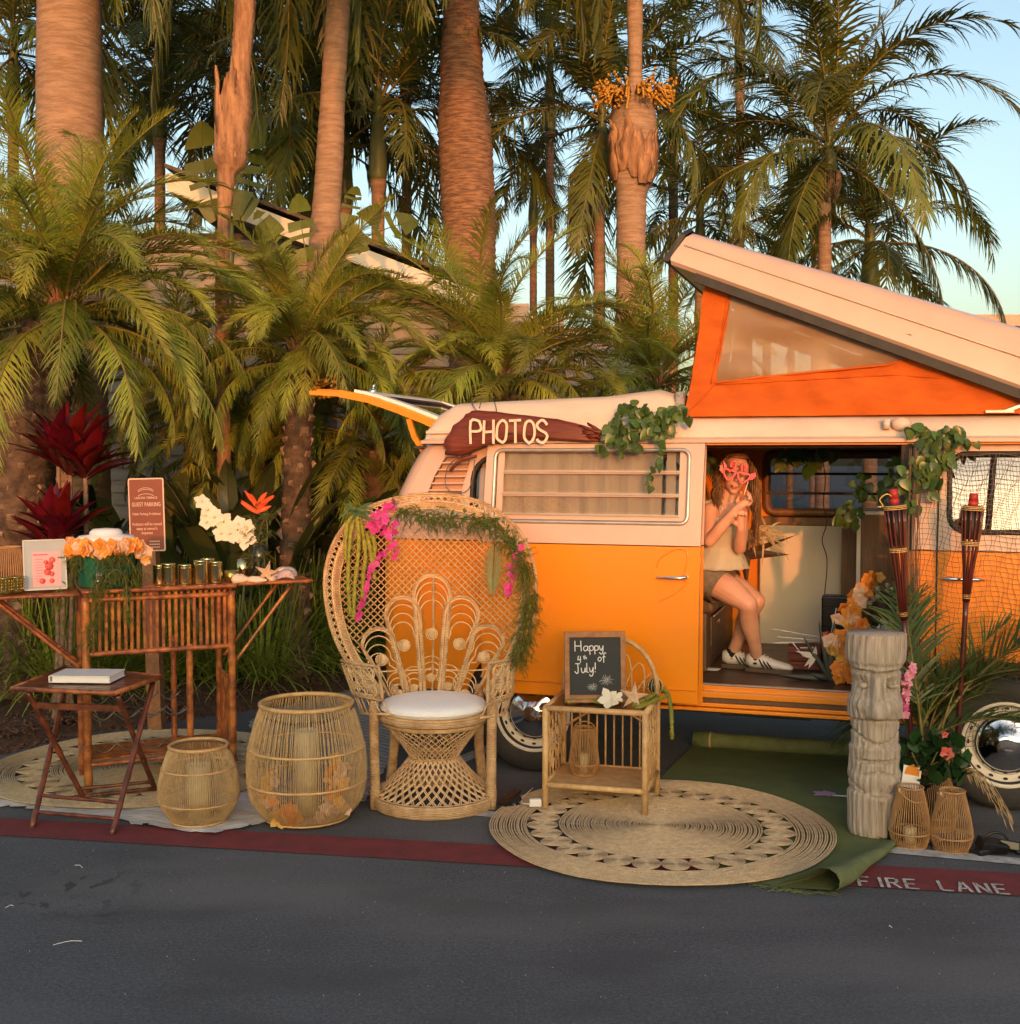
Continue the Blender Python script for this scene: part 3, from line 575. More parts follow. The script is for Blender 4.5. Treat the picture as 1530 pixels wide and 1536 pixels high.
fset('queen', 3.1, 0.62, 84, [(80, 20), (55, -25), (30, -65), (0, -85), (-35, -88)], 0.42, 0.024, 'leaf', vee=0.1)
fset('areca', 0.85, 0.28, 30, [(84, 45), (72, 15), (55, -15), (35, -45)], 0.12, 0.0115, 'areca', vee=0.3, bare=0.35)
CR = {'date': [5, 11, 14, 13, 7], 'king': [2, 4, 5, 5, 2], 'queen': [3, 5, 6, 6, 3], 'areca': [5, 7, 6, 4]}
def crown(par, c, kind, scale=1.0, dens=1.0, names='frond', tilt=6, squash=None, arcs=None):
    for ci, cnt in enumerate(CR[kind]):
        cnt = max(1, int(round(cnt * dens))); a0 = U(0, 360)
        for k in range(cnt):
            o = bpy.data.objects.new(names, random.choice(FR[kind][ci])); COL.objects.link(o); o.parent = par; o.location = Vector(c) + Vector((0, 0, -0.05 * ci * scale))
            az = a0 + 360 * k / cnt + U(-18, 18)
            if arcs: az = arcs[0] + (az % 360) / 360 * (arcs[1] - arcs[0])
            o.rotation_euler = (R(U(-tilt, tilt) * 2.5), R(U(-tilt, tilt)), R(az)); q = scale * U(0.78, 1.12); o.scale = (q, q, q)
def trunk(par, tr, Y, base, m, rings=0.09, ramp=0.05, name='trunk', n=18, ground=True):
    pts = [(W(px, py, Y), w_ / CF * Y / 2) for px, py, w_ in tr]
    if ground and pts[-1][0].z > 0.0:
        p, r_ = pts[-1]; pts.append((Vector((p.x, Y, 0.0)), r_ * 1.12))
    P = []; RR = []
    for i in range(len(pts) - 1):
        (a, ra), (b, rb) = pts[i], pts[i + 1]; k = max(2, int((a - b).length / (rings / 2)))
        for j in range(k):
            t = j / k; s = t * t * (3 - 2 * t); P.append(a.lerp(b, t) - base); RR.append((ra + (rb - ra) * s))
    P.append(pts[-1][0] - base); RR.append(pts[-1][1])
    RR = [r_ * (1 + (ramp if i % 2 else 0) + U(-ramp, ramp) * 0.35) for i, r_ in enumerate(RR)]
    mb = MB(); mb.tube(P, RR, n); return mb.build(name, m, par, True)
def palm(nm, label, tr, Y, c, kind, scale=1, dens=1, m='trunkgrey', group='tall palms standing behind the camper', shaft=None, tilt=6, rings=0.09, ramp=0.05, arcs=None):
    b_ = W(tr[-1][0], tr[-1][1], Y); base = Vector((b_.x, Y, 0)); t = thing(nm, label, 'palm tree', base, 0, group)
    trunk(t, tr, Y, base, m, rings, ramp)
    if shaft: trunk(t, shaft, Y, base, 'shaft', 0.3, 0.01, 'crownshaft', 14, False)
    if c: crown(t, W(c[0], c[1], Y) - base, kind, scale, dens, tilt=tilt, arcs=arcs)
    return t, base
# -- tall bare trunks
t1, b1 = palm('palm_tree', 'thickest smooth ringed pale palm trunk at the upper left', [(104, -330, 84), (104, 0, 90), (104, 120, 93), (105, 250, 95), (106, 420, 98)], 10.5, (104, -360), 'queen', 1.15, rings=0.10, ramp=0.012)
t3, b3 = palm('palm_tree', 'slim leaning ringed palm trunk between two green crownshafts, left of centre', [(520, -330, 34), (508, 0, 34), (500, 130, 36), (494, 250, 40), (484, 400, 46), (480, 520, 48)], 11, (522, -350), 'queen', 1.1, rings=0.12, ramp=0.035)
t4, b4 = palm('palm_tree', 'stout rough brown palm trunk bulging in the middle, behind the rear of the camper', [(688, -330, 44), (690, -60, 46), (692, 20, 52), (692, 100, 62), (697, 200, 78), (702, 300, 80), (707, 420, 72), (710, 520, 72)], 12, (688, -350), 'queen', 1.2, m='trunkrough', rings=0.07, ramp=0.05)
t2, b2 = palm('palm_tree', 'thin palm trunk with a shaggy peeling orange boot, upper left', [(372, -300, 24), (368, 0, 30), (362, 90, 28), (352, 170, 46), (345, 240, 48), (340, 262, 26), (336, 330, 18), (333, 430, 20)], 9.5, (374, -310), 'queen', 0.9, dens=0.8, m='boot', rings=0.06, ramp=0.08)
t5, b5 = palm('palm_tree', 'palm trunk with a swollen torn orange boot below its smooth stem, right of centre', [(952, -300, 26), (952, 0, 24), (953, 110, 20), (953, 132, 26), (950, 150, 62), (950, 200, 70), (949, 268, 62), (947, 292, 44), (946, 400, 42), (945, 500, 44)], 12.5, (952, -310), 'queen', 1.05, rings=0.10, ramp=0.03)
def boot_strips(t, base, cx, y0, y1, wpx, Y, n):
    for i in range(n):
        a = R(200 + 140 * i / n + U(-8, 8)); r_ = wpx / CF * Y / 2
        c0 = W(cx, y1, Y) - base; H = W(cx, y0, Y).z - W(cx, y1, Y).z; mb = MB(); z0 = U(0, .35) * H; L = U(.35, .62) * H
        d = Vector((math.cos(a), math.sin(a), 0)); s_ = Vector((-d.y, d.x, 0)); vs = []
        for k in range(6):
            tt = k / 5; rad = r_ * (0.98 + 0.16 * math.sin(tt * 3.1) + (0.18 if k == 5 else 0)); wv = s_ * r_ * 0.30 * math.sin(math.pi * min(1, tt * .8 + .18)) * U(.8, 1.2); p = c0 + d * rad + Vector((0, 0, z0 + L * tt)) + s_ * r_ * U(-.05, .05); vs += [p - wv, p + wv, p + wv - d * .02, p - wv - d * .02]
        fs = []
        for k in range(5):
            for q in range(4): fs.append((k * 4 + q, k * 4 + (q + 1) % 4, k * 4 + 4 + (q + 1) % 4, k * 4 + 4 + q))
        mb.add(vs, fs); mb.build('leaf_boot', 'boot', t, True)
boot_strips(t5, b5, 950, 150, 285, 70, 12.5, 12); boot_strips(t2, b2, 347, 60, 255, 42, 9.5, 12)
mb = MB(); c = W(950, 150, 12.5) - b5
for i in range(60):
    a = R(U(180, 360)); d = Vector((math.cos(a), math.sin(a), U(-.2, .8))); p = c + Vector((d.x * .18, d.y * .2, 0)); mb.tube([p, p + d * U(.08, .2), p + d * .24 + Vector((0, 0, -U(.05, .2)))], 0.012, 4)
    for k in range(4): mb.ball(p + d * U(.05, .26) + Vector((0, 0, U(-.12, .03))), .017, 5, 3)
mb.build('flower_cluster', 'seed', t5)
# -- king palms with green shafts
def king(label, cx, top, bot, w_, Y, sc, tx=None, tb=None, dens=1.0, kind='king', tw=None):
    tw = tw or w_ * 0.75; tx = tx or cx
    return palm('palm_tree', label, [(cx, bot - 2, w_), (tx, bot + 20, tw), (tx, tb or bot + 260, tw * 1.1)], Y, (cx, top), kind, sc, dens,
                shaft=[(cx, top - 16, w_ * .6), (cx, top + 20, w_ * .62), (cx, (top + bot) / 2, w_ * .95), (cx, bot - 12, w_ * 1.12), (cx, bot, w_ * .95)], rings=0.11, ramp=0.04, group='king palms with green crownshafts')
king('king palm with an olive crownshaft just left of the slim leaning trunk', 443, 140, 255, 24, 14, 0.95)
king('king palm with a bulging green crownshaft just right of the slim leaning trunk', 567, 152, 272, 25, 13, 0.95)
king('king palm whose crownshaft is half hidden behind the slim leaning trunk', 518, 205, 312, 22, 14.5, 0.85, dens=.8)
k1, kb1 = king('slim king palm with a dark crownshaft and hanging dry seed strings', 903, 165, 262, 20, 13.5, 0.95, tx=899, tb=480, tw=16)
mb = MB(); c = W(898, 265, 13.5) - kb1
for i in range(70):
    x = U(-.34, -.02); L = U(.45, .85); y = U(-.1, .1)
    mb.tube([c + Vector((0, -.06, .04)), c + Vector((x * .6, y - .05, .13)), c + Vector((x, y - .05, -.02)), c + Vector((x + U(-.02, .02), y - .05, -.3)), c + Vector((x + U(-.03, .03), y - .05, -L))], 0.008, 3)
mb.build('seed_strings', 'strings', k1, True)
r1, rb1 = king('tallest king palm with a broad crown against open sky, upper right', 1243, 205, 262, 23, 13.5, .93, tx=1237, tb=420, dens=1.35, tw=18)
mb = MB(); c = W(1240, 262, 13.5) - rb1
for i in range(26):
    a = R(U(180, 360)); d = Vector((math.cos(a) * .16, math.sin(a) * .14, 0)); mb.tube([c + d * .4, c + d * .9 + Vector((0, 0, .03)), c + d + Vector((0, 0, -.12)), c + d * .6 + Vector((0, 0, -U(.2, .34)))], .009, 4)
mb.build('flower_cluster', 'nub', r1)
king('lower king palm with a dark sheath just above the sloping camper roof, right', 1305, 352, 440, 26, 15, 0.8, dens=1.2)
king('distant slender palm left of the tallest palm at the upper right', 1187, 170, 262, 12, 20, .8, dens=.6)
king('distant grey palm directly beside the tallest palm trunk at the upper right', 1222, 225, 300, 13, 19, 0.5, dens=.4)
king('bushy palm rising behind the high end of the pop-up roof', 1050, 318, 400, 20, 15.5, .72, dens=1.0)
king('palm with its crown against the dark gap right of the bootless trunk, top centre', 1010, 80, 190, 18, 16.5, .75, dens=.65)
king('palm crown filling the space right of the stout trunk, top centre', 825, 80, 200, 16, 17, .85, dens=.65)
king('palm crown hanging low to the right of the stout brown trunk', 800, 270, 340, 14, 18, 0.5, dens=.8)
king('palm with dark fronds between the thick trunk and the shaggy boot, upper left', 240, 110, 210, 20, 15, .95, dens=1.2)
king('palm with a crown at the top left corner behind the thickest trunk', 20, 60, 170, 20, 14, 1.0, dens=1.2)
king('palm with dark fronds directly above the shaggy boot, upper left', 330, 20, 120, 18, 16, 1.0, dens=1.2)
king('palm crown at the top between the stout trunk and the slim leaning trunk', 610, 20, 140, 18, 15.5, .95, dens=.95)
king('palm crown behind the two green crownshafts, fronds hanging dark', 470, 30, 130, 16, 17, 1.0, dens=1.2)
king('background palm low behind the pop-up roof canvas at right', 1150, 400, 490, 16, 19, 0.6, dens=.6)
king('palm crown at the top edge right of centre', 1110, 0, 120, 16, 17, .75, dens=.7)
# -- pygmy date palms in front
def datepalm(label, tr, Y, c, sc=1.0, dens=1.0, nubs=220, extra=None):
    b_ = W(tr[-1][0], tr[-1][1], Y); base = Vector((b_.x, Y, 0)); t = thing('date_palm', label, 'palm tree', base, 0, 'shaggy date palms in the planting bed')
    trunk(t, tr, Y, base, 'datetrunk', 0.06, 0.08)
    P = [(W(px, py, Y) - base, w_ / CF * Y / 2) for px, py, w_ in tr]
    P.append((Vector((P[-1][0].x, 0, 0)), P[-1][1] * 1.1))
    L = [0]
    for i in range(len(P) - 1): L.append(L[-1] + (P[i][0] - P[i + 1][0]).length)
    nm = MB(); nm.add([(-.028, 0, 0), (.028, 0, 0), (.022, -.035, .03), (-.022, -.035, .03), (-.02, .0, .055), (.02, .0, .055)], [(0, 1, 2, 3), (3, 2, 5, 4), (0, 3, 4), (1, 5, 2)])
    nme = nm.mesh('leaf_base', 'nub', False)
    for i in range(nubs):
        q = (i + U(0, 1)) / nubs * L[-1]; k = max(j for j in range(len(L) - 1) if L[j] <= q); tt = (q - L[k]) / max(1e-6, L[k + 1] - L[k])
        p = P[k][0].lerp(P[k + 1][0], tt); r_ = P[k][1] * (1 - tt) + P[k + 1][1] * tt; a = i * 2.39996
        o = bpy.data.objects.new('leaf_base', nme); COL.objects.link(o); o.parent = t
        o.location = p + Vector((math.cos(a), math.sin(a), 0)) * r_ * .98; o.rotation_euler = (R(U(-25, 5)), 0, a + math.pi / 2 + U(-.2, .2)); s_ = U(.7, 1.3); o.scale = (s_, s_, s_ * U(.9, 1.5))
    crown(t, W(c[0], c[1], Y) - base, 'date', sc, dens, tilt=9)
    if extra:
        mb = MB(); cc = W(c[0], c[1] + 20, Y) - base
        for i in range(extra):
            a = U(0, 6.28); d = Vector((math.cos(a), math.sin(a), 0)); mb.tube([cc + d * .05, cc + d * U(.08, .16) + Vector((0, 0, U(.0, .25)))], [.02, .006], 4)
        mb.build('dry_leaf_stubs', 'boot', t)
    return t, base
datepalm('shaggy date palm with a leaning scaly trunk at the left edge', [(80, 490, 84), (66, 540, 92), (50, 620, 96), (28, 720, 98), (14, 830, 98), (6, 900, 104)], 8.3, (98, 445), 1.0, 1.45, 260, 60)
B_, Bb = datepalm('date palm with upright yellow-green fronds above the raised tailgate', [(452, 520, 34), (450, 600, 40), (446, 700, 42), (442, 830, 44)], 9.0, (452, 515), .82, 1.35, 120, 40)
datepalm('date palm with an orange-brown heart behind the rear roof of the camper', [(748, 560, 60), (742, 640, 64), (742, 760, 66)], 9.6, (745, 560), .93, 1.25, 60, 90)
datepalm('date palm hidden behind the camper roof with fronds beside the canvas', [(985, 600, 50), (985, 760, 54)], 10.2, (985, 560), .85, 1.0, 30, 30)
datepalm('date palm tucked behind the raised tailgate and the wicker chair', [(560, 660, 50), (560, 800, 54)], 9.9, (560, 650), .9, .9, 30)
datepalm('small dark date palm between the red sign and the tailgate', [(395, 690, 44), (395, 830, 48)], 10.3, (395, 680), .85, .8, 30)
datepalm('date palm off the left edge whose fronds reach into the frame', [(-150, 470, 70), (-160, 800, 80)], 9.2, (-150, 430), 1.1, 1.0, 30)
datepalm('low shaded date palm in front of the grey siding, left of centre', [(300, 640, 46), (302, 800, 50)], 10.6, (300, 600), 0.85, 1.0, 60)
mb = MB(); c = W(485, 578, 8.9) - Bb
for i in range(110):
    p = c + Vector((U(-.17, .17), U(-.12, .1), U(-.09, .09))); mb.ball(p, U(.010, .02), 5, 3)
    if i % 3 == 0: mb.tube([c + Vector((-.1, 0, -.05)), p], .004, 3)
mb.build('yellow_flower_cluster', 'seed', B_)

# ---------------------------------------------------------------- banana-type leaves
def paddle(L, Wd, m, name, seed, bend=0.5, rips=5):
    st = random.getstate(); random.seed(seed); mb = MB(); n = 16; P = []; d = Vector((0, 0, 1)); p = Vector((0, 0, 0))
    for i in range(n + 1):
        P.append(p.copy()); d = (d + Vector((bend / n * (1 + i / n), 0, -bend * .35 * i / n / n))).normalized(); p = p + d * L / n
    cut = sorted(random.sample(range(2, n - 1), rips))
    for sg in (-1, 1):
        seg = []; off = 0
        for i in range(n + 1):
            t = i / n; wv = Wd * .5 * math.sin(math.pi * min(1, t * .93 + .06)) ** .6
            if i in cut:
                if len(seg) > 1: pieces(mb, seg)
                seg = []; off = U(-.05, .05)
            T = (P[min(i + 1, n)] - P[max(i - 1, 0)]).normalized(); nr = Vector((0, 1, 0)).cross(T)
            seg.append((P[i] + nr * .001, P[i] + Vector((0, sg * wv, 0)) + nr * (-.18 * wv + off) - Vector((0, 0, U(0, .03)))))
        pieces(mb, seg)
    mb.tube(P, [.014 * (1 - .8 * i / n) for i in range(n + 1)], 5); random.setstate(st)
    return mb.mesh(name, m, True)
def pieces(mb, seg):
    vs = []
    for a, b in seg: vs += [a, (a + b) / 2 - Vector((0, 0, .0)), b]
    fs = []
    for i in range(len(seg) - 1): fs += [(i * 3, i * 3 + 1, i * 3 + 4, i * 3 + 3), (i * 3 + 1, i * 3 + 2, i * 3 + 5, i * 3 + 4)]
    mb.add(vs, fs)
ban = [paddle(1.25, .46, 'banana', 'banana_leaf', s) for s in (3, 8, 12)]
def leafy(nm, label, base, items, cat='plant', group=None, pname='leaf', stem=None):
    t = thing(nm, label, cat, base, 0, group)
    for me, loc, rot, sc in items:
        o = bpy.data.objects.new(pname, me); COL.objects.link(o); o.parent = t; o.location = Vector(loc) - Vector(base); o.rotation_euler = rot; o.scale = (sc,) * 3
    if stem:
        mb = MB(); a, b = Vector(stem[0]) - Vector(base), Vector(stem[1]) - Vector(base)
        mb.tube(spline([a, a.lerp(b, .5) + Vector((.03, 0, 0)), b], 5), [.05] * 5 + [.035] * 6, 8); mb.build('stem', 'shaft', t)
    return t
def lf(tilt, spin=90, lean=0): return (Matrix.Rotation(R(tilt), 3, 'Y') @ Matrix.Rotation(R(lean), 3, 'X') @ Matrix.Rotation(R(spin), 3, 'Z')).to_euler()
bx = W(440, 420, 10.2); bb = (bx.x, 10.2, 0)
leafy('banana_plant', 'banana plant with torn yellow-green paddle leaves beside the slim leaning trunk', bb,
      [(ban[0], W(462, 392, 10.2), lf(-12, 80, 8), .5), (ban[1], W(440, 405, 10.2), lf(-30, 100, 10), .5), (ban[2], W(508, 375, 10.2), lf(62, 80, 0), .62), (ban[0], W(500, 400, 10.2), lf(38, 95, 10), .55), (ban[1], W(420, 450, 10.2), lf(-65, 100), .5), (ban[2], W(520, 345, 10.2), lf(10, 90), .35)], group=None, stem=(bb, W(470, 440, 10.2)))
bx = W(330, 330, 10.8); bb = (bx.x, 10.8, 0)
leafy('banana_plant', 'banana plant with tall upright leaves behind the shaggy boot, upper left', bb,
      [(ban[1], W(350, 320, 10.8), lf(6, 90), .95), (ban[0], W(325, 330, 10.8), lf(-14, 80, 6), .8), (ban[2], W(360, 330, 10.8), lf(14, 100), .6)], stem=(bb, W(345, 330, 10.8)))
# ---------------------------------------------------------------- bird of paradise clumps and dark understorey
stre = [paddle(1.0, .26, 'leafbig', 'leaf', s, bend=.35, rips=1) for s in (21, 22, 23)]
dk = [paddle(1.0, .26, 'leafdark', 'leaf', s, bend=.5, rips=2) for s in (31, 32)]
def clump(label, px_, Y, n, h, mes, spread=.5, cat='plant', nm='bird_of_paradise_plant', tiltx=.5, grp='broad leaved clumps in the shade of the palms'):
    b_ = W(px_, 700, Y); base = Vector((b_.x, Y, 0.03)); t = thing(nm, label, cat, base, 0, grp); mb = MB()
    for i in range(n):
        a = U(0, 6.28); q = U(.1, 1) * spread; p = Vector((math.cos(a) * q * .35, math.sin(a) * q * .35, 0)); hh = h * U(.35, .8)
        top = p + Vector((math.cos(a) * q * .5, math.sin(a) * q * .5, hh)); mb.tube([p, p.lerp(top, .5) + Vector((0, 0, .04)), top], [.014, .011, .008], 5)
        o = bpy.data.objects.new('leaf', random.choice(mes)); COL.objects.link(o); o.parent = t; o.location = top
        o.rotation_euler = (U(-.25, .25), tiltx * q * 1.2 + U(-.1, .3), a); s_ = h * U(.35, .6); o.scale = (s_,) * 3
    mb.build('stalks', 'shaft', t); return t
clump('bird of paradise clump with long leaves just right of the brown parking sign', 345, 9.0, 26, 1.55, stre, .9)
clump('bird of paradise clump directly behind the brown parking sign', 235, 9.4, 22, 1.35, stre, .9)
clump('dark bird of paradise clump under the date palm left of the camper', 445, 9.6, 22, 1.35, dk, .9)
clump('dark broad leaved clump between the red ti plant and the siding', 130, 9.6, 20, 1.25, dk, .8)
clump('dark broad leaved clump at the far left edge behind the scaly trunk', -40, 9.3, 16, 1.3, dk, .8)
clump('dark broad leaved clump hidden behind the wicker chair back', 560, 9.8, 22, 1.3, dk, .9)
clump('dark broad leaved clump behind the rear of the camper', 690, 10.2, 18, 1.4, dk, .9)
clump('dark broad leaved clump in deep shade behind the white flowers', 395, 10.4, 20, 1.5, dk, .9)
# ---------------------------------------------------------------- red ti plants
def ti_leaf(seed):
    st = random.getstate(); random.seed(seed); mb = MB(); mb.leaf((0, 0, 0), (0.35, 0, 1), (-1, 0, .3), .46, .105, .9, 7, .6, fold=.35); random.setstate(st); return mb.mesh('leaf', 'ti', True)
TI = [ti_leaf(s) for s in (1, 2)]
def ti_plant(label, heads, basepx, Y):
    base = G(*basepx); base = Vector((base.x * Y / base.y, Y, 0.02)); t = thing('ti_plant', label, 'plant', base, 0, 'red ti plants beside the scaly trunk')
    for (px_, py_, sc) in heads:
        c = W(px_, py_, Y) - base; mb = MB(); mb.tube(spline([Vector((U(-.05, .05), 0, 0)), c * .5 + Vector((U(-.05, .05), U(-.05, .05), 0)), c], 8), .016, 7); mb.build('stem', 'tistem', t)
        for i in range(20):
            a = i * 2.4; o = bpy.data.objects.new('leaf', random.choice(TI)); COL.objects.link(o); o.parent = t; o.location = c + Vector((0, 0, (i / 26 - .5) * .16 * sc))
            o.rotation_euler = (U(-.2, .2), (1 - i / 20) * .95 - .25 + U(-.15, .15), a); o.scale = (sc * U(.8, 1.1),) * 3
    return t
ti_plant('tall crimson ti plant with a spiky rosette beside the scaly trunk', [(105, 700, 1.0), (128, 705, .9), (88, 690, .85)], (110, 1000), 7.9)
ti_plant('shorter crimson ti plant behind the framed menu', [(78, 818, .85), (95, 800, .8)], (85, 1000), 7.5)
# ---------------------------------------------------------------- liriope grass clumps, hedge
def grass_mesh(seed, n=260, L=.85):
    st = random.getstate(); random.seed(seed); mb = MB()
    for i in range(n):
        a = U(0, 6.28); q = rnd() ** .6 * .13; e = R(U(38, 88)); d = Vector((math.cos(a) * math.cos(e), math.sin(a) * math.cos(e), math.sin(e)))
        mb.leaf((math.cos(a) * q, math.sin(a) * q, 0), d, (-d.y, d.x, 0.01) if False else (0, 0, 1), L * U(.6, 1.1), .012, U(.7, 1.7), 6, .3)
    random.setstate(st); return mb.mesh('grass_clump', 'grass', True)
GM = [grass_mesh(s) for s in (1, 2, 3)]
gx = [(-60, 1048, 1), (-15, 1060, 1.05), (40, 1052, 1.05), (90, 1055, 1), (150, 1040, 1.05), (205, 1032, 1.0), (258, 1030, 1.05), (310, 1030, 1.1), (352, 1022, 1.1), (395, 1030, 1.15), (440, 1020, 1.1), (482, 1012, 1.1), (520, 1000, 1.0), (10, 1010, 1.1), (70, 1012, 1.1), (120, 1006, 1), (180, 1000, 1.1), (370, 985, 1.2), (420, 980, 1.2), (470, 975, 1.2), (560, 985, 1.1), (600, 978, 1.1), (240, 992, 1.1), (300, 988, 1.1), (1100, 985, 1), (1250, 985, 1)]
for i, (px_, py_, sc) in enumerate(gx[:24]):
    p = G(px_, py_); o = bpy.data.objects.new('grass_clump', GM[i % 3]); COL.objects.link(o); o.location = (p.x, p.y, .03); o.rotation_euler = (0, 0, U(0, 6)); sc *= 1.22; o.scale = (sc, sc, sc * U(.9, 1.05))
    tag(o, 'arching green liriope clump in the mulch ' + ('left of the bamboo bar' if px_ < 100 else 'directly behind the bamboo bar' if px_ < 340 else 'between the bamboo bar and the wicker chair' if px_ < 500 else 'behind the wicker chair'), 'grass', 'liriope clumps edging the planting bed')
mb = MB()
for i in range(5000):
    p = Vector((W(462, 860, 9.3).x + U(-.42, .5), 9.3 + U(-.35, .35), 0)); zt = .62 + .1 * math.sin(p.x * 9) + U(-.07, .05); p.z = zt - abs(random.gauss(0, .22)) if rnd() < .9 else zt
    p.z = max(.1, p.z); d = Vector((U(-1, 1), U(-1, .4), U(.2, 1.2))); mb.leaf(p, d, (U(-1, 1), U(-1, 1), 1), U(.05, .09), .013, .3, 2)
o = mb.build('clipped_hedge', 'hedge'); tag(o, 'low bright green feathery hedge between the shells table end and the wicker chair', 'hedge')
# ================================================================ CAMPER VAN (van coordinates: u forward, d inward, z up)
van = thing('camper_van', 'orange and cream vintage camper van with its pop-up roof, sliding door and tailgate open', 'camper van', VR, VAN_ROT)
def prof(z): return 0.018 * ((z - 0.95) / 0.5) ** 2 if z < 1.262 else 0.007 + (z - 1.262) * 0.15 + 0.06 * max(0, z - 1.62)
def skin(name, outline, holes, m, mapf, parent, step=0.06, thick=0.012, axis=1, both=True, label=None, smooth=True):
    o = [Vector((p[0], 0, p[1])) for p in outline]; hs_ = [[Vector((p[0], 0, p[1])) for p in h] for h in holes]
    allv = o + [p for h in hs_ for p in h]; tr = tessellate_polygon([[Vector((p.x, p.z, 0)) for p in lst] for lst in [o] + hs_])
    bm = bmesh.new(); bv = [bm.verts.new(p) for p in allv]
    for t in tr:
        try: bm.faces.new([bv[i] for i in t])
        except ValueError: pass
    zs = [p.z for p in allv]; us = [p.x for p in allv]
    z = math.ceil(min(zs) / step) * step
    while z < max(zs): bmesh.ops.bisect_plane(bm, geom=bm.verts[:] + bm.edges[:] + bm.faces[:], plane_co=(0, 0, z + .0007), plane_no=(0, 0, 1)); z += step
    if axis == 2:
        u = math.ceil(min(us) / step) * step
        while u < max(us): bmesh.ops.bisect_plane(bm, geom=bm.verts[:] + bm.edges[:] + bm.faces[:], plane_co=(u + .0007, 0, 0), plane_no=(1, 0, 0)); u += step
    for v in bm.verts: v.co = Vector(mapf(v.co.x, v.co.z))
    bm.normal_update(); me = bpy.data.meshes.new(name); bm.to_mesh(me); bm.free(); me.materials.append(K[m] if isinstance(m, str) else m)
    if smooth: me.polygons.foreach_set('use_smooth', [True] * len(me.polygons))
    ob = link(name, me, parent, label)
    if thick:
        sm = ob.modifiers.new('solid', 'SOLIDIFY'); sm.thickness = thick; sm.offset = 0
        if smooth: es = ob.modifiers.new('split', 'EDGE_SPLIT'); es.split_angle = R(40)
    return ob
def circ(cx, cz, r, a0=0, a1=360, n=20): return [(cx + r * math.cos(R(a0 + (a1 - a0) * i / n)), cz + r * math.sin(R(a0 + (a1 - a0) * i / n))) for i in range(n + 1)]
side = lambda u, z: (u, prof(z) + (0.35 * max(0, -0.55 - u) ** 2), z)
arch = lambda cx: list(reversed(circ(cx, 0.33, 0.40, 14, 166, 22)))
skin('lower_side_panel', [(-.84, .42), (-.84, 1.262), (.925, 1.262), (.925, .50), (.925, .42)] + [(.392, .42)] + list(reversed(arch(0))) + [(-.392, .42)], [], 'orange', side, van, axis=2)
# rear side window, vent recess
whole = rrect(-.37, 1.335, .80, 1.735, .13)
vrec = [(-.655, 1.47), (-.43, 1.47), (-.43, 1.55), (-.40, 1.66), (-.385, 1.755), (-.43, 1.765), (-.50, 1.755), (-.545, 1.72), (-.60, 1.62)]
skin('upper_side_panel', [(-.84, 1.268), (.925, 1.268), (.925, 1.80), (-.605, 1.80), (-.66, 1.72), (-.76, 1.52), (-.80, 1.40)], [whole, vrec], 'cream', side, van, axis=2)
skin('vent_recess', vrec, [], mat('vent_tan', (0.50, 0.27, 0.16), (0.44, 0.23, 0.13), 5, 0.5), lambda u, z: (u, side(u, z)[1] + .03, z), van, thick=0)
for i in range(7):
    z = 1.50 + i * .0385; mb = MB(); a_ = -.645 + max(0, z - 1.5) * .42; a = Vector((max(-.66, a_), side(-.62, z)[1] + .002, z)); b = Vector((-.40, side(-.42, z)[1] + .002, z + .002)); mb.beam(a, b, .022, .008, up=(0, .35, 1)); mb.build('vent_slat', 'cream', van, False)
def ring_tube(name, pts2, r, m, off=0.0, mapf=side, parent=None, n=6, flat=None):
    mb = MB(); mb.tube([Vector(mapf(p[0], p[1])) + Vector((0, off, 0)) for p in pts2], r, n, closed=True); return mb.build(name, m, parent or van)
ring_tube('window_seal', whole, .013, 'black', -.004)
skin('window_glass', whole, [], 'glass', lambda u, z: (u, prof(z) + .015, z), van, thick=0)
skin('curtain', rrect(-.36, 1.34, .79, 1.73, .1), [], 'curtain', lambda u, z: (u, prof(z) + .09 + .012 * math.sin(u * 60), z), van, thick=0, axis=2, step=.02)
# rear corner and back
mb = MB(); zz = [.42, .6, .9, 1.262, 1.40, 1.52, 1.66, 1.74, 1.80]; ue = [-.84, -.84, -.84, -.84, -.80, -.76, -.695, -.65, -.605]
vs = []
for z, u0 in zip(zz, ue):
    d0 = side(u0, z)[1]
    for k in range(9):
        a = math.pi / 2 * k / 8; vs.append((u0 - .11 * math.sin(a), d0 + .16 * (1 - math.cos(a)) * 1.0 + .02 * math.sin(a), z))
    vs.append((u0 - .12, .9, z)); vs.append((u0 - .11, 1.55 + .03, z)); vs.append((u0, 1.72 - prof(z), z))
n_ = 12; fs = [(i * n_ + k, i * n_ + k + 1, (i + 1) * n_ + k + 1, (i + 1) * n_ + k) for i in range(len(zz) - 1) for k in range(n_ - 1)]
nv = 4 * n_; mb.add(vs, [f for f in fs if max(f) < nv]); mb.build('rear_corner_lower', 'orange', van)
mb = MB(); k0 = [f for f in fs if min(f) >= 3 * n_ and min(f) % n_ < 8]; mb.add(vs, k0); mb.build('rear_corner_upper', 'cream', van)
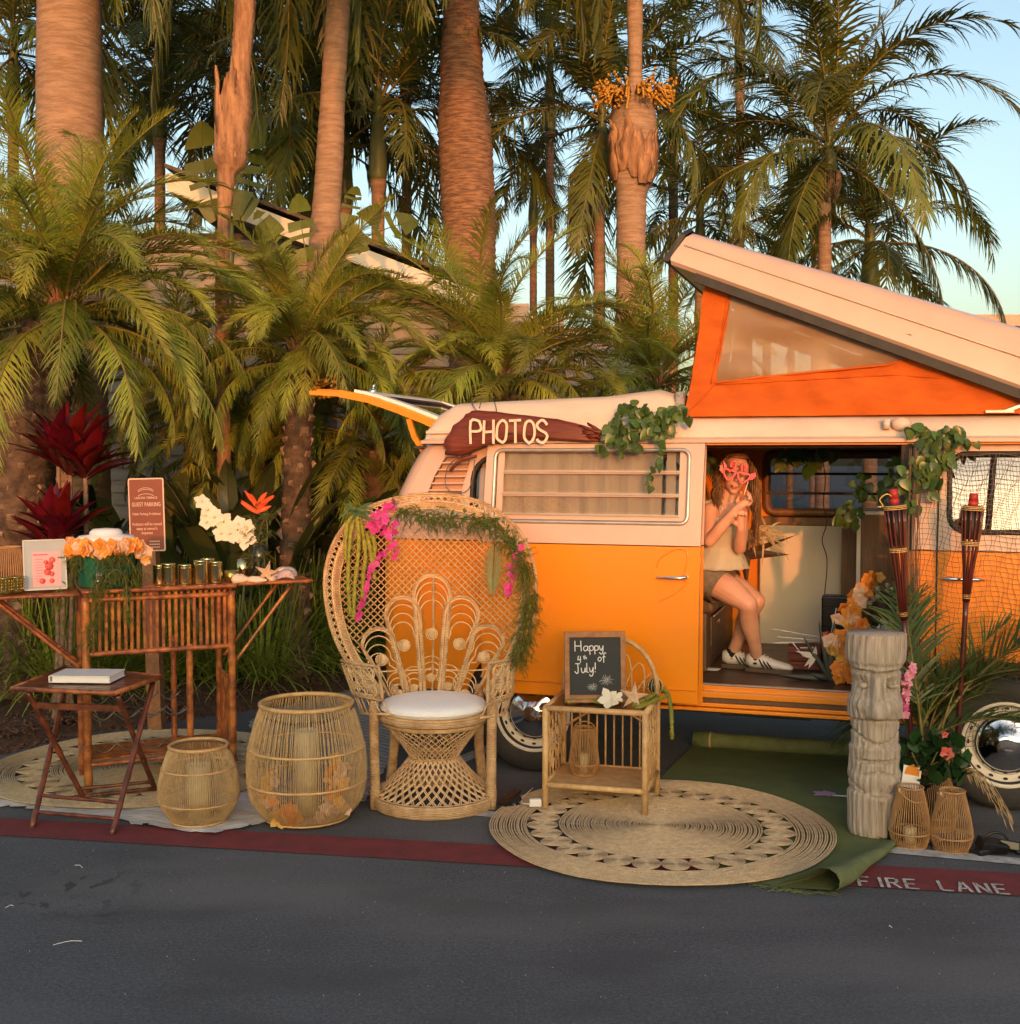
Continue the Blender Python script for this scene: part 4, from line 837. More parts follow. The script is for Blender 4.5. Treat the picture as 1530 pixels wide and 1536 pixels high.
# front half (front door and wheel arch)
fwin = rrect(2.13, 1.36, 2.86, 1.745, .08)
skin('front_lower_panel', [(1.955, .50), (1.955, 1.262), (3.25, 1.262), (3.25, .42)] + [(2.41 + .392, .42)] + list(reversed(arch(2.41))) + [(2.41 - .392, .50)], [], 'orange', side, van, axis=2)
skin('front_upper_panel', [(1.955, 1.268), (3.25, 1.268), (3.12, 1.80), (1.955, 1.80)], [fwin], 'cream', side, van, axis=2)
ring_tube('window_seal', fwin, .014, 'black', -.004)
skin('front_door_glass', fwin, [], 'mirror', lambda u, z: (u, prof(z) + .012, z), van, thick=0)
mb = MB(); mb.tube([(2.31, -.0, 1.37), (2.335, .05, 1.735)], .013, 6); mb.build('vent_wing_bar', 'black', van)
mb = MB(); mb.tube([(2.075, -.004, .52), (2.075, -.006, 1.26), (2.08, .03, 1.5), (2.085, .075, 1.79)], .004, 4); mb.build('door_gap', 'black', van)
mb = MB(); mb.tube([(2.10, -.035, 1.13), (2.14, -.045, 1.132), (2.26, -.045, 1.132), (2.29, -.02, 1.13)], .010, 8); mb.build('door_handle', 'chrome', van)
mb = MB(); mb.add([(3.25, .02, .42), (3.38, .3, .42), (3.38, 1.42, .42), (3.25, 1.70, .42), (3.25, .02, 1.27), (3.38, .3, 1.27), (3.38, 1.42, 1.27), (3.25, 1.70, 1.27), (3.12, .1, 1.80), (3.2, .3, 1.80), (3.2, 1.42, 1.80), (3.12, 1.62, 1.80)],
       [(0, 1, 5, 4), (1, 2, 6, 5), (2, 3, 7, 6)]); mb.build('nose_lower', 'orange', van)
mb = MB(); mb.add([(3.25, .02, 1.27), (3.38, .3, 1.27), (3.38, 1.42, 1.27), (3.25, 1.70, 1.27), (3.12, .1, 1.80), (3.2, .3, 1.80), (3.2, 1.42, 1.80), (3.12, 1.62, 1.80)], [(0, 1, 5, 4), (1, 2, 6, 5), (2, 3, 7, 6)]); mb.build('windscreen', 'glass', van)
# door posts
for nm, a, b, m_ in (('door_pillar_lower', (1.925, .03, .88), (.07, .05, .76), 'orange'), ('door_pillar_upper', (1.93, .085, 1.53), (.06, .06, .54), 'dark'), ('rear_pillar', (.885, .07, 1.15), (.05, .05, 1.3), 'dark')):
    mb = MB(); mb.box(a, b); bevel(mb.build(nm, m_, van, False), .006)
# roof body
def zt(u):
    K_ = [(-.66, 1.90), (-.60, 1.98), (-.50, 2.035), (0, 2.052), (.35, 2.062), (.55, 2.085), (.66, 2.093), (.735, 2.07), (.77, 1.96), (.80, 1.945), (3.0, 1.935), (3.2, 1.86)]
    for i in range(len(K_) - 1):
        if u <= K_[i + 1][0]: t = (u - K_[i][0]) / (K_[i + 1][0] - K_[i][0]); return K_[i][1] + (K_[i + 1][1] - K_[i][1]) * t
    return 1.86
us = [-.66, -.63, -.60, -.55, -.50, -.3, 0, .2, .35, .45, .55, .62, .66, .70, .735, .755, .77, .80, 1.2, 1.6, 2.0, 2.4, 2.8, 3.0, 3.2]; vs = []; ns = 16
for u in us:
    H = zt(u) - 1.822; near = [(.035, 0), (.040, .012), (.075, .10), (.085, .3), (.10, .6), (.13, .85), (.17, .96), (.24, 1.0)]
    rr_ = [(d, 1.822 + H * h) for d, h in near] + [(1.72 - d, 1.822 + H * h) for d, h in reversed(near)]
    for d, z in rr_: vs.append((u, d, z))
fs = [(i * ns + k, i * ns + k + 1, (i + 1) * ns + k + 1, (i + 1) * ns + k) for i in range(len(us) - 1) for k in range(ns - 1)]
fs += [tuple(range(ns))]
mb = MB(); mb.add(vs, [f for f in fs]); rf = mb.build('roof_body', 'rack', van); es = rf.modifiers.new('s', 'EDGE_SPLIT'); es.split_angle = R(50)
mb = MB(); mb.beam((-.66, .030, 1.812), (3.15, .030, 1.812), .050, .018); mb.build('rain_gutter', 'cream', van, False)
mb = MB(); mb.beam((.93, .052, 1.797), (3.10, .052, 1.797), .02, .012); mb.build('gutter_orange_edge', 'orange', van, False)
mb = MB(); mb.beam((-.645, .058, 1.868), (.78, .062, 1.868), .022, .016); mb.build('roof_ledge', 'rack', van, False)
mb = MB(); mb.box((.77, .20, 2.02), (.05, .14, .12)); bevel(mb.build('roof_end_pad', 'mat', van, False), .02)
mb = MB(); c = V(1352, 636, .06); mb.ball((c.x, .075, c.z), (.05, .03, .035), 10, 6); mb.box((c.x - .07, .07, c.z), (.03, .04, .05)); mb.build('roof_catch', 'rack', van)
c = V(1500, 617, .1); mb = MB(); mb.box((c.x, .12, c.z), (.13, .03, .012)); mb.tube([(c.x + .02, .12, c.z), (c.x + .16, .13, c.z + .05)], .012, 6); mb.build('roof_hinge_arm', 'alu', van, False)
# pop-up lid
def zb(u): return 2.742 - .3996 * (u - .733)
def ztop(u): return 2.915 - .341 * (u - .827)
mb = MB(); us = [.733 + i * (3.12 - .733) / 14 for i in range(15)]; vs = []
for i, u in enumerate(us):
    f = 0.055 if i == 0 else 0
    a, b = zb(u), ztop(u + (.094 if i == 0 else .05)); du = .094 if i == 0 else .05
    pr = [(0, .075, a), (0, .055, a + .02), (0, .058, a + .035), (du * .75, .10, a + (b - a) * .82), (du, .13, b - .012), (du, .20, b + .008), (du, .86, b + .03), (du, 1.52, b + .008), (du, 1.59, b - .012), (du * .75, 1.62, a + (b - a) * .82), (0, 1.665, a + .02), (0, 1.645, a)]
    for p in pr: vs.append((u + p[0], p[1], p[2]))
m_ = 12; fs = [(i * m_ + k, i * m_ + (k + 1) % m_, (i + 1) * m_ + (k + 1) % m_, (i + 1) * m_ + k) for i in range(14) for k in range(m_)] + [tuple(range(m_ - 1, -1, -1)), tuple(14 * m_ + k for k in range(m_))]
mb.add(vs, fs); ld = mb.build('roof_lid', 'cream', van); es = ld.modifiers.new('s', 'EDGE_SPLIT'); es.split_angle = R(38)
mb = MB(); a = Vector((.745, .0, zb(.745))); 
vs = [(.722, .06, zb(.722) + .01), (.805, .095, 2.895), (.835, .16, 2.928), (.835, 1.55, 2.928), (.722, 1.66, zb(.722) + .01), (.690, .06, zb(.722) + .02), (.775, .085, 2.90), (.82, .16, 2.945), (.82, 1.55, 2.945), (.69, 1.66, zb(.722) + .02)]
mb.add(vs, [(0, 1, 6, 5), (1, 2, 7, 6), (2, 3, 8, 7), (3, 4, 9, 8), (5, 6, 7, 8, 9), (0, 5, 9, 4)]); mb.build('lid_end_trim', 'black', van, False)
mb = MB(); mb.beam((.86, .085, zb(.86) - .022), (2.75, .085, zb(2.75) - .022), .05, .044, up=(0, 0, 1)); mb.build('lid_seal', 'black', van, False)
mb = MB(); mb.tube([(.80, .081, zb(.80) + .126), (3.0, .071, zb(3.0) + .17)], .004, 4); mb.build('lid_crease', 'rack', van)
c = V(1353, 497, .07); mb = MB(); n2 = [(c.x - .055, c.z + .01 - .006), (c.x - .05, c.z + .06), (c.x - .02, c.z + .085), (c.x + .025, c.z + .075), (c.x + .05, c.z + .04), (c.x + .05, c.z - .02)]
mb.tube(spline([(p[0], .082 + (p[1] - c.z) * .25, p[1]) for p in n2], 4), .006, 6); mb.build('lid_grab_rim', 'cream', van)
mb = MB(); mb.prism([(c.x - .045, .066, c.z + .0), (c.x + .045, .066, c.z - .018), (c.x + .045, .066, c.z - .034), (c.x - .035, .066, c.z - .016)], (0, .012, 0)); mb.build('lid_grab_slot', 'black', van, False)
# canvas
def P2(px, py, o=.13): q = V(px, py, o); return (q.x, q.z)
co = [(.795, 1.942), (2.72, 1.942), (2.70, zb(2.70) - .01), (.90, zb(.90) - .01), P2(1052, 455), P2(1046, 510), P2(1037, 570)]
ch_ = [P2(1096, 438), P2(1160, 462), P2(1250, 493), P2(1377, 535), P2(1332, 547), P2(1221, 558), P2(1140, 566), P2(1073, 574), P2(1080, 530), P2(1089, 480)]
wr = lambda u, z: .125 + .03 * max(0, min(1, (z - 1.95) / .7)) + .008 * math.sin(u * 6 + z * 22) + .006 * math.sin(u * 3 - z * 31) + .007 * math.sin(u * 31 + z * 13) * max(0, 1 - abs(z - 2.05) * 3) + .006 * math.sin((z - u * 1.4) * 60) * max(0, 1 - abs(u - .9) * 6)
skin('canvas_side', co, [ch_], 'canvas', lambda u, z: (u, wr(u, z), z), van, thick=0, axis=2, step=.03)
skin('canvas_window', ch_, [], 'screen', lambda u, z: (u, wr(u, z) + .003, z), van, thick=0, axis=2, step=.05)
for sm_p in ([(1073, 574), (1052, 600), (1030, 622)], [(1073, 577), (1200, 570), (1340, 562), (1520, 575)], [(1092, 436), (1082, 500), (1066, 576)]):
    mb = MB(); mb.tube([(V(*p, .13).x, wr(V(*p, .13).x, V(*p, .13).z) - .003, V(*p, .13).z) for p in [tuple(sm_p[0])] + [tuple(Vector(sm_p[i]).lerp(Vector(sm_p[i + 1]), k / 6)) for i in range(len(sm_p) - 1) for k in range(1, 7)]], .0035, 4); mb.build('canvas_seam', 'canvas', van)
ring_tube('canvas_window_hem', ch_, .006, 'canvas', -.003, lambda u, z: (u, wr(u, z), z))
fh = [(1.0, 2.12), (2.0, 2.12), (1.15, 2.45), (1.0, 2.5)]
skin('canvas_far_side', co, [fh], 'canvas', lambda u, z: (u, 1.72 - wr(u, z), z), van, thick=0, axis=2, step=.06)
mb = MB(); mb.add([(.80, .15, 1.95), (.80, 1.57, 1.95), (.90, 1.55, 2.64), (.90, .17, 2.64), (.815, .45, 2.05), (.815, 1.25, 2.05), (.885, 1.25, 2.52), (.885, .45, 2.52)], [(0, 1, 5, 4), (1, 2, 6, 5), (2, 3, 7, 6), (3, 0, 4, 7)]); mb.build('canvas_end', 'canvas', van, False)
mb = MB(); mb.add([(.815, .45, 2.05), (.815, 1.25, 2.05), (.885, 1.25, 2.52), (.885, .45, 2.52)], [(0, 1, 2, 3)]); mb.build('canvas_end_window', 'screen', van, False)
# sliding door, open and standing proud of the side
sdr = link('sliding_door', None, van) if False else None
DO = -.085
dmap = lambda u, z: (u, DO + prof(z), z)
dwin = rrect(-.222, 1.372, .862, 1.775, .045)
door = skin('sliding_door', [(-.268, .447), (.912, .447), (.922, 1.262), (-.268, 1.262)], [], 'orange', dmap, van, thick=.035, axis=2)
def dpart(nm, *a, **k): return skin(nm, *a, parent=door, **k)
skin('door_upper_panel', [(-.268, 1.266), (.922, 1.266), (.930, 1.795), (-.262, 1.795)], [rrect(-.215, 1.378, .855, 1.769, .04)], 'cream', dmap, door, thick=.035, axis=2)
ring_tube('door_window_frame', rrect(-.212, 1.381, .852, 1.766, .04), .011, 'alu', -.018, dmap, door)
zl = [(1.655, 1.755), (1.535, 1.637), (1.425, 1.517)]
fr = rrect(-.200, 1.392, .842, 1.757, .02)
skin('louvre_frame', fr, [[(-.165, a), (.80, a), (.80, b), (-.165, b)] for a, b in zl], K['cream'], lambda u, z: (u, DO + prof(z) + .006, z), door, thick=.014)
for a, b in zl:
    mb = MB(); mb.box((.3175, DO + prof(a) + .022, (a + b) / 2), (.96, .004, b - a - .004), Euler((R(6), 0, 0)).to_matrix()); mb.build('louvre_pane', 'glass', door, False)
    mb = MB(); mb.beam((-.17, DO + prof(a) - .008, a - .004), (.805, DO + prof(a) - .008, a - .004), .018, .008); mb.build('louvre_rail', 'alu', door, False)
skin('door_curtain', [(-.2, 1.38), (.70, 1.38), (.70, 1.80), (-.2, 1.80)], [], 'curtain', lambda u, z: (u, DO + prof(z) + .048 + .010 * math.sin(u * 55 + math.sin(z * 9)), z), door, thick=0, axis=2, step=.02)
mb = MB(); mb.beam((.745, DO + .12, 1.39), (.745, DO + .16, 1.77), .05, .03, up=(0, 1, 0)); mb.build('curtain_edge', 'cream', door, False)
a, b = V(986, 866, DO - .03), V(1031, 866, DO - .03)
mb = MB(); mb.tube([(a.x, DO - .045, a.z), (a.x + .1, DO - .05, a.z), (b.x - .01, DO - .05, b.z), (b.x, DO - .02, b.z)], [.008, .010, .011, .009], 8); mb.ball((b.x - .012, DO - .03, b.z), (.017, .025, .017), 8, 6); mb.build('door_handle', 'chrome', door)
sc = [V(px, py, DO) for px, py in ((986, 850), (990, 838), (1008, 826), (1022, 823), (1031, 828), (1032, 842), (1028, 858), (1030, 874), (1018, 886), (1000, 897), (990, 901))]
mb = MB(); mb.tube(spline([(p.x, DO + prof(p.z) - .018, p.z) for p in sc], 4), .005, 5); mb.build('handle_recess_rim', 'orange', door)
mb = MB(); mb.tube([(-.262, DO - .016, .52), (.905, DO - .016, .52)], .004, 4); mb.build('door_crease', 'orange', door)
# step and sill
for z, h_, d_, dp, m_ in ((.503, .036, .060, .04, 'orange'), (.480, .03, .012, .05, 'orange'), (.450, .03, .035, .04, 'brownvinyl'), (.425, .02, .018, .05, 'orange'), (.403, .018, -.004, .06, 'orange')):
    mb = MB(); mb.box(((.78 + 2.0) / 2, d_ + dp / 2, z), (2.0 - .78, dp, h_)); bevel(mb.build('sill_rail', m_, van, False), .004)
mb = MB(); mb.box((1.44, .068, .528), (1.10, .025, .006)); mb.build('threshold_strip', 'alu', van, False)
mb = MB(); mb.beam((.70, .01, .405), (.80, .01, .405), .05, .016); mb.build('jacking_tab', 'orange', van, False)
mb = MB(); mb.box((1.2, .87, .510), (4.0, 1.58, .03)); mb.build('cabin_floor', 'floorwood', van, False)
mb = MB(); mb.box((1.2, .92, .40), (2.0, 1.5, .10)); mb.box((1.2, .8, .33), (.5, .5, .14)); mb.box((0, 1.0, .31), (.1, 1.1, .1)); mb.box((2.41, 1.0, .31), (.1, 1.1, .1)); mb.build('underbody', 'black', van, False)
# interior shell
mb = MB(); mb.box((1.2, .88, 1.785), (3.9, 1.5, .012)); mb.build('headlining', 'dark', van, False)  # runs across the pop-top opening too, added to keep the cabin dark
iw = rrect(*[v for v in (V(1150, 768, 1.63).x, V(1150, 768, 1.63).z, V(1150, 768, 1.63).x + 1.15, 1.745)], .05)
skin('far_side_wall', [(-.9, .48), (3.2, .48), (3.2, 1.785), (-.75, 1.785)], [iw], 'orange', lambda u, z: (u, 1.66 - prof(z) * .6, z), van, thick=.02)
ring_tube('inner_window_frame', iw, .028, 'panelwood', -.02, lambda u, z: (u, 1.66 - prof(z) * .6, z))
skin('far_window_glass', iw, [], 'tinted', lambda u, z: (u, 1.665 - prof(z) * .6, z), van, thick=0)
iz0 = min(p[1] for p in iw); iz1 = 1.745; ix0 = min(p[0] for p in iw); ix1 = max(p[0] for p in iw)
for k in (1, 2):
    z = iz0 + (iz1 - iz0) * k / 3; mb = MB(); mb.beam((ix0, 1.60, z), (ix1, 1.60, z), .03, .016); mb.build('window_louvre_bar', 'dark', van, False)
mb = MB(); mb.box(((ix0 + ix1) / 2, 1.60, iz0 - .055), (ix1 - ix0 + .1, .05, .055)); bevel(mb.build('window_ledge', 'panelwood', van, False), .006)
a, b = V(1140, 785, 1.60), V(1262, 966, 1.60)
mb = MB(); mb.box(((a.x + b.x) / 2, 1.60, (.49 + a.z) / 2), (b.x - a.x, .03, a.z - .49)); bevel(mb.build('galley_panel', 'cream2', van, False), .012)
mb = MB(); mb.box((b.x - .01, 1.575, a.z - .15), (.02, .02, .28)); mb.build('panel_edge_strip', 'cream2', van, False)
a2, b2_ = V(1263, 787, 1.45), V(1286, 890, 1.45); mb = MB(); mb.box(((a2.x + b2_.x) / 2 + .15, 1.5, (.5 + a2.z) / 2), (b2_.x - a2.x + .30, .2, a2.z - .5)); mb.build('tall_cabinet', 'panelwood', van, False)
c1 = V(1290, 772, 1.0); c2_ = V(1345, 772, 1.0); mb = MB(); mb.box(((c1.x + c2_.x) / 2 + .04, 1.2, (.49 + c1.z) / 2), (c2_.x - c1.x + .08, .44, c1.z - .49)); gal = mb.build('galley_cabinet', 'panelwood', van, False)
for k in range(3):
    mb = MB(); zc = c1.z - .09 - k * .17; mb.box(((c1.x + c2_.x) / 2, .975, zc), (c2_.x - c1.x - .03, .012, .15)); mb.build('drawer_front', 'panelwood', gal, False)
mb = MB(); mb.box((c1.x - .005, .97, (.49 + c1.z) / 2), (.022, .02, c1.z - .49)); mb.build('edge_strip', 'cream2', gal, False)
mb = MB(); mb.box(((c1.x + c2_.x) / 2 + .04, 1.2, c1.z + .012), (c2_.x - c1.x + .12, .48, .02)); mb.build('counter_top', 'cream2', gal, False)
mb = MB(); mb.box((2.0, 1.15, 1.2), (.03, .9, 1.15)); mb.build('cab_blackout_panel', 'dark', van, False)  # dark panel added so the front cab stays dark
mb = MB(); mb.box((1.1, 1.64, .52), (2.0, .02, .06)); mb.build('skirting', 'dark', van, False)
# bench with drawer
mb = MB(); mb.box((.575, 1.02, .69), (.62, 1.2, .33)); bn = mb.build('bench_base', 'brownvinyl', van, False); bevel(bn, .01)
mb = MB(); mb.box((.891, .80, .735), (.012, .50, .17)); bevel(mb.build('bench_drawer', 'brownvinyl', van, False), .004)
mb = MB(); mb.beam((.905, .56, .825), (.905, 1.04, .825), .008, .01); mb.build('drawer_trim', 'alu', van, False)
mb = MB(); mb.box((.905, .72, .775), (.02, .07, .022)); bevel(mb.build('drawer_latch', 'chrome', van, False), .004)
mb = MB(); mb.box((.60, 1.02, .905), (.66, 1.22, .11)); bevel(mb.build('seat_cushion', 'brownvinyl', van, False), .03, 3)
mb = MB(); mb.box((.34, 1.02, 1.15), (.14, 1.2, .5), Euler((0, R(-8), 0)).to_matrix()); bevel(mb.build('backrest_cushion', 'brownvinyl', van, False), .04, 3)
mb = MB(); mb.box((2.62, .55, .9), (.5, .5, .14)); mb.box((2.30, .55, 1.2), (.12, .48, .62), Euler((0, R(-8), 0)).to_matrix()); bevel(mb.build('driver_seat', 'brownvinyl', van, False), .04, 3)
# wheels
def wheel(u):
    wv = thing('wheel', '', '', (0, 0, 0)) if False else None
    c = (u, .0, .325)
    mb = MB(); pr = [(.19, -.085), (.215, -.10), (.26, -.108), (.30, -.10), (.322, -.085), (.328, -.06), (.328, .06), (.322, .085), (.30, .10), (.215, .10), (.19, .085)]
    def lat(pr, n=48, dd=.075, close=True):
        vs = []; m = len(pr)
        for r_, y in pr:
            for k in range(n): a = 2 * math.pi * k / n; vs.append((u + math.cos(a) * r_, dd + y, .325 + math.sin(a) * r_))
        fs = [(i * n + (k + 1) % n, i * n + k, ((i + 1) % m) * n + k, ((i + 1) % m) * n + (k + 1) % n) for i in range(m if close else m - 1) for k in range(n)]
        return vs, fs
    mb.add(*lat(pr)); ty = mb.build('wheel', 'tyre', van)
    mb = MB()
    for k in range(60):
        a = 2 * math.pi * k / 60
        for y in (-.045, 0, .045): mb.box((u + math.cos(a) * .329, .075 + y, .325 + math.sin(a) * .329), (.007, .03, .026), Euler((0, -a, 0)).to_matrix())
    mb.build('tread', 'tyre', ty, False, kind='stuff')
    mb = MB(); mb.add(*lat([(.213, -.098), (.208, -.105), (.195, -.098), (.196, -.085), (.192, -.060), (.158, -.055)], close=False)); mb.build('rim', 'cream2', ty)
    mb = MB()
    n = 72; vs = []
    for r_, y in ((.158, -.055), (.146, -.062)):
        for k in range(n): a = 2 * math.pi * k / n; vs.append((u + math.cos(a) * r_, .075 + y, .325 + math.sin(a) * r_))
    mb.add(vs, [((k + 1) % n, k, n + k, n + (k + 1) % n) for k in range(n)]); mb.build('rim_web', 'cream2', ty)
    for k in range(16):
        a = 2 * math.pi * k / 16; mb = MB(); cx, cz = u + math.cos(a) * .174, .325 + math.sin(a) * .174
        o = [Vector((cx + math.cos(a) * .0065 * math.cos(t) - math.sin(a) * .012 * math.sin(t), .0145, cz + math.sin(a) * .0065 * math.cos(t) + math.cos(a) * .012 * math.sin(t))) for t in [2 * math.pi * j / 10 for j in range(10)]]
        mb.prism(o, (0, -.003, 0)); mb.build('rim_slot', 'black', ty, False)
    mb = MB(); mb.add(*lat([(.150, -.058), (.147, -.074), (.122, -.088), (.080, -.098), (.062, -.118), (.03, -.124), (.0005, -.125)], close=False)); mb.build('hub_cap', 'chrome', ty)
wheel(0.0); wheel(2.41)
# raised tailgate
gate = MB(); gk = [(-.60, 1.905), (-.70, 1.945), (-.86, 2.005), (-1.05, 2.068), (-1.25, 2.108), (-1.44, 2.122)]
def gp(t):
    x = t * (len(gk) - 1); i = min(int(x), len(gk) - 2); f = x - i; return (gk[i][0] + (gk[i + 1][0] - gk[i][0]) * f, gk[i][1] + (gk[i + 1][1] - gk[i][1]) * f)
gout = [(0, .22), (0, 1.50), (.8, 1.52), (1, 1.44), (1, .28), (.8, .20)]; ghole = [(.14, .36), (.14, 1.36), (.60, 1.38), (.60, .34)]
def gskin(nm, o, h, m, dz, th): return skin(nm, [(a, b) for a, b in o], [[(a, b) for a, b in q] for q in h], m, lambda t, d: (gp(t)[0], d, gp(t)[1] + dz), van, step=.08, thick=th, axis=2, smooth=False)
tg = gskin('tailgate', gout, [ghole], 'orange', .0, .03)
g2 = gskin('tailgate_inner_frame', [(.02, .25), (.02, 1.47), (.72, 1.49), (.72, .23)], [ghole], 'white', .026, .018)
gskin('tailgate_glass', ghole, [], 'glass', .01, 0)
mb = MB(); mb.tube([Vector((gp(t)[0], d, gp(t)[1] + .015)) for t, d in ghole] , .012, 6, closed=True); mb.build('tailgate_seal', 'black', van)
mb = MB(); [mb.beam((gp(q)[0], .20, gp(q)[1] - .012), (gp(q - .2)[0], .20, gp(q - .2)[1] - .012), .03, .045 - .02 * q) for q in (1, .8, .6, .4, .2)]; mb.build('tailgate_near_edge', 'orange', van, False)
c = Vector((gp(.72)[0], .5, gp(.72)[1] + .05)); mb = MB(); mb.box(c - Vector((0, 0, .015)), (.05, .05, .025)); mb.tube([c, c + Vector((.01, 0, .03))], .009, 8); mb.build('tailgate_latch', 'chrome', van)
st_ = [V(px, py, .22) for px, py in ((614, 628), (617, 640), (622, 655), (630, 668), (640, 684))]
mb = MB(); 
for i in range(4): mb.beam(st_[i], st_[i + 1] + (st_[i + 1] - st_[i]) * .1, .03, .026, up=(0, 1, 0))
mb.build('tailgate_strut', 'orange', van, False)
# ---------------------------------------------------------------- PHOTOS bark sign on the roof
Bp = lambda px, py, o=-.02: V(px, py, o)
bo = [(668, 682), (667, 668), (680, 638), (700, 622), (712, 615), (760, 620), (800, 624), (850, 632), (880, 640), (894, 650), (900, 660), (890, 663), (840, 660), (780, 662), (730, 668), (700, 681), (685, 684)]
sg = thing('photo_sign', 'red-brown bark plank with hand painted cream letters reading PHOTOS, lashed to the roof', 'sign', VW(Bp(780, 650)), VAN_ROT)
oo = Bp(780, 650); pts = [Bp(px, py) - oo for px, py in bo]; cn = sum(pts, Vector()) / len(pts)
mb = MB(); sm = spline(pts + [pts[0]], 3)[:-1]; n = len(sm); rings = [1.0, .97, .85, .6, .3, .05]; vs = []
for s_ in rings:
    for jj, p in enumerate(sm):
        q = cn + (p - cn) * s_ * (1 + (.02 * math.sin(jj * 2.3) + .018 * math.sin(jj * 5.1)) * s_); q.y = -.045 * (1 - s_ ** 2) ** .5 - (0.012 if s_ < 1 else 0) + .01 * math.sin(q.x * 16); vs.append(q)
fs = [(i * n + (k + 1) % n, i * n + k, (i + 1) * n + k, (i + 1) * n + (k + 1) % n) for i in range(5) for k in range(n)]
vs += [p + Vector((0, .035, 0)) for p in sm]; fs += [(k, (k + 1) % n, 6 * n + (k + 1) % n, 6 * n + k) for k in range(n)]
mb.add(vs, fs); mb.build('bark_plank', 'bark', sg)
mb = MB()
for i in range(16):
    a = Bp(U(868, 890), U(634, 658)) - oo; b = Bp(U(893, 915), U(652, 664)) - oo; mb.tube([a + Vector((0, -.03, 0)), (a + b) / 2 + Vector((0, -.045, .01)), b], [.006, .004, .002], 4)
mb.build('frayed_end', 'bark', sg)
a, b = Bp(706, 664, -.098), Bp(828, 664, -.098); a -= oo; b -= oo; xd = (b - a).normalized(); Mx = Matrix.Translation(a + Vector((0, .002, .0))) @ Matrix((xd, Vector((0, .0, 1)), Vector((0, -1, 0)))).transposed().to_4x4()
mb = MB(); stroke_text(mb, 'PHOTOS', Mx, .118, wr=.70, gap=.14, wd=.115, th=.004, jit=.035); mb.build('lettering', 'cream3', sg, False)
mb = MB(); mb.tube(spline([Bp(714, 615, -.03) - oo, Bp(708, 604, .1) - oo, Bp(716, 598, .12) - oo, Bp(722, 600, .1) - oo, Bp(719, 612, -.03) - oo], 5), .0035, 4)
mb.tube(spline([Bp(690, 684, -.05) - oo, Bp(672, 700, -.05) - oo, Bp(668, 725, -.05) - oo, Bp(678, 738, -.05) - oo, Bp(698, 738, -.05) - oo, Bp(708, 722, -.05) - oo, Bp(712, 690, -.05) - oo], 5), .003, 4)
mb.tube(spline([Bp(735, 598, .1) - oo, Bp(742, 604, .05) - oo, Bp(745, 618, -.03) - oo], 5), .003, 4); mb.build('tie_wire', 'wire', sg)
mb = MB(); mb.tube(spline([Bp(675, 707, -.02) - oo, Bp(683, 697, -.03) - oo, Bp(697, 688, -.03) - oo, Bp(715, 684, -.02) - oo], 5), [.004] + [.011] * 12 + [.008] * 3, 6); mb.build('curled_bark_strip', 'bark', sg)

# ---------------------------------------------------------------- pothos vines
def heart(L):
    mb = MB(); o = [(0, 0), (.22, .10), (.42, .02), (.50, -.22), (.44, -.5), (.25, -.8), (0, -1.1)]; vs = []
    rows = [(0, 0), (-.05, .30), (.06, .44), (-.2, .50), (-.45, .46), (-.75, .28), (-1.1, 0)]
    vs = []; ys = [.02, -.12, -.32, -.55, -.8, -1.1]; ws_ = [.30, .48, .5, .42, .26, 0]
    for y, w_ in zip(ys, ws_): vs += [(-w_ * L, .12 * L * (w_), y * L), (0, -.06 * L, (y - (.0 if y < -.0 else .02)) * L), (w_ * L, .12 * L * w_, y * L)]
    fs = []
    for i in range(5): fs += [(i * 3, i * 3 + 1, i * 3 + 4, i * 3 + 3), (i * 3 + 1, i * 3 + 2, i * 3 + 5, i * 3 + 4)]
    mb.add(vs, fs); return mb.mesh('leaf', 'pothos', True)
HE = heart(.052)
def vine(label, strands, spread, nper, vanrel=True, cat='vine', sc=1.0, off=-.03):
    c0 = strands[0][0]; base = VW(V(c0[0], c0[1], c0[2])); t = thing('pothos_vine', label, cat, base, VAN_ROT); o0 = V(c0[0], c0[1], c0[2])
    mb = MB()
    for sN, stn in enumerate(strands):
        P = spline([V(*q) - o0 for q in stn], 6); mb.tube(P, .0035, 4)
        for i in range(int(1.7 * nper * max(1, len(stn) - 1))):
            p = P[int(rnd() * (len(P) - 1))] + Vector((random.gauss(0, spread), random.gauss(0, spread * .6) - .01, random.gauss(0, spread)))
            l_ = bpy.data.objects.new('leaf', HE); COL.objects.link(l_); l_.parent = t; l_.location = p; l_.rotation_euler = (U(-.9, .35), U(-.9, .9), U(-.9, .9)); q = sc * U(.65, 1.25); l_.scale = (q, q, q)
    mb.build('stem', 'rachis', t); return t
vine('leafy pothos vine draped over the roof edge just right of the PHOTOS sign', [[(1035, 622, -.02), (1000, 620, -.03), (960, 632, -.03), (925, 650, -.03)], [(1010, 612, -.03), (985, 640, -.06), (995, 665, -.11)], [(925, 632, -.02), (918, 645, -.03), (905, 670, -.09)], [(975, 622, -.03), (950, 612, .0), (930, 625, -.03)], [(1010, 630, -.04), (950, 652, -.08), (935, 665, -.10)]], .022, 9)
vine('single pothos tendril hanging down across the sliding door window', [[(990, 655, -.13), (992, 680, -.13), (984, 700, -.13), (975, 715, -.13), (982, 735, -.13)]], .009, 3.0, sc=.7)
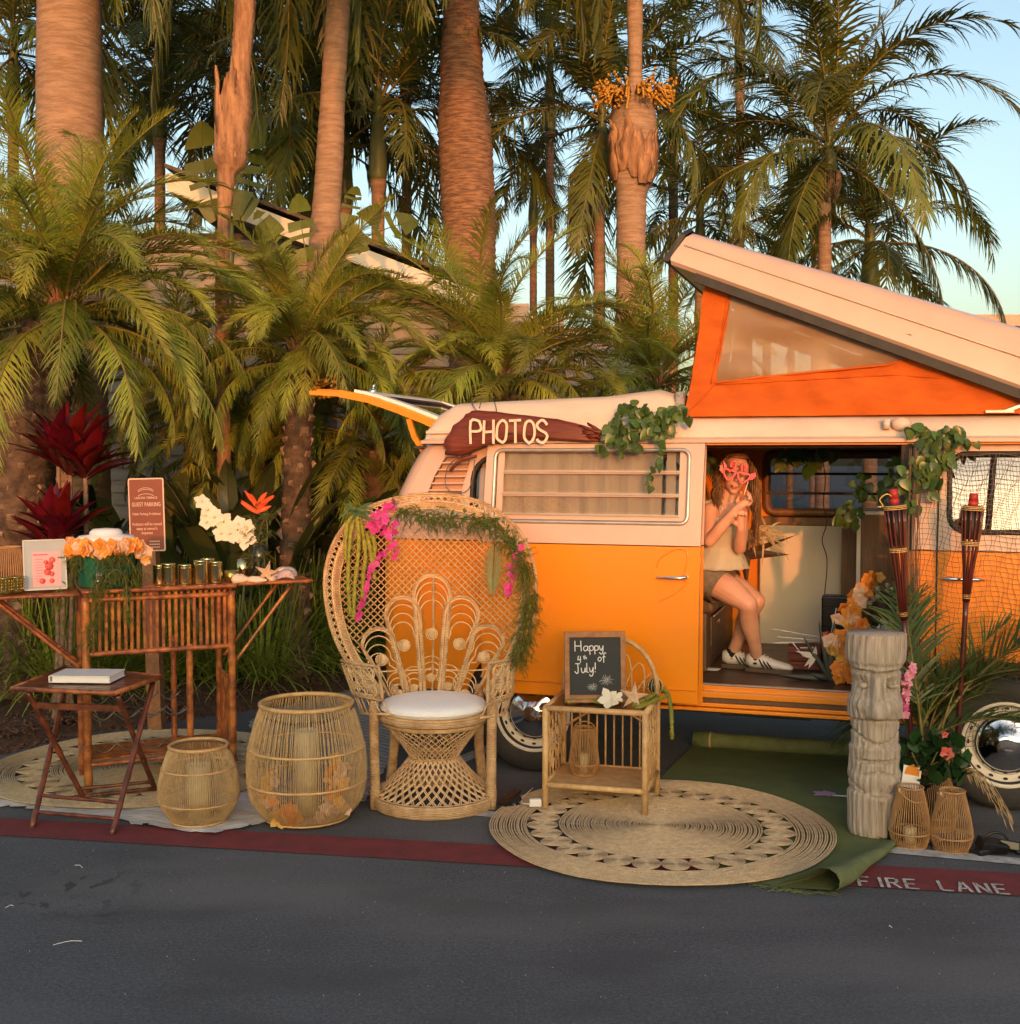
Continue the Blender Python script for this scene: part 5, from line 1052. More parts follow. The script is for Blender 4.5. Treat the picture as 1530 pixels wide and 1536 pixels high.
vine('pothos vine bunched at the top of the black netting, right of the open doorway', [[(1375, 640, -.02), (1400, 652, -.03), (1430, 648, -.04), (1450, 656, -.04)], [(1400, 655, -.05), (1390, 690, -.05), (1400, 715, -.06), (1405, 740, -.05)], [(1400, 660, -.05), (1375, 690, -.04), (1360, 720, -.04), (1375, 760, -.04)], [(1440, 655, -.05), (1412, 690, -.06), (1390, 700, -.06)]], .022, 7.5, sc=1.0)
vine('pothos sprig hanging inside the camper at the right end of the far window', [[(1300, 715, .7), (1290, 735, .7), (1278, 760, .7), (1270, 775, .7)], [(1345, 690, .35), (1330, 720, .35), (1320, 750, .35)]], .03, 6, sc=1.0)
vine('pothos leaves hanging from the ceiling inside the open camper', [[(1178, 680, .9), (1200, 684, .9), (1225, 680, .9), (1250, 682, .9)]], .03, 5, sc=1.5)
# ---------------------------------------------------------------- fishing net
nb = VW(Vector((2.3, -.05, 1.75))); netO = Vector((2.3, -.05, 1.75))
mb = MB(); NX, NZ = 32, 58; u0, u1, z0, z1 = 1.98, 2.75, .30, 1.785
def np_(i, j):
    s = i / NX; t = j / NZ; u = u0 + (u1 - u0) * s * (1 - .0 * t) + .018 * math.sin(t * 9 + s * 4) - .02 * t; z = z1 - (z1 - z0) * t - .05 * math.sin(math.pi * s) * (1 - t) + .01 * math.sin(s * 17)
    return Vector((u + .007 * math.sin(i * 1.9 + j), -.035 + prof(max(.5, z)) * .8 - .02 * math.sin(t * 3 + s * 5), z)) - netO
for i in range(NX + 1): mb.tube([np_(i, j) for j in range(NZ + 1)], .0015, 3, cap=False)
for j in range(NZ + 1): mb.tube([np_(i, j) for i in range(NX + 1)], .0015, 3, cap=False)
for q in range(14):
    x = -.33 + U(-.02, .02); mb.tube([Vector((x + U(-.02, .02), U(-.02, 0), .02)), Vector((x + U(-.025, .025), U(-.03, 0), -.5)), Vector((x + U(-.02, .03), U(-.03, 0), -1.0)), Vector((x + U(-.02, .04), U(-.03, 0), -1.3))], .002, 4)
o = mb.build('fishing_net', 'net', None, False); o.location = nb; o.rotation_euler = (0, 0, VAN_ROT); tag(o, 'brown fishing net draped over the front door of the camper', 'net')
# ================================================================ PEACOCK CHAIR
CO = G(647, 1232); CY = 5.93; CO = Vector(((650 - 765) / CF * CY, CY, 0))
chair = thing('wicker_chair', 'tall peacock wicker chair with a round white cushion in front of the open sliding door', 'chair', CO)
def CK(px, py, dy=0): return W(px, py, CY + dy) - CO
def BK(px, py, e=0):
    xo = (px - 647) / 300.0; t = (1060 - py) / 320.0
    return W(px, py, CY + .20 + .14 * t - 1.1 * xo * xo + e) - CO
ol = [(566, 1050), (540, 1020), (512, 978), (494, 930), (487, 875), (495, 828), (516, 790), (549, 763), (595, 747), (647, 741), (700, 747), (744, 765), (779, 797), (798, 838), (804, 882), (801, 925), (788, 970), (768, 1008), (738, 1048)]
osp = [(p.x, p.y) for p in spline([Vector((a, b, 0)) for a, b in ol], 5)]
def ins(s, bot=1.0): return [(647 + (x - 647) * s, 900 + (y - 900) * (s if y < 900 else min(1, s + .06))) for x, y in osp]
def bt(pts, r, nm, m='rattan2', n=6, closed=False, e=0, par=None): mb = MB(); mb.tube([BK(x, y, e) for x, y in pts], r, n, closed); return mb.build(nm, m, par or chair)
bt(osp, .010, 'outer_rim', 'wrap', 8); bt(ins(.985), .006, 'outer_rim', 'rattan2')
bt(ins(.93), .006, 'inner_rim'); bt(ins(.915), .010, 'inner_rim', 'wrap', 8); bt(ins(.90), .010, 'inner_rim', 'wrap', 8); bt(ins(.885), .010, 'inner_rim', 'wrap', 8); bt(ins(.868), .008, 'inner_rim')
A_, B_2 = ins(.985), ins(.93); mb = MB()
Al = spline([Vector((x, y, 0)) for x, y in A_], 3)[::1]; Bl = spline([Vector((x, y, 0)) for x, y in B_2], 3)
for i in range(0, len(Al) - 3, 3):
    for q, o_ in ((0, 3), (3, 0)):
        a, b = Al[min(i + q, len(Al) - 1)], Bl[min(i + o_, len(Bl) - 1)]; mb.tube([BK(a.x, a.y, .004 * q / 3), BK((a.x + b.x) / 2, (a.y + b.y) / 2, -.006 + .012 * q / 3), BK(b.x, b.y, 0)], .0034, 4)
mb.build('rim_loops', 'rattan2', chair, kind='stuff')
inner = ins(.87)
petals = [(568, 942, 25), (604, 895, 26), (648, 862, 28), (692, 895, 26), (731, 938, 25)]
def inpoly(x, y, poly):
    c = False; j = len(poly) - 1
    for i in range(len(poly)):
        xi, yi = poly[i]; xj, yj = poly[j]
        if (yi > y) != (yj > y) and x < (xj - xi) * (y - yi) / (yj - yi) + xi: c = not c
        j = i
    return c
scal = []
for cx, ty, hw in petals: scal += [(cx + hw * 1.02 * math.cos(R(a)), ty + hw * 1.1 - hw * 1.1 * math.sin(R(a))) for a in range(180, -1, -15)]
petpoly = [(575, 1050), (548, 1000)] + scal + [(752, 995), (725, 1050)]
def inside(x, y): return inpoly(x, y, inner) and not inpoly(x, y, petpoly)
mb = MB()
def runs(fn, t0, t1, st, r, e):
    run = []
    t = t0
    while t <= t1:
        x, y = fn(t)
        if inside(x, y): run.append(BK(x, y, e + .003 * math.sin(t * .52)))
        else:
            if len(run) > 1: mb.tube(run, r, 4, cap=False)
            run = []
        t += st
    if len(run) > 1: mb.tube(run, r, 4, cap=False)
for k in range(-40, 60):
    c0 = k * 10.5
    for dd in (0,):
        runs(lambda t: (480 + t, 740 + c0 + t * 1.0 + dd), 0, 330, 6, .0036, 0)
        runs(lambda t: (480 + t, 740 + c0 + 330 - t * 1.0 + dd), 0, 330, 6, .0036, .004)
mb.build('cane_lattice', 'rattan', chair, kind='stuff')
for q, (cx, ty, hw) in enumerate(petals):
    def sh(y): return 1 - .0 * y
    def leg(x, y, yb): f = (y - (ty + hw * 1.1)) / (1062 - ty - hw * 1.1); return (x + (647 + (x - 647) * .50 - x) * f, y)
    def arch_(s, dy, r, yb, nm, m='rattan2', e=0):
        top = [(cx + hw * s * math.cos(R(a)), ty + dy + hw * 1.1 * s - hw * 1.1 * s * math.sin(R(a))) for a in range(180, -1, -12)]
        y0 = ty + dy + hw * 1.1 * s; l = [leg(cx - hw * s, y, 0) for y in range(int(yb), int(y0), -14)]; r2 = [leg(cx + hw * s, y, 0) for y in range(int(y0) + 8, int(yb) + 1, 14)]
        return bt(l + top + r2, r, nm, m, 6, e=e)
    arch_(1.02, 0, .0085, 1052, 'petal_rim', 'wrap', 0); arch_(.94, 3, .005, 1052, 'petal_rim')
    dy0 = {0: 48, 1: 73, 2: 89, 3: 71, 4: 48}[q]; dc = (cx + (647 - cx) * .06 * (1 if q != 2 else 0), ty + dy0); 
    for k, s in enumerate((.84, .74, .64)): arch_(s, 12 + k * 13, .0034, min(1040, ty + 60 + k * 12), 'petal_loop', e=.004)
    bt([(dc[0] + (1 + .9 * t / 4) * math.cos(t) if t < 1 else dc[0] + t * .42 * math.cos(t), dc[1] + t * .42 * math.sin(t)) for t in [j * .45 for j in range(52)]], .0026, 'spiral_disc', 'rattan2', 4, e=-.006)
    mb = MB(); c = BK(dc[0], dc[1], -.003); mb.tube([c, c + Vector((0, .004, 0))], .031, 20); mb.build('disc_backing', 'rattan2', chair)
    d2 = {0: (598, 1040), 1: (621, 1032), 2: (647, 1016), 3: (672, 1029), 4: (697, 1040)}[q]
    for k in range(4):
        hw2 = 17 - k * 2.6; yy = d2[1] - 32 + k * 9; bt([(d2[0] + hw2 * math.cos(R(a)), yy + hw2 - hw2 * math.sin(R(a))) for a in range(200, -21, -16)], .003, 'petal_loop', e=.003)
    bt([(d2[0] + t * .30 * math.cos(t), d2[1] + t * .30 * math.sin(t)) for t in [j * .5 for j in range(44)]], .0024, 'spiral_disc', 'rattan2', 4, e=-.006)
    mb = MB(); c = BK(d2[0], d2[1], -.003); mb.tube([c, c + Vector((0, .004, 0))], .021, 18); mb.build('disc_backing', 'rattan2', chair)
bt([(650, 865), (650, 950), (648, 1055)], .006, 'centre_rib', 'wrap')
bt([(560, 1008), (600, 1006), (650, 1004), (700, 1006), (742, 1004)], .004, 'cross_rib', e=.01)
# seat, cushion, legs, base
mb = MB(); mb.lathe([(.24, .425), (.27, .43), (.278, .445), (.27, .462), (.24, .468)], 40); mb.build('seat_rim', 'wrap', chair)
mb = MB(); mb.lathe([(.0, .455), (.25, .455), (.25, .462), (0, .462)], 32); mb.build('seat', 'rattan', chair)
mb = MB(); mb.lathe([(.0, .468), (.20, .466), (.245, .472), (.262, .487), (.264, .500), (.252, .516), (.21, .528), (.1, .534), (0, .535)], 48, (0, -.01, 0)); mb.build('cushion', 'cushion', chair)
mb = MB(); mb.tube([(.2645 * math.cos(a), .2645 * math.sin(a) - .01, .493) for a in [2 * math.pi * k / 48 for k in range(48)]], .004, 5, closed=True); mb.build('cushion_piping', 'cushion', chair)
for nm, pr in (('base_ring', [(.30, .0), (.315, .012), (.315, .055), (.30, .07), (.29, .055), (.29, .012)]), ('waist_ring', [(.118, .232), (.128, .240), (.118, .250)]), ('base_ring', [(.252, .405), (.262, .415), (.252, .425)])):
    mb = MB(); mb.lathe(pr, 44, cap=False); mb.build(nm, 'wrap', chair)
mb = MB(); NS = 34
for k in range(NS):
    for sg in (-1, 1):
        for dd in (0, .035):
            a = 2 * math.pi * k / NS + dd
            P = []
            for j in range(7):
                t = j / 6; z = .06 + .18 * t; r_ = .302 + (.122 - .302) * (t ** .75); P.append((r_ * math.cos(a + sg * t * .75), r_ * math.sin(a + sg * t * .75), z))
            mb.tube(P, .0032, 4, cap=False)
            P = []
            for j in range(7):
                t = j / 6; z = .24 + .18 * t; r_ = .122 + (.255 - .122) * t ** 1.15; P.append((r_ * math.cos(a + sg * t * .95), r_ * math.sin(a + sg * t * .95), z))
            if dd == 0: mb.tube(P, .0032, 4, cap=False)
mb.build('woven_base', 'rattan2', chair, kind='stuff')
for x0, x1, y_ in ((-.29, -.283, -.10), (.29, .285, -.10), (-.22, -.24, .20), (.22, .24, .20)):
    mb = MB(); mb.tube([(x1, y_, .0), (x1, y_, .03), (x0 * .99, y_, .25), (x0, y_, .50), (x0 * .98, y_, .56)], [.027, .027, .025, .024, .02], 12); mb.build('leg', 'wrap', chair)
for sg in (-1, 1):   # rolled lattice arms
    if sg < 0: c4 = [CK(514, 995, .10), CK(572, 1003, -.16), CK(577, 1052, -.16), CK(533, 1050, .0), CK(534, 1078, -.0)]; q4 = [CK(512, 990, .06), CK(568, 1000, -.18), CK(574, 1050, -.18), CK(530, 1040, .06)]
    else: q4 = [CK(772, 986, .06), CK(733, 995, -.18), CK(731, 1055, -.18), CK(768, 1040, .06)]
    def aq(s, t):
        p = q4[0].lerp(q4[1], s).lerp(q4[3].lerp(q4[2], s), t); return p + Vector((sg * .035 * math.sin(math.pi * s), 0, 0))
    fr_ = [aq(i / 8, 0) for i in range(9)] + [aq(1, i / 6) for i in range(1, 7)] + [aq(1 - i / 8, 1) for i in range(1, 9)] + [aq(0, 1 - i / 6) for i in range(1, 6)]
    mb = MB(); mb.tube(fr_, .009, 7, closed=True); arm = mb.build('arm_panel', 'wrap', chair)
    mb = MB(); mb.tube([aq(.12 + .76 * i / 8, .1) for i in range(9)] + [aq(.88 - .76 * i / 8, .9) for i in range(9)], .004, 5, closed=True)
    for i in range(4):
        for j in range(3):
            c1_, c2__ = (i + .5) / 4, (j + .5) / 3
            mb.tube([aq(.12 + .76 * (c1_ + .17 * math.cos(a)), .1 + .8 * (c2__ + .24 * math.sin(a))) for a in [2 * math.pi * k / 14 for k in range(14)]], .0036, 4, closed=True)
    for i in range(5):
        mb.tube([aq(.12 + .76 * max(0, min(1, i / 4 + (t - .5) * .5)), .1 + .8 * t) for t in (0, .25, .5, .75, 1)], .0034, 4); mb.tube([aq(.12 + .76 * max(0, min(1, i / 4 - (t - .5) * .5)), .1 + .8 * t) for t in (0, .25, .5, .75, 1)], .0034, 4)
    mb.build('arm_lattice', 'rattan2', arm)
    mb = MB()
    for i in range(7): # hanging apron
        s = i / 6; p = aq(s, 1); mb.tube([p, p + Vector((-sg * .02, 0, -.05)), p + Vector((-sg * .035, 0, -.10 + .03 * s))], .0035, 4)
    mb.tube([aq(i / 6, 1) + Vector((-sg * .035, 0, -.10 + .03 * i / 6)) for i in range(7)], .007, 6); mb.build('arm_apron', 'rattan2', arm)

# garlands on the chair
def fern_garland(label, pts, n, spread, L, m='fern', parentfn=None, drop=0.3, cat='garland', nm='fern_garland', off=-.06, wd=.006, rzr=0, Y=None):
    P0 = [parentfn(*p) for p in pts]; base = P0[0].copy(); mb = MB(); sp = spline([p - base for p in P0], 8); st = MB(); st.tube(sp, .003, 4)
    for i in range(n):
        p = sp[int(rnd() * (len(sp) - 1))] + Vector((random.gauss(0, spread), random.gauss(0, spread * .6), random.gauss(0, spread)))
        d = Vector((U(-1, 1), U(-1, .3), U(-1, .7) - drop)).normalized(); l_ = L * U(.5, 1.1); e = d * l_; s2 = d.orthogonal().normalized()
        st.tube([p, p + e * .5, p + e + Vector((0, 0, -.01))], .0009, 3, cap=False)
        for k in range(7):
            t = (k + 1) / 8; q = p + e * t
            for sg in (-1, 1): mb.leaf(q, d * .7 + s2 * sg + Vector((U(-.3, .3), U(-.3, .3), U(-.3, .3))), d, l_ * .26 * (1 - .5 * t), wd, .3, 2)
    t = thing(nm, label, cat, base); mb.build('fronds', m, t); st.build('stems', 'rachis', t); return t
BKw = lambda px, py, e=0: BK(px, py, e) + CO
fern_garland('feathery green fern garland along the top right rim of the wicker chair', [(600, 762, -.06), (640, 775, -.07), (690, 778, -.07), (735, 785, -.07), (765, 810, -.07), (785, 850, -.07)], 320, .022, .085, 'fern', BKw)
fern_garland('yellow-green fern trailing down the right edge of the wicker chair', [(785, 850, -.06), (795, 900, -.06), (786, 950, -.06), (778, 990, -.06)], 280, .020, .085, 'fernyellow', BKw, drop=.8)
def strand(nm, label, fn, strands, m, r, cat='flowers', bump=.35):
    base = fn(*strands[0][0]); t = thing(nm, label, cat, base)
    for s_ in strands:
        P = spline([fn(*p) - base for p in s_], 10); rr = [r * (1 + U(-bump, bump)) * (.55 + .45 * math.sin(math.pi * min(.85, i / len(P) + .15))) for i in range(len(P))]
        mb = MB(); mb.tube(P, rr, 7)
        for i in range(len(P) * 4):
            k = int(rnd() * (len(P) - 1)); a = U(0, 6.28); p = P[k] + Vector((math.cos(a) * r * .8, math.sin(a) * r * .8, U(-.01, .01))); mb.ball(p, r * U(.28, .5), 5, 3)
        mb.build('tassel', m, t)
    return t
strand('amaranthus_bunch', 'long yellow-green amaranthus tassels hanging on the upper left of the wicker chair', BKw,
       [[(533, 775, -.07), (526, 800, -.08), (522, 870, -.08), (526, 925, -.08)], [(536, 775, -.09), (538, 820, -.09), (532, 880, -.09), (530, 930, -.09)], [(540, 775, -.08), (548, 830, -.08), (545, 860, -.08), (543, 905, -.08)], [(530, 775, -.07), (520, 790, -.07), (518, 840, -.07)], [(550, 800, -.07), (556, 830, -.08), (562, 870, -.08)], [(556, 795, -.07), (562, 820, -.08), (560, 850, -.08)]], 'amaranth', .011)
def blossoms(nm, label, fn, centres, m, r, n, cat='flowers', pn='blossom', layers=1, stemm='rachis', sprd=0.012, vary=None, cup=.5, npet=5, wd=.8):
    base = fn(*centres[0]); t = thing(nm, label, cat, base); P = [fn(*c) - base for c in centres]
    mb = MB(); mb.tube(spline(P, 4), .0025, 4); mb.build('stem', stemm, t)
    ms = []
    for v in range(3):
        for mm in (vary or [m]):
            b_ = MB(); flower(b_, (0, 0, 0), (0, -1, .15), r, npet, cup, wd, layers, .15); b_.ball((0, -.004, 0), r * .13, 6, 4); ms.append(b_.mesh(pn, mm, True))
    for i in range(n):
        x = (i + rnd()) / n * (len(P) - 1); k = min(int(x), len(P) - 2); p = P[k].lerp(P[k + 1], x - k) + Vector((random.gauss(0, sprd), random.gauss(0, sprd * .6) - .012, random.gauss(0, sprd)))
        o = bpy.data.objects.new(pn, random.choice(ms)); COL.objects.link(o); o.parent = t; o.location = p; o.rotation_euler = (U(-.7, .7), U(-3, 3), U(-.8, .8)); q = U(.75, 1.2); o.scale = (q, q, q)
    return t
blossoms('orchid_spray', 'dense magenta orchid spray at the top left rim of the wicker chair', BKw, [(592, 755, -.06), (575, 770, -.09), (560, 785, -.09), (585, 790, -.09), (592, 830, -.08)], 'magenta', .021, 46, sprd=.018)
blossoms('orchid_spray', 'magenta orchid string hanging beside the amaranthus on the left of the wicker chair', BKw, [(576, 830, -.07), (555, 855, -.08), (550, 880, -.08), (545, 905, -.08), (536, 930, -.08)], 'magenta', .019, 26, sprd=.007)
blossoms('orchid_spray', 'magenta orchid string hanging on the right side of the wicker chair', BKw, [(783, 815, -.05), (768, 845, -.08), (766, 870, -.08), (762, 898, -.08)], 'magenta', .018, 20, sprd=.008)
t = thing('palm_leaf', 'single grey-green palm leaf tucked into the upper right of the wicker chair back', 'leaf', BKw(742, 815, -.07)); mb = MB()
b0 = BKw(742, 815, -.07); tip = BKw(738, 895, -.07) - b0; mb.tube([(0, 0, 0), tip * .5 + Vector((0, -.02, 0)), tip], .003, 4)
for i in range(30):
    s = i / 30; p = tip * s + Vector((0, -.02 * math.sin(s * 3.1), 0))
    for sg in (-1, 1): mb.leaf(p, Vector((sg * (1.0 - .6 * s), -.15, -.75)), (0, -1, 0), .08 * (math.sin(math.pi * min(1, s * .7 + .3))), .0058, .3, 3)
mb.build('leaf_blades', 'areca', t)
mb = MB(); t = thing('leaf_sprig', 'dark teal leaf sprig at the top left end of the chair garland', 'leaf', BKw(535, 768, -.06))
for i in range(16): mb.leaf((U(-.03, .03), U(-.02, .0), U(-.01, .02)), (U(-1, 1.4), U(-.6, .2), U(-.6, .6)), (0, -1, .3), U(.05, .1), .018, .4, 4)
mb.build('leaf_blades', 'areca', t)

# ================================================================ SIDE TABLE
FL, FRt, BR = G(818, 1218), G(967, 1230), G(998, 1197)
tx = (FRt - FL); TW = tx.length; tx.normalize(); ty_ = Vector((-tx.y, tx.x, 0)); TD = (BR - FRt).dot(ty_)
trz = math.atan2(tx.y, tx.x); TH = W(815, 1062, FL.y).z
tab = thing('rattan_side_table', 'rattan side table with glass top and arched back, standing on the round jute rug', 'table', FL, trz)
def tt(nm, pts, r, m='rattan', n=8, par=None, closed=False): mb = MB(); mb.tube(pts, r, n, closed); return mb.build(nm, m, par or tab)
for x, y in ((0, 0), (TW, 0), (TW, TD), (0, TD)): tt('leg', [(x, y, 0), (x, y, TH * .5), (x, y, TH)], .0155, n=10)
for z in (TH, .135):
    for a, b in (((0, 0), (TW, 0)), ((TW, 0), (TW, TD)), ((TW, TD), (0, TD)), ((0, TD), (0, 0))): tt('rail', [(a[0], a[1], z), (b[0], b[1], z)], .0145)
mb = MB(); mb.box((TW / 2, TD / 2, .140), (TW - .01, TD - .01, .008)); mb.build('shelf', 'rattan', tab, False)
mb = MB(); mb.box((TW / 2, TD / 2, TH + .002), (TW - .02, TD - .02, .006)); mb.build('glass_top', 'clear', tab, False)
mb = MB(); mb.box((TW / 2, TD / 2, TH - .008), (TW - .03, TD - .03, .004)); mb.build('woven_top', 'rattan', tab, False)
for i in range(10): x = TW * (i + 1) / 11; tt('spindle', [(x, TD, .14), (x, TD, TH - .01)], .0052, n=6)
tt('back_arch', [(TW * .04 + TW * .92 * i / 12, TD - .004, .14 + (TH - .14) * (.55 + .28 * math.sin(math.pi * i / 12))) for i in range(13)], .006)
for x in (0, TW):
    for k, s in enumerate((1, .80, .6, .4, .22)):
        tt('side_arch', [(x, TD * .5 + TD * .46 * s * math.cos(R(a)) * (1 if a else 1), .15 + (TH - .20) * s * (.35 + .65 * math.sin(R(a)))) for a in range(0, 181, 15)], .0055, n=6)
    for k in range(6): tt('side_spoke', [(x, TD * (.1 + .16 * k), .145), (x + (.004 if x else -.004), TD * (.5 + .2 * (k - 2.5) * .8), TH * .60), (x, TD * (.02 + .19 * k), TH - .015)], .005, n=6)
ra = TW * .5
tt('upper_arch', [(TW * .5 + ra * math.cos(R(a)), TD, TH + .30 * math.sin(R(a)) ** .8 if 0 < a < 180 else TH) for a in range(0, 181, 12)], .013, n=10)
for k in range(7):
    c = TW * (.14 + .12 * k); tt('arch_loop', [(c + .05 * math.cos(R(a)) + (c - TW / 2) * .3 * math.sin(R(a)), TD, TH + (.26 - abs(k - 3) * .045) * math.sin(R(a))) for a in range(0, 181, 18)], .0048, n=6)
TWd = lambda x, y, z: FL + tx * x + ty_ * y + Vector((0, 0, z))
# chalkboard
p = G(902, 1040, TH + .008); cb = thing('chalkboard', 'wood framed chalkboard reading Happy 4th of July, standing on the rattan side table', 'chalkboard', TWd(.215, .16, TH + .008), R(4), rot=(R(-8), 0, R(3)))
cw, chh = .305, .345
for nm, c, s_ in (('frame', (0, 0, .02), (cw, .022, .034)), ('frame', (0, 0, chh - .012), (cw, .02, .030)), ('frame', (-cw / 2 + .013, 0, chh / 2), (.026, .019, chh - .03)), ('frame', (cw / 2 - .013, 0, chh / 2), (.026, .019, chh - .03))):
    mb = MB(); mb.box(c, s_); bevel(mb.build(nm, 'framewood', cb, False), .003)
mb = MB(); mb.box((0, .002, chh / 2), (cw - .04, .008, chh - .05)); mb.build('slate', 'slate', cb, False)
mb = MB(); mb.box((0, -.018, .008), (cw, .03, .016)); bevel(mb.build('ledge', 'framewood', cb, False), .003)
mb = MB(); mb.tube([(0, .01, chh * .75), (0, .12, 0)], .006, 5); mb.build('back_stay', 'framewood', cb)
def MM(x, z): return Matrix.Translation((x, -.0025, z)) @ Matrix(((1, 0, 0), (0, 0, -1), (0, 1, 0))).to_4x4() @ Matrix.Rotation(R(2), 4, 'Z')
GL['H '] = GL['H']; mb = MB(); stroke_text(mb, 'H', MM(-.098, .252), .048, wd=.09, th=.001); stroke_text(mb, 'appy', MM(-.055, .252), .044, wd=.095, th=.001, gap=.12)
stroke_text(mb, '4', MM(-.085, .195), .036, wd=.11, th=.001); stroke_text(mb, 'th', MM(-.058, .212), .018, wd=.16, th=.001, gap=.15); stroke_text(mb, 'of', MM(.015, .20), .040, wd=.10, th=.001, gap=.15)
stroke_text(mb, 'July!', MM(-.100, .145), .044, wd=.10, th=.001, gap=.14)
for cx, cz, rr_ in ((-.015, .075, .026), (.055, .108, .036)):
    for k in range(18):
        a = 2 * math.pi * k / 18 + U(-.1, .1); q = rr_ * U(.7, 1.1); p0 = Vector((cx + math.cos(a) * .004, 0, cz + math.sin(a) * .004)); p1 = Vector((cx + math.cos(a) * q, 0, cz + math.sin(a) * q * .8)); mb.beam(p0 + Vector((0, -.003, 0)), p1 + Vector((0, -.003, 0)), .0008, .0028, up=(0, 1, 0))
mb.build('chalk_writing', 'chalk', cb, False)
mb = MB(); mb.tube([(.02, -.020, .021), (.075, -.020, .021)], .005, 6); ck = mb.build('chalk_stick', 'chalk', None); ck.location = cb.location; ck.rotation_euler = cb.rotation_euler; tag(ck, 'white chalk stick lying on the ledge of the chalkboard', 'chalk')
def tl(px, py, z=None): return G(px, py, TH + .01 if z is None else z)
# lantern generator
def lantern(nm, label, base, prof_, n, r, m, rings, hand=None, group=None, candle=None, rimm=None, zr=0, hm='brownvinyl'):
    t = thing(nm, label, 'lantern', base, zr, group); mb = MB()
    def rad(z):
        for i in range(len(prof_) - 1):
            if z <= prof_[i + 1][1]: f = (z - prof_[i][1]) / (prof_[i + 1][1] - prof_[i][1]); return prof_[i][0] + (prof_[i + 1][0] - prof_[i][0]) * f
        return prof_[-1][0]
    sp = spline([Vector((a, 0, b)) for a, b in prof_], 3)
    for k in range(n):
        a = 2 * math.pi * k / n + U(-.25, .25) / n; w_ = U(-.03, .03)
        mb.tube([((p.x + U(-.0006, .0006)) * math.cos(a + w_ * p.z), (p.x) * math.sin(a + w_ * p.z), p.z) for p in sp], r, 4)
    mb.build('reeds', m, t, kind='stuff')
    for z, rr in rings: mb = MB(); q = rad(z) + r; mb.tube([(q * math.cos(x), q * math.sin(x), z) for x in [2 * math.pi * k / 36 for k in range(36)]], rr, 6, closed=True); mb.build('hoop', rimm or m, t)
    mb = MB(); mb.lathe([(0, .003), (prof_[0][0], .003), (prof_[0][0], .012), (0, .012)], 24); mb.build('base_disc', m, t)
    if hand:
        q = rad(prof_[-1][1]) + .004; H = prof_[-1][1]; mb = MB(); mb.tube([(q * math.cos(R(a)), hand[1] * math.sin(R(a)), H - .012 + hand[0] * math.sin(R(a))) for a in range(0, 181, 12)], hand[2], 6); mb.build('handle', hm, t)
        for sg in (-1, 1): mb = MB(); mb.ball((sg * q, 0, H - .01), (.012, .012, .018) if hand[2] > .005 else (.007, .007, .012), 8, 5); mb.build('handle_joint', hm, t)
    return t
def candle(label, base, r, h, m='candle'):
    t = thing('candle', label, 'candle', base); mb = MB(); mb.lathe([(0, 0), (r, 0), (r, h - .004), (r - .006, h), (r - .012, h - .006), (0, h - .012)], 28); mb.build('wax', m, t)
    mb = MB(); mb.tube([(0, 0, h - .012), (.002, 0, h + .008)], .0015, 4); mb.build('wick', 'black', t)
lt = TWd(.15, .20, .146)
lantern('reed_lantern', 'small brown bamboo lantern on the lower shelf of the side table', lt, [(.055, 0), (.074, .055), (.071, .10), (.062, .17), (.05, .235)], 46, .0022, 'bamboolight', ((.005, .003), (.058, .003), (.233, .004)), (.05, -.03, .003), hm='bamboolight')
candle('flameless candle inside the small lantern on the table shelf', lt + Vector((0, 0, .014)), .022, .09)
# items on the table
fp = tl(914, 1058); ft = thing('white_flower', 'white frangipani blossom lying on the side table', 'flower', fp + Vector((0, 0, .015)))
mb = MB(); flower(mb, (0, 0, .012), (-.3, -.8, .5), .062, 5, .7, .75); flower(mb, (.035, 0, .02), (.2, -.7, .6), .04, 4, 1.0, .7); mb.build('petals', 'whitepetal', ft)
def starfish(base, r, rot, label):
    t = MB(); c = Vector((0, 0, 0)); vs = []; n = 5
    for k in range(10):
        a = math.pi / 2 + math.pi * k / 5; q = r if k % 2 == 0 else r * .34; vs.append((math.cos(a) * q, math.sin(a) * q, -.004))
    vs += [(v[0] * .9, v[1] * .9, .006) for v in vs]; vs.append((0, 0, r * .2)); top = [(10 + k, 10 + (k + 1) % 10, 20) for k in range(10)]
    t.add(vs, [(k, (k + 1) % 10, 10 + (k + 1) % 10, 10 + k) for k in range(10)] + top + [tuple(range(9, -1, -1))])
    for k in range(5):
        a = math.pi / 2 + 2 * math.pi * k / 5
        for j in range(7): t.ball((math.cos(a) * r * (.12 + .12 * j), math.sin(a) * r * (.12 + .12 * j), r * .2 * (1 - j / 7.5) + .004), .0035, 5, 3)
    o = t.build('starfish', 'star'); o.location = base; o.rotation_euler = rot; return tag(o, label, 'starfish')
starfish(tl(950, 1058) + Vector((0, -.01, .045)), .078, (R(70), R(8), R(-5)), 'tan starfish propped beside the white frangipani on the side table')
gp_ = tl(982, 1040) + Vector((0, 0, .04)); gf = thing('glass_float', 'dark green glass fishing float in a rope net on the side table', 'glass float', gp_); mb = MB(); mb.ball((0, 0, 0), .04, 20, 14); mb.build('glass_ball', 'bluegl', gf)
mb = MB()
for k in range(6):
    a = R(30 * k); mb.tube([(.042 * math.cos(x) * math.cos(a), .042 * math.cos(x) * math.sin(a), .042 * math.sin(x)) for x in [2 * math.pi * j / 20 for j in range(20)]], .0022, 4, closed=True)
mb.build('rope_net', 'rattan', gf)
am = [(918, 1056), (895, 1052), (870, 1050), (852, 1052)]
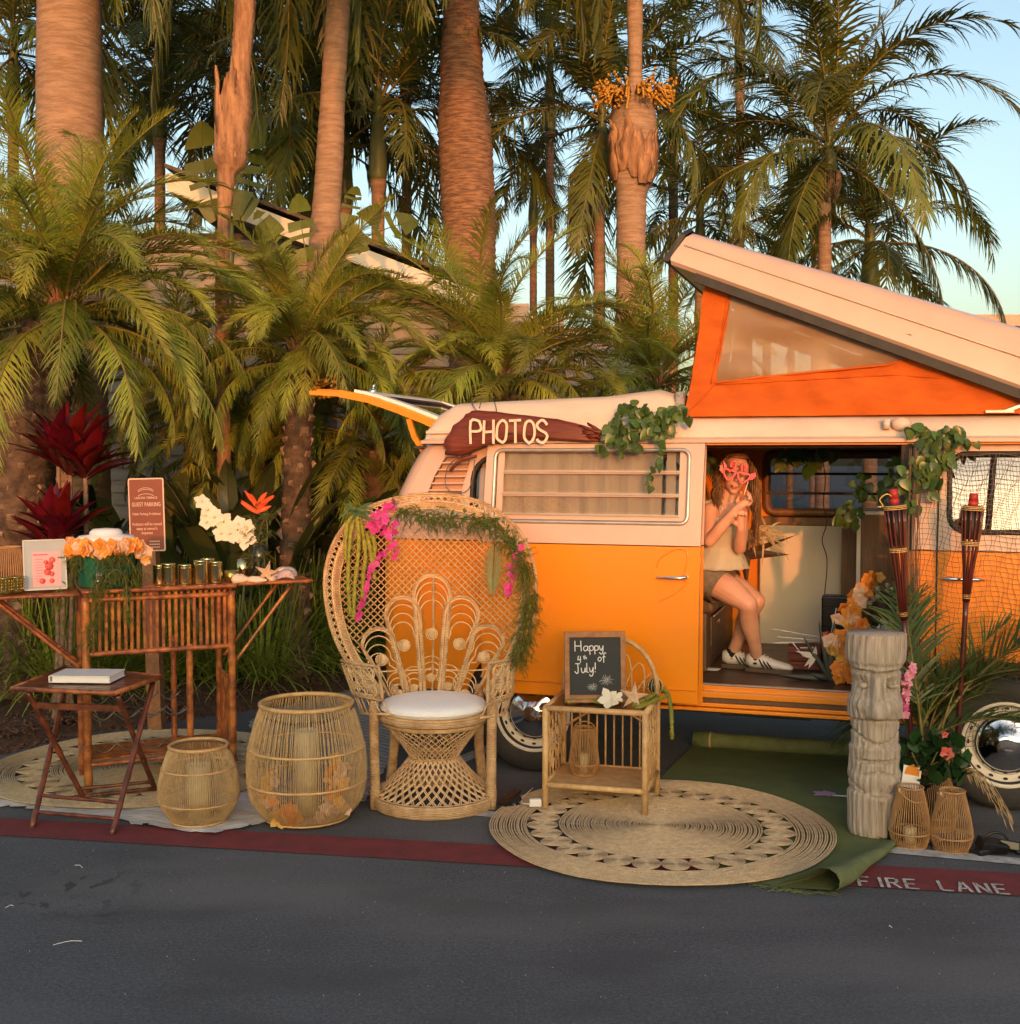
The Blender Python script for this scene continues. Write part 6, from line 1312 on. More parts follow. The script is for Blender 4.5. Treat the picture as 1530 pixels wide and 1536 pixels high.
strand('amaranthus_bunch', 'lime green amaranthus tassels laid across the side table and hanging off its right corner', lambda px, py, z=0: G(px, py, TH + .02) + Vector((0, 0, z)),
       [[(918, 1056), (895, 1052), (870, 1050), (852, 1053)], [(930, 1046), (900, 1046), (865, 1046)], [(950, 1058), (968, 1050), (985, 1040), (998, 1032)], [(955, 1062), (980, 1052), (1003, 1042)], [(985, 1036), (1000, 1040, .005), (1006, 1050, -.03), (1008, 1060, -.1), (1008, 1058, -.16)]], 'amaranth', .010)
sh_ = tl(1000, 1030) + Vector((.0, 0, .02)); mb = MB(); mb.lathe([(.02, 0), (.024, .01), (.018, .03), (.006, .035)], 12); o = mb.build('glass_votive', 'chrome'); o.location = sh_; tag(o, 'tiny silver votive beside the green glass float on the side table', 'votive')

# ================================================================ RUGS, TURF, MATS
def rug(nm, label, c, r, m, z0, r1, r2, nd, th=.0065):
    t = thing(nm, label, 'rug', (c.x, c.y, z0))
    def rings(a, b, name):
        mb = MB(); q = a
        while q < b:
            n = 80; ph = U(0, 6); mb.tube([((q + .002 * math.sin(3 * x + ph)) * math.cos(x), (q + .002 * math.sin(2 * x + ph)) * math.sin(x), th * .55 + .0035 * math.sin(x * 5 + q * 20) * (q / r) + U(-.0006, .0006)) for x in [2 * math.pi * k / n for k in range(n)]], th * .62, 6, closed=True); q += th * 1.75
        return mb.build(name, m, t)
    rings(.01, r1, 'centre_braid'); rings(r2, r, 'border_braid'); rm = (r1 + r2) / 2 - .004; rd = (r2 - r1) / 2 + .002; dm = MB()
    q = .006
    while q < rd: dm.tube([(q * math.cos(x), q * math.sin(x), th * .6) for x in [2 * math.pi * k / 24 for k in range(24)]], th * .45, 5, closed=True); q += th * 1.1
    me = dm.mesh('woven_disc', m)
    for k in range(nd):
        a = 2 * math.pi * k / nd; o = bpy.data.objects.new('woven_disc', me); COL.objects.link(o); o.parent = t; o.location = (rm * math.cos(a), rm * math.sin(a), U(0, .002)); o.rotation_euler = (0, 0, a); o.scale = (1.0, math.pi * rm / nd / rd * 1.02, 1)
    return t
rg = rug('jute_rug', 'round tan jute rug with a ring of openwork discs, under the side table', Vector((.695, 5.50, 0)), .800, 'jute', .018, .475, .62, 28)
rug('jute_rug', 'paler round jute rug under the bamboo bar at the left', Vector((-2.02, 6.60, 0)), .84, 'jute2', .022, .50, .68, 26)
# turf
tf = [(1042, 1118), (1030, 1130), (1010, 1150), (985, 1175), (985, 1215), (1010, 1260), (1060, 1310), (1120, 1324), (1160, 1333), (1200, 1337), (1248, 1340), (1290, 1312), (1345, 1272), (1362, 1240), (1345, 1180), (1330, 1112)]
turf = thing('turf_carpet', 'green artificial turf carpet with a frayed front edge, running under the camper step', 'carpet', G(1180, 1230))
tp = [G(a, b) for a, b in tf]; cen = G(1180, 1230); o_ = [Vector((p.x - cen.x, p.y - cen.y, 0)) for p in tp]
bm = bmesh.new(); bvs = [bm.verts.new(p) for p in o_]
for tri in tessellate_polygon([o_]): bm.faces.new([bvs[i] for i in tri])
for k in range(-26, 26):
    for ax in ((1, 0, 0), (0, 1, 0)):
        bmesh.ops.bisect_plane(bm, geom=bm.verts[:] + bm.edges[:] + bm.faces[:], plane_co=Vector(ax) * k * .05, plane_no=ax)
for v in bm.verts: v.co.z = .010 + .003 * math.sin(v.co.x * 6 + 1) * math.sin(v.co.y * 5) + .0015 * math.sin(v.co.x * 19 + v.co.y * 9)
me = bpy.data.meshes.new('pile'); bm.to_mesh(me); bm.free(); me.materials.append(K['turf']); me.polygons.foreach_set('use_smooth', [True] * len(me.polygons)); link('pile', me, turf)
ra_, rb_ = G(1040, 1120), G(1345, 1142)
mb = MB(); P = [ra_.lerp(rb_, i / 12) - cen + Vector((0, 0, .048)) for i in range(13)]; mb.tube(P, [.046 + .003 * math.sin(i * 2) for i in range(13)], 16); mb.build('rolled_end', 'turfback', turf)
mb = MB(); mb.tube([P[1], P[1] + (P[2] - P[1]) * .12], .049, 16); mb.build('tape_band', 'drygrass', turf)
mb = MB(); fold = [G(1250, 1342), G(1275, 1330), G(1300, 1306), G(1325, 1288), G(1345, 1268)]; n = len(fold); vs = []
for i, p in enumerate(fold):
    q = p - cen; h_ = .05 * (1 - i / (n - 1)) + .012; inn = Vector((-.10 - .03 * (n - i), .06, 0)) * (1 - .15 * i)
    for k in range(7): a = R(-90 + 200 * k / 6); vs.append(q + inn * .12 + Vector((-.6, .5, 0)) * .0 + Vector((math.cos(a) * h_ * .8, -math.cos(a) * h_ * .5, h_ * (1 + math.sin(a)) * .8 + .006)))
    vs.append(q + inn * .9 + Vector((0, 0, .016)))
mb.add(vs, [(i * 8 + k, i * 8 + k + 1, (i + 1) * 8 + k + 1, (i + 1) * 8 + k) for i in range(n - 1) for k in range(7)]); mb.build('curled_corner', 'turfback', turf)
mb = MB(); fe = [G(a, b) for a, b in ((1120, 1324), (1160, 1333), (1200, 1337), (1248, 1341))]
for i in range(130):
    t = U(0, 2.99); k = int(t); p = fe[k].lerp(fe[k + 1], t - k) - cen; p.z = .008; mb.tube([p, p + Vector((U(-.03, .03), -U(.005, .03), .002)), p + Vector((U(-.05, .05), -U(.01, .045), -.003))], .0011, 3)
mb.build('frayed_threads', 'turfback', turf)
# pale mats
def cloth(nm, label, outline, m, z0, amp, step=.05, cat='mat'):
    P = [G(a, b) for a, b in outline]; c = sum(P, Vector()) / len(P); c.z = 0; o_ = [p - c for p in P]; bm = bmesh.new(); bvs = [bm.verts.new(p) for p in o_]
    for tri in tessellate_polygon([o_]): bm.faces.new([bvs[i] for i in tri])
    for k in range(-50, 50):
        for ax in ((1, 0, 0), (0, 1, 0)): bmesh.ops.bisect_plane(bm, geom=bm.verts[:] + bm.edges[:] + bm.faces[:], plane_co=Vector(ax) * k * step, plane_no=ax)
    for v in bm.verts:
        x, y = v.co.x, v.co.y; bd = 1 if v.is_boundary else 0
        v.co.z = z0 + amp * (math.sin(x * 31 + math.sin(y * 17) * 2) * .5 + math.sin(y * 43 + x * 13) * .3 + .5); v.co.x += bd * U(-.012, .012); v.co.y += bd * U(-.02, .02)
    me = bpy.data.meshes.new(nm); bm.to_mesh(me); bm.free(); me.materials.append(K[m]); me.polygons.foreach_set('use_smooth', [True] * len(me.polygons)); o = link(nm, me); o.location = c; return tag(o, label, cat)
cloth('cotton_throw', 'crumpled white cotton throw lying under the lanterns and the folding stool', [(-60, 1196), (-60, 1207), (40, 1214), (100, 1226), (160, 1228), (200, 1238), (260, 1248), (320, 1254), (370, 1243), (400, 1232), (430, 1222), (400, 1190), (300, 1175), (150, 1165), (0, 1170)], 'cloth', .007, .010, cat='blanket')
cloth('outdoor_mat', 'large grey woven mat behind the wicker chair and the big lantern', [(370, 1205), (390, 1120), (372, 1085), (400, 1068), (470, 1048), (520, 1034), (560, 1036), (640, 1060), (600, 1120), (560, 1185), (545, 1205), (480, 1212)], 'mat', .006, .004, .08)

# ================================================================ LANTERNS ON THE GROUND
bl = G(457, 1238); bl.y += .13; bl = Vector(((457 - 765) / CF * 5.68, 5.68, .012))
lantern('reed_lantern', 'largest reed lantern, round bellied with a leather handle, left of the wicker chair', bl, [(.195, 0), (.265, .09), (.283, .20), (.28, .31), (.25, .44), (.215, .545)], 170, .0022, 'reed', ((.004, .006), (.18, .006), (.34, .006), (.545, .011)), (-.05, -.20, .0085), rimm='rattan')
candle('tall ivory pillar candle inside the largest reed lantern', bl + Vector((0, .0, .015)), .056, .40)
blossoms('silk_flowers', 'orange and peach silk blossoms piled left of the candle in the largest lantern', lambda x, y, z: bl + Vector((x, y, z)), [(-.17, -.02, .23), (-.15, -.10, .12), (-.05, -.17, .05), (-.12, -.14, .04)], 'orangepetal', .042, 20, sprd=.022, layers=3, vary=['orangepetal', 'yellowpetal', 'peachpetal'])
blossoms('silk_flowers', 'orange and pink silk blossoms piled right of the candle in the largest lantern', lambda x, y, z: bl + Vector((x, y, z)), [(.16, -.04, .26), (.15, -.08, .18), (.17, -.10, .10), (.10, -.16, .05)], 'orangepetal', .042, 22, sprd=.022, layers=3, vary=['orangepetal', 'yellowpetal', 'peachpetal'])
s2 = Vector(((293 - 765) / CF * 5.62, 5.62, .012))
lantern('reed_lantern', 'squat reed lantern in front of the bamboo bar, beside the largest one', s2, [(.125, 0), (.175, .075), (.190, .15), (.172, .25), (.132, .355)], 130, .0021, 'reed', ((.004, .005), (.10, .005), (.255, .004), (.355, .009)), (.012, .09, .0055), rimm='rattan')
candle('ivory pillar candle inside the squat reed lantern', s2 + Vector((.0, 0, .014)), .058, .25)
pl = [(1373, 1290, 5.28, 'left one of the three small bamboo lanterns in front of the potted palm', 1), (1436, 1298, 5.22, 'right one of the three small bamboo lanterns in front of the potted palm', 1), (1414, 1268, 5.52, 'rearmost of the three small bamboo lanterns in front of the potted palm', .98)]
for px_, py_, Y_, lb, sc_ in pl:
    b_ = Vector(((px_ - 765) / CF * Y_, Y_, 0)); lb_ = lantern('bamboo_lantern', lb, b_, [(.070, 0), (.090, .062), (.084, .12), (.070, .19), (.052, .262)], 50, .0023, 'bamboolight', ((.004, .004), (.066, .0035), (.262, .0045)), ((-.045, -.06, .0032) if px_ == 1373 else (-.01, .07, .0032)), 'small bamboo lanterns by the tiki statue', hm='rattan2', zr=.3)
candle('small tealight candle inside the left bamboo lantern', Vector(((1373 - 765) / CF * 5.28, 5.28, .013)), .025, .07)

# ================================================================ BAMBOO BAR
BL, BRr = G(133, 1196), G(350, 1172); bx_ = (BRr - BL); BW = bx_.length; bx_.normalize(); by_ = Vector((-bx_.y, bx_.x, 0)); brz = math.atan2(bx_.y, bx_.x); BH = 1.02; BD = .36
BL.z = .03
bar = thing('bamboo_bar', 'folding burnt bamboo bar with slatted front and raised side leaves, on the pale jute rug', 'bar table', BL, brz)
BWd = lambda x, y, z: BL + bx_ * x + by_ * y + Vector((0, 0, z))
def bam(nm, a, b, r, m='bamboo', par=None, n=9):
    a = Vector(a); b = Vector(b); L = (b - a).length; k = max(2, int(L / .035)); P = []; RR = []; nd = U(0, .09)
    for i in range(k + 1):
        t = i / k; P.append(a.lerp(b, t) + Vector((U(-.0008, .0008), U(-.0008, .0008), 0))); RR.append(r * (1.16 if (i % 4) == 2 else 1.0) * U(.97, 1.03))
    mb = MB(); mb.tube(P, RR, n); return mb.build(nm, m, par or bar)
for x, y, r_ in ((0, 0, .020), (BW, 0, .020), (0, BD, .018), (BW, BD, .018), (BW * .70, .01, .017), (BW * .66, BD, .015)): bam('leg', (x, y, -.02), (x, y, BH - .03 if x in (0, BW) else .72), r_)
for z in (BH - .045, .70): bam('rail', (0, -.0, z), (BW, -.0, z), .013)
for z in (BH - .045, .70, .16): bam('rail', (0, 0, z), (0, BD, z), .011); bam('rail', (BW, 0, z), (BW, BD, z), .011)
for i in range(22):
    x = .035 + (BW - .07) * i / 21; mb = MB(); mb.box((x, .002 + U(-.002, .002), .855), (.017, .010, .295), Euler((0, U(-.012, .012), 0)).to_matrix()); bevel(mb.build('front_slat', 'bamboo', bar, False), .003, 1)
for i in range(9):
    y = .04 + (BD - .08) * i / 8
    for x in (0, BW): mb = MB(); mb.box((x, y, .855), (.010, .015, .295)); mb.build('side_slat', 'bamboo', bar, False)
for i in range(8): mb = MB(); mb.box((BW, .04 + (BD - .08) * i / 7, .34), (.010, .015, .34)); mb.build('side_slat', 'bamboo', bar, False)
bam('rail', (BW, 0, .52), (BW, BD, .52), .009)
for i in range(7):
    y = -.02 + (BD + .04) * (i + .5) / 7; mb = MB(); mb.box((BW / 2, y, BH), (BW + .04, (BD + .04) / 7 - .003, .014)); bevel(mb.build('top_board', 'bamboo', bar, False), .003, 1)
bam('top_edge', (-.02, -.03, BH), (BW + .02, -.03, BH), .011)
for sx0, sx1, zz_ in ((-.62, -.03, -.012), (BW + .03, BW + .44, .006)):
    for i in range(6):
        y = -.01 + (BD + .0) * (i + .5) / 6; mb = MB(); mb.box(((sx0 + sx1) / 2, y, BH + zz_), (sx1 - sx0, BD / 6 - .003, .014)); bevel(mb.build('leaf_board', 'bamboo', bar, False), .003, 1)
    bam('leaf_edge', (sx0, -.015, BH + zz_), (sx1, -.015, BH + zz_), .009)
for y in (.04, BD - .05):
    bam('brace', (-.42, y, BH - .03), (-.02, y, .62), .009); bam('brace', (BW + .33, y, BH - .02), (BW + .02, y, .60), .009)
for i in range(8): y = .02 + (BD - .04) * (i + .5) / 8; mb = MB(); mb.box((BW / 2, y, .155), (BW - .02, (BD - .04) / 8 - .004, .012)); bevel(mb.build('shelf_board', 'bamboo', bar, False), .003, 1)
bam('rail', (0, 0, .135), (BW, 0, .135), .012); bam('rail', (0, BD, .135), (BW, BD, .135), .012)
for y, z0 in ((.03, .40), (BD * .5, .36), (BD - .03, .42), (.03, .23)):
    mb = MB(); P = []
    for i in range(33): t = i / 32; P.append((.02 + t * (BW * .68), y, z0 - .045 * abs(math.sin(t * math.pi * 4))))
    mb.tube(P, .004, 5); mb.build('wine_rack_wire', 'wire', bar)
# things on the bar top
BZ = BH + .009
def onbar(px, dpt):       # a spot on the bar top, measured along the picture
    Y = BWd((px - 133) / 217 * BW, dpt, 0).y; return Vector(((px - 765) / CF * Y, Y, BL.z + BZ))
cp = onbar(158, .17); cl = thing('drink_dispenser', 'round green drink crock with a white lid on the bamboo bar', 'drink crock', cp)
mb = MB(); mb.lathe([(0, 0), (.135, 0), (.142, .01), (.145, .21), (.14, .225), (0, .225)], 32); mb.build('crock', 'greenpot', cl)
mb = MB(); mb.lathe([(0, .225), (.150, .225), (.152, .245), (.135, .262), (.085, .268), (.08, .285), (.065, .297), (0, .302)], 32); mb.build('lid', 'white', cl)
mb = MB(); mb.tube([(.02, -.145, .05), (.02, -.19, .05), (.02, -.20, .03)], .012, 8); mb.box((.02, -.17, .07), (.03, .008, .03)); mb.build('tap', 'chrome', cl)
def cpf(a, r, z): return cp + Vector((math.sin(R(a)) * r, -math.cos(R(a)) * r, z))
blossoms('flower_lei', 'orange, yellow and peach silk flower lei around the lid of the green crock', cpf, [(-85, .165, .22), (-50, .17, .22), (-20, .17, .21), (15, .17, .21), (45, .175, .22), (70, .19, .22), (85, .20, .19), (95, .20, .15)], 'orangepetal', .038, 80, sprd=.010, layers=3, vary=['orangepetal', 'orangepetal', 'yellowpetal', 'peachpetal'], cup=.35, wd=1.0)
fern_garland('asparagus fern draped over the green crock and down the bar front', [(-80, .16, .20), (-85, .16, .10), (-60, .17, .12), (-30, .17, .18), (10, .17, .15), (40, .17, .18), (70, .17, .10), (90, .16, .05), (60, .19, .02), (30, .19, .1), (5, .20, -.02)], 300, .022, .07, 'fern', cpf, drop=.6, off=0)
fern_garland('long asparagus fern strand hanging over the slatted bar front', [(5, .19, .08), (5, .22, 0), (4, .225, -.1), (0, .225, -.18), (-4, .225, -.27)], 110, .016, .06, 'fern', cpf, drop=1.0)
fern_garland('short asparagus fern strand hanging over the bar edge right of the long one', [(45, .20, .06), (40, .26, -.02), (40, .27, -.1), (42, .27, -.14)], 50, .012, .05, 'fern', cpf, drop=1.0)
fern_garland('asparagus fern strand hanging at the left corner of the bar', [(-60, .20, .04), (-50, .24, -.02), (-45, .25, -.12), (-42, .25, -.22)], 50, .016, .06, 'fern', cpf, drop=1.0)
fm = thing('framed_menu', 'silver framed pink cocktail menu leaning on the left leaf of the bar', 'menu frame', onbar(66, .10), rot=(R(-10), 0, brz + R(4)))
fw, fh_ = .205, .255
mb = MB(); mb.box((0, .002, fh_ / 2), (fw - .008, .006, fh_ - .008)); mb.build('mount', 'glassmenu', fm, False)
for c, s_ in (((0, 0, .003), (fw, .012, .006)), ((0, 0, fh_ - .003), (fw, .012, .006)), ((-fw / 2 + .003, 0, fh_ / 2), (.006, .012, fh_)), ((fw / 2 - .003, 0, fh_ / 2), (.006, .012, fh_))): mb = MB(); mb.box(c, s_); mb.build('frame', 'alu', fm, False)
mb = MB(); mb.box((.008, -.0022, .105), (.135, .002, .175)); mb.build('menu_card', 'pinkpaper', fm, False)
mb = MB()
for k, (x, z, r_) in enumerate(((.02, .12, .022), (.01, .09, .018), (.035, .15, .016), (-.015, .045, .015), (.03, .045, .013), (.03, .08, .014), (.005, .14, .012))):
    mb.tube([(x, -.0036, z), (x, -.0046, z)], r_, 8)
mb.build('flower_print', 'coral', fm)
mb = MB()
for k in range(9): mb.box((-.028, -.0038, .155 - k * .014), (.045 * U(.7, 1), .0008, .002))
mb.box((-.02, -.0038, .178), (.07, .0008, .005)); mb.build('printed_lines', 'hotpink', fm, False)
for px_, dp_, lb in ((2, .02, 'gold mercury glass votive at the left edge of the bar leaf'), (20, .06, 'gold mercury glass votive just left of the framed menu')):
    v_ = thing('votive_cup', lb, 'votive', onbar(px_, dp_), 0, 'gold votives on the bar leaf'); mb = MB(); mb.lathe([(0, 0), (.038, 0), (.040, .01), (.042, .075), (.045, .078), (.040, .078), (.036, .012), (0, .010)], 24); mb.build('cup', 'gold', v_)
    mb = MB()
    for k in range(14):
        for z in (.02, .034, .048, .062): mb.ball((.041 * math.cos(k * .449), .041 * math.sin(k * .449), z), .0048, 5, 3)
    mb.build('hobnails', 'gold', v_)
lantern('reed_lantern', 'brown reed lantern at the left end of the bar, partly out of frame', onbar(12, .20), [(.075, 0), (.085, .06), (.075, .14), (.058, .215)], 46, .0024, 'bamboolight', ((.004, .003), (.215, .004)))
for i, (px_, dp_, h_, r_, lb) in enumerate(((238, .10, .105, .036, 'leftmost brass cup, half hidden by the fern'), (251, .04, .115, .036, 'second brass cup from the left on the bar'), (276, .06, .105, .037, 'brass cup standing alone in the middle of the row'), (300, .05, .125, .038, 'tall brass cup right of the middle of the row'), (322, .06, .115, .034, 'rightmost tall brass cup on the bar top'), (310, .17, .125, .038, 'brass cup standing behind the tall pair'))):
    v_ = thing('brass_cup', lb, 'cup', onbar(px_, dp_), 0, 'brass cups lined up on the bar'); mb = MB(); mb.lathe([(0, 0), (r_ * .95, 0), (r_, .006), (r_, h_ - .004), (r_ + .002, h_), (r_ - .003, h_), (r_ - .004, .01), (0, .008)], 26); mb.build('cup', 'brass', v_); mb = MB(); mb.tube([((r_ + .0005) * math.cos(x), (r_ + .0005) * math.sin(x), h_ * .86) for x in [2 * math.pi * k / 26 for k in range(26)]], .0015, 4, closed=True); mb.build('rolled_band', 'brass', v_)
v_ = thing('votive_cup', 'amber glass votive between the brass cups and the shells', 'votive', onbar(345, .12)); mb = MB(); mb.lathe([(0, 0), (.034, 0), (.038, .06), (.036, .06), (.032, .008), (0, .008)], 22); mb.build('cup', 'gold', v_)
v_ = thing('brass_cup', 'small brass cup standing behind the shells', 'cup', onbar(363, .26)); mb = MB(); mb.lathe([(0, 0), (.032, 0), (.034, .11), (.031, .11), (.03, .008), (0, .008)], 22); mb.build('cup', 'brass', v_)
# flowers in vase
vb = onbar(388, .20); vs_ = thing('glass_vase', 'clear glass vase behind the shells on the right leaf of the bar', 'vase', vb)
mb = MB(); mb.lathe([(0, 0), (.045, 0), (.05, .02), (.04, .12), (.045, .19), (.042, .19), (.036, .12), (.045, .02), (0, .012)], 24); mb.build('glass', 'clear', vs_)
def vz(px, py, d=0): return W(px, py, vb.y + d)
def stemmed(nm, label, base, pts, cat='flowers'):
    t = thing(nm, label, cat, base); mb = MB(); mb.tube(spline([p - base for p in pts], 6), .004, 5); mb.build('stem', 'shaft', t); return t
t = stemmed('white_orchid', 'arching stem of large white orchids leaning left out of the glass vase', vb + Vector((0, 0, .01)), [vb + Vector((0, 0, .01)), vz(385, 820), vz(368, 800), vz(340, 788), vz(318, 770), vz(304, 752)])
for px_, py_, r_ in ((303, 752, .045), (312, 764, .05), (322, 775, .055), (310, 783, .05), (335, 782, .06), (345, 800, .06), (332, 800, .055), (368, 806, .072), (358, 785, .05), (370, 790, .05)):
    mb = MB(); c = vz(px_, py_, -.02) - t.location; flower(mb, (0, 0, 0), (U(-.4, .4), -1, U(-.1, .4)), r_, 5, .45, .85); mb.ball((0, -.012, 0), (.008, .01, .008), 6, 4); o = mb.build('orchid_bloom', 'whitepetal', t); o.location = c
t = stemmed('heliconia', 'red heliconia bloom rising above the white orchids in the vase', vb + Vector((.01, .01, .01)), [vb + Vector((.01, .01, .01)), vz(399, 830), vz(401, 790), vz(396, 770)])
mb = MB(); c = vz(388, 765) - t.location
for k in range(11): a = R(20 + 150 * (k % 6) / 5 * (1 if k % 2 else -1) + 90 * (k % 2)); mb.leaf(c + Vector((U(-.01, .01), 0, -.02 + k * .006)), (U(-1.4, 1.4), U(-.5, .1), U(.1, 1.3)), (0, -1, .2), U(.07, .13), .026, -.3, 4, .6, fold=.5)
mb.build('bracts', 'redpetal', t)
fern_garland('feathery asparagus fern standing in the glass vase on the bar', [(388, 850, 0), (386, 820, 0), (392, 790, 0), (400, 770, 0)], 90, .03, .10, 'areca', vz, drop=-.2, cat='fern', nm='fern_spray')
# shells
starfish(onbar(399, .06) + Vector((0, 0, .045)), .075, (R(62), R(10), 0), 'large pale starfish propped upright among the shells on the bar')
def shell(px_, dp_, r, m, label, rot, nm='scallop_shell'):
    mb = MB(); n = 16; vs = [(0, 0, 0)]
    for k in range(n + 1):
        a = R(200 - 220 * k / n); q = r * (1 + .05 * (k % 2)); vs.append((math.cos(a) * q * .5, math.sin(a) * q * .5 - .0, r * .32)); vs.append((math.cos(a) * q, math.sin(a) * q, r * (.12 if k % 2 else .18)))
    fs = []
    for k in range(n): i = 1 + 2 * k; fs += [(0, i, i + 2), (i, i + 1, i + 3, i + 2)]
    mb.add(vs, fs); o = mb.build(nm, m); o.location = onbar(px_, dp_) + Vector((0, 0, .02)); o.rotation_euler = rot; so_ = o.modifiers.new('s', 'SOLIDIFY'); so_.thickness = .003; return tag(o, label, 'shell', )
shell(428, .01, .046, 'shellp', 'mauve ribbed scallop shell at the right end of the shell pile', (R(60), 0, R(5)))
shell(422, .12, .05, 'shell', 'pale ribbed shell behind the mauve scallop', (R(60), 0, R(-10)))
shell(432, .20, .045, 'shell', 'pale ribbed shell at the back of the pile', (R(50), R(10), R(15)))
def conch(px_, dp_, r, L, label, rz_):
    mb = MB(); P = [(-L / 2 + L * i / 10, 0, r * .7) for i in range(11)]; mb.tube(P, [max(.002, r * math.sin(math.pi * (.08 + .85 * (i / 10) ** .6)) * (1 + .10 * (i % 2))) for i in range(11)], 10)
    for i in range(6): mb.tube([(-L / 4 + L * i / 14, 0, r * 1.2), (-L / 4 + L * i / 14, -.003, r * 1.75)], [.006, .0015], 5)
    o = mb.build('conch_shell', 'shell'); o.location = onbar(px_, dp_); o.rotation_euler = (0, 0, rz_); return tag(o, label, 'shell')
conch(360, .02, .028, .10, 'knobbly peach conch shell at the left end of the shell pile', .3); conch(384, .0, .02, .11, 'long tan whelk shell lying in front of the starfish', -.1); conch(412, .16, .025, .09, 'pale conch shell behind the big starfish', .8)
sc_o = conch(410, .05, .016, .07, 'small cream whelk shell between the starfish and the mauve scallop', 1.2)

# ================================================================ FOLDING STOOL
SZ = .635
tc4 = [G(18, 1033, SZ), G(172, 1040, SZ), G(243, 1015, SZ), G(100, 1001, SZ)]
so0 = sum(tc4, Vector()) / 4; so0.z = 0; stl = thing('folding_stool', 'folding burnt bamboo stand with crossed legs holding a white album', 'stool', so0)
q4 = [p - so0 for p in tc4]
for i in range(8):
    a, b = i / 8 + .004, (i + 1) / 8 - .004; mb = MB(); pts = [q4[0].lerp(q4[3], a), q4[1].lerp(q4[2], a), q4[1].lerp(q4[2], b), q4[0].lerp(q4[3], b)]; mb.prism([p + Vector((0, 0, -.006)) for p in pts], (0, 0, .012)); mb.build('seat_board', 'bamboo2', stl, False)
for i in range(4):
    a, b = q4[i], q4[(i + 1) % 4]; mb = MB(); mb.tube([a, a.lerp(b, .5), b], .012, 8); mb.build('seat_edge', 'bamboo', stl)
def bs(nm, a, b, r=.012, m='bamboo2'): bam(nm, a, b, r, m, stl, 8)
LFt, RFt, RBt, LBt = [p + Vector((0, 0, -.02)) for p in q4]
f1, f2 = G(48, 1243) - so0, G(168, 1253) - so0; f3, f4 = G(130, 1206) - so0, G(236, 1192) - so0
i1 = LBt.lerp(LFt, .12).lerp(RBt, .08); i2 = RBt.lerp(RFt, .12).lerp(LBt, .04); i3 = LFt.lerp(LBt, .1).lerp(RFt, .1); i4 = RFt.lerp(RBt, .1).lerp(LFt, .02)
for a, b in ((i1, f1), (i2, f2), (i3, f3), (i4, f4)): bs('leg', a, b, .0135)
for a, b, c, d, t in ((i1, f1, i2, f2, .80), (i1, f1, i2, f2, .90), (i3, f3, i4, f4, .93), (i3, f3, i4, f4, .86)): bs('stretcher', a.lerp(b, t), c.lerp(d, t), .009)
mb = MB(); mb.beam(i3.lerp(f3, .12), i4.lerp(f4, .12), .012, .03); mb.build('stretcher', 'bamboo2', stl, False)
al = thing('photo_album', 'closed white photo album lying on the folding bamboo stand', 'album', G(132, 1019, SZ + .012), R(-3))
aw, ad = .295, .20
for nm, z, h_ in (('cover', .003, .005), ('cover', .032, .005)): mb = MB(); mb.box((0, 0, z), (aw, ad, h_)); bevel(mb.build(nm, 'white', al, False), .002)
mb = MB(); mb.box((.004, 0, .0175), (aw - .016, ad - .012, .023)); mb.build('pages', 'paper', al, False); mb = MB(); mb.box((-aw / 2 - .002, 0, .0175), (.006, ad, .034)); bevel(mb.build('spine', 'white', al, False), .002)

# ================================================================ PARKING SIGN
Y_ = 7.4; sb = W(227, 772, Y_); sgn = thing('parking_sign', 'brown guest parking sign on a wooden post behind the bar', 'sign', Vector((sb.x, Y_, 0)), R(-2), rot=(0, R(-1.2), R(-2)))
sw, shh = 54 / CF * Y_, 110 / CF * Y_; zc = sb.z
mb = MB(); o2 = [Vector((x, 0, z + zc)) for x, z in rrect(-sw / 2, -shh / 2, sw / 2, shh / 2, .012)]; mb.prism(o2, (0, .004, 0)); mb.build('sign_border', 'signtext', sgn, False)
mb = MB(); o2 = [Vector((x, -.003, z + zc)) for x, z in rrect(-sw / 2 + .008, -shh / 2 + .008, sw / 2 - .008, shh / 2 - .008, .008)]; mb.prism(o2, (0, .002, 0)); mb.build('sign_face', 'signred', sgn, False)
mb = MB(); mb.box((0, .05, zc / 2 + .0), (.085, .085, zc + .2)); mb.build('post', 'framewood', sgn, False)
def SM(x, z): return Matrix.Translation((x, -.0038, zc + z)) @ Matrix(((1, 0, 0), (0, 0, -1), (0, 1, 0))).to_4x4()
for i, (tx_, z, sz, wd_) in enumerate((('LAGUNA TERRACE', .098, .020, .14), ('GUEST PARKING', .052, .036, .178), ('Public Parking Prohibited', -.002, .022, .172), ('Violators will be towed', -.066, .026, .185), ("away at owner's", -.094, .026, .13), ('expense', -.120, .026, .07), ('', 0, 0, 0))):
    if tx_: font_text('sign_text', tx_, sz, SM(0, z), 'signtext', sgn, width=wd_)
mb = MB()
for i in range(3):
    for j in range(6): mb.box((.018 + .011 * j, -.0042, zc - .165 - .018 * i), (.0075, .001, .006))
mb.build('small_print', 'signtext', sgn, False)
for k, (r_, zc_, m_) in enumerate(((.11, .085, 'signtext'), (.095, .085, 'signtext'), (.10, .068, 'signtext'))):
    mb = MB(); mb.tube([(.05 * math.cos(R(a)) * 1.0, -.005, zc + zc_ + .055 + (.026 - k * .004) * math.sin(R(a)) - k * .006) for a in range(15, 166, 15)], .0018, 5); mb.build('emblem_arc', m_, sgn)

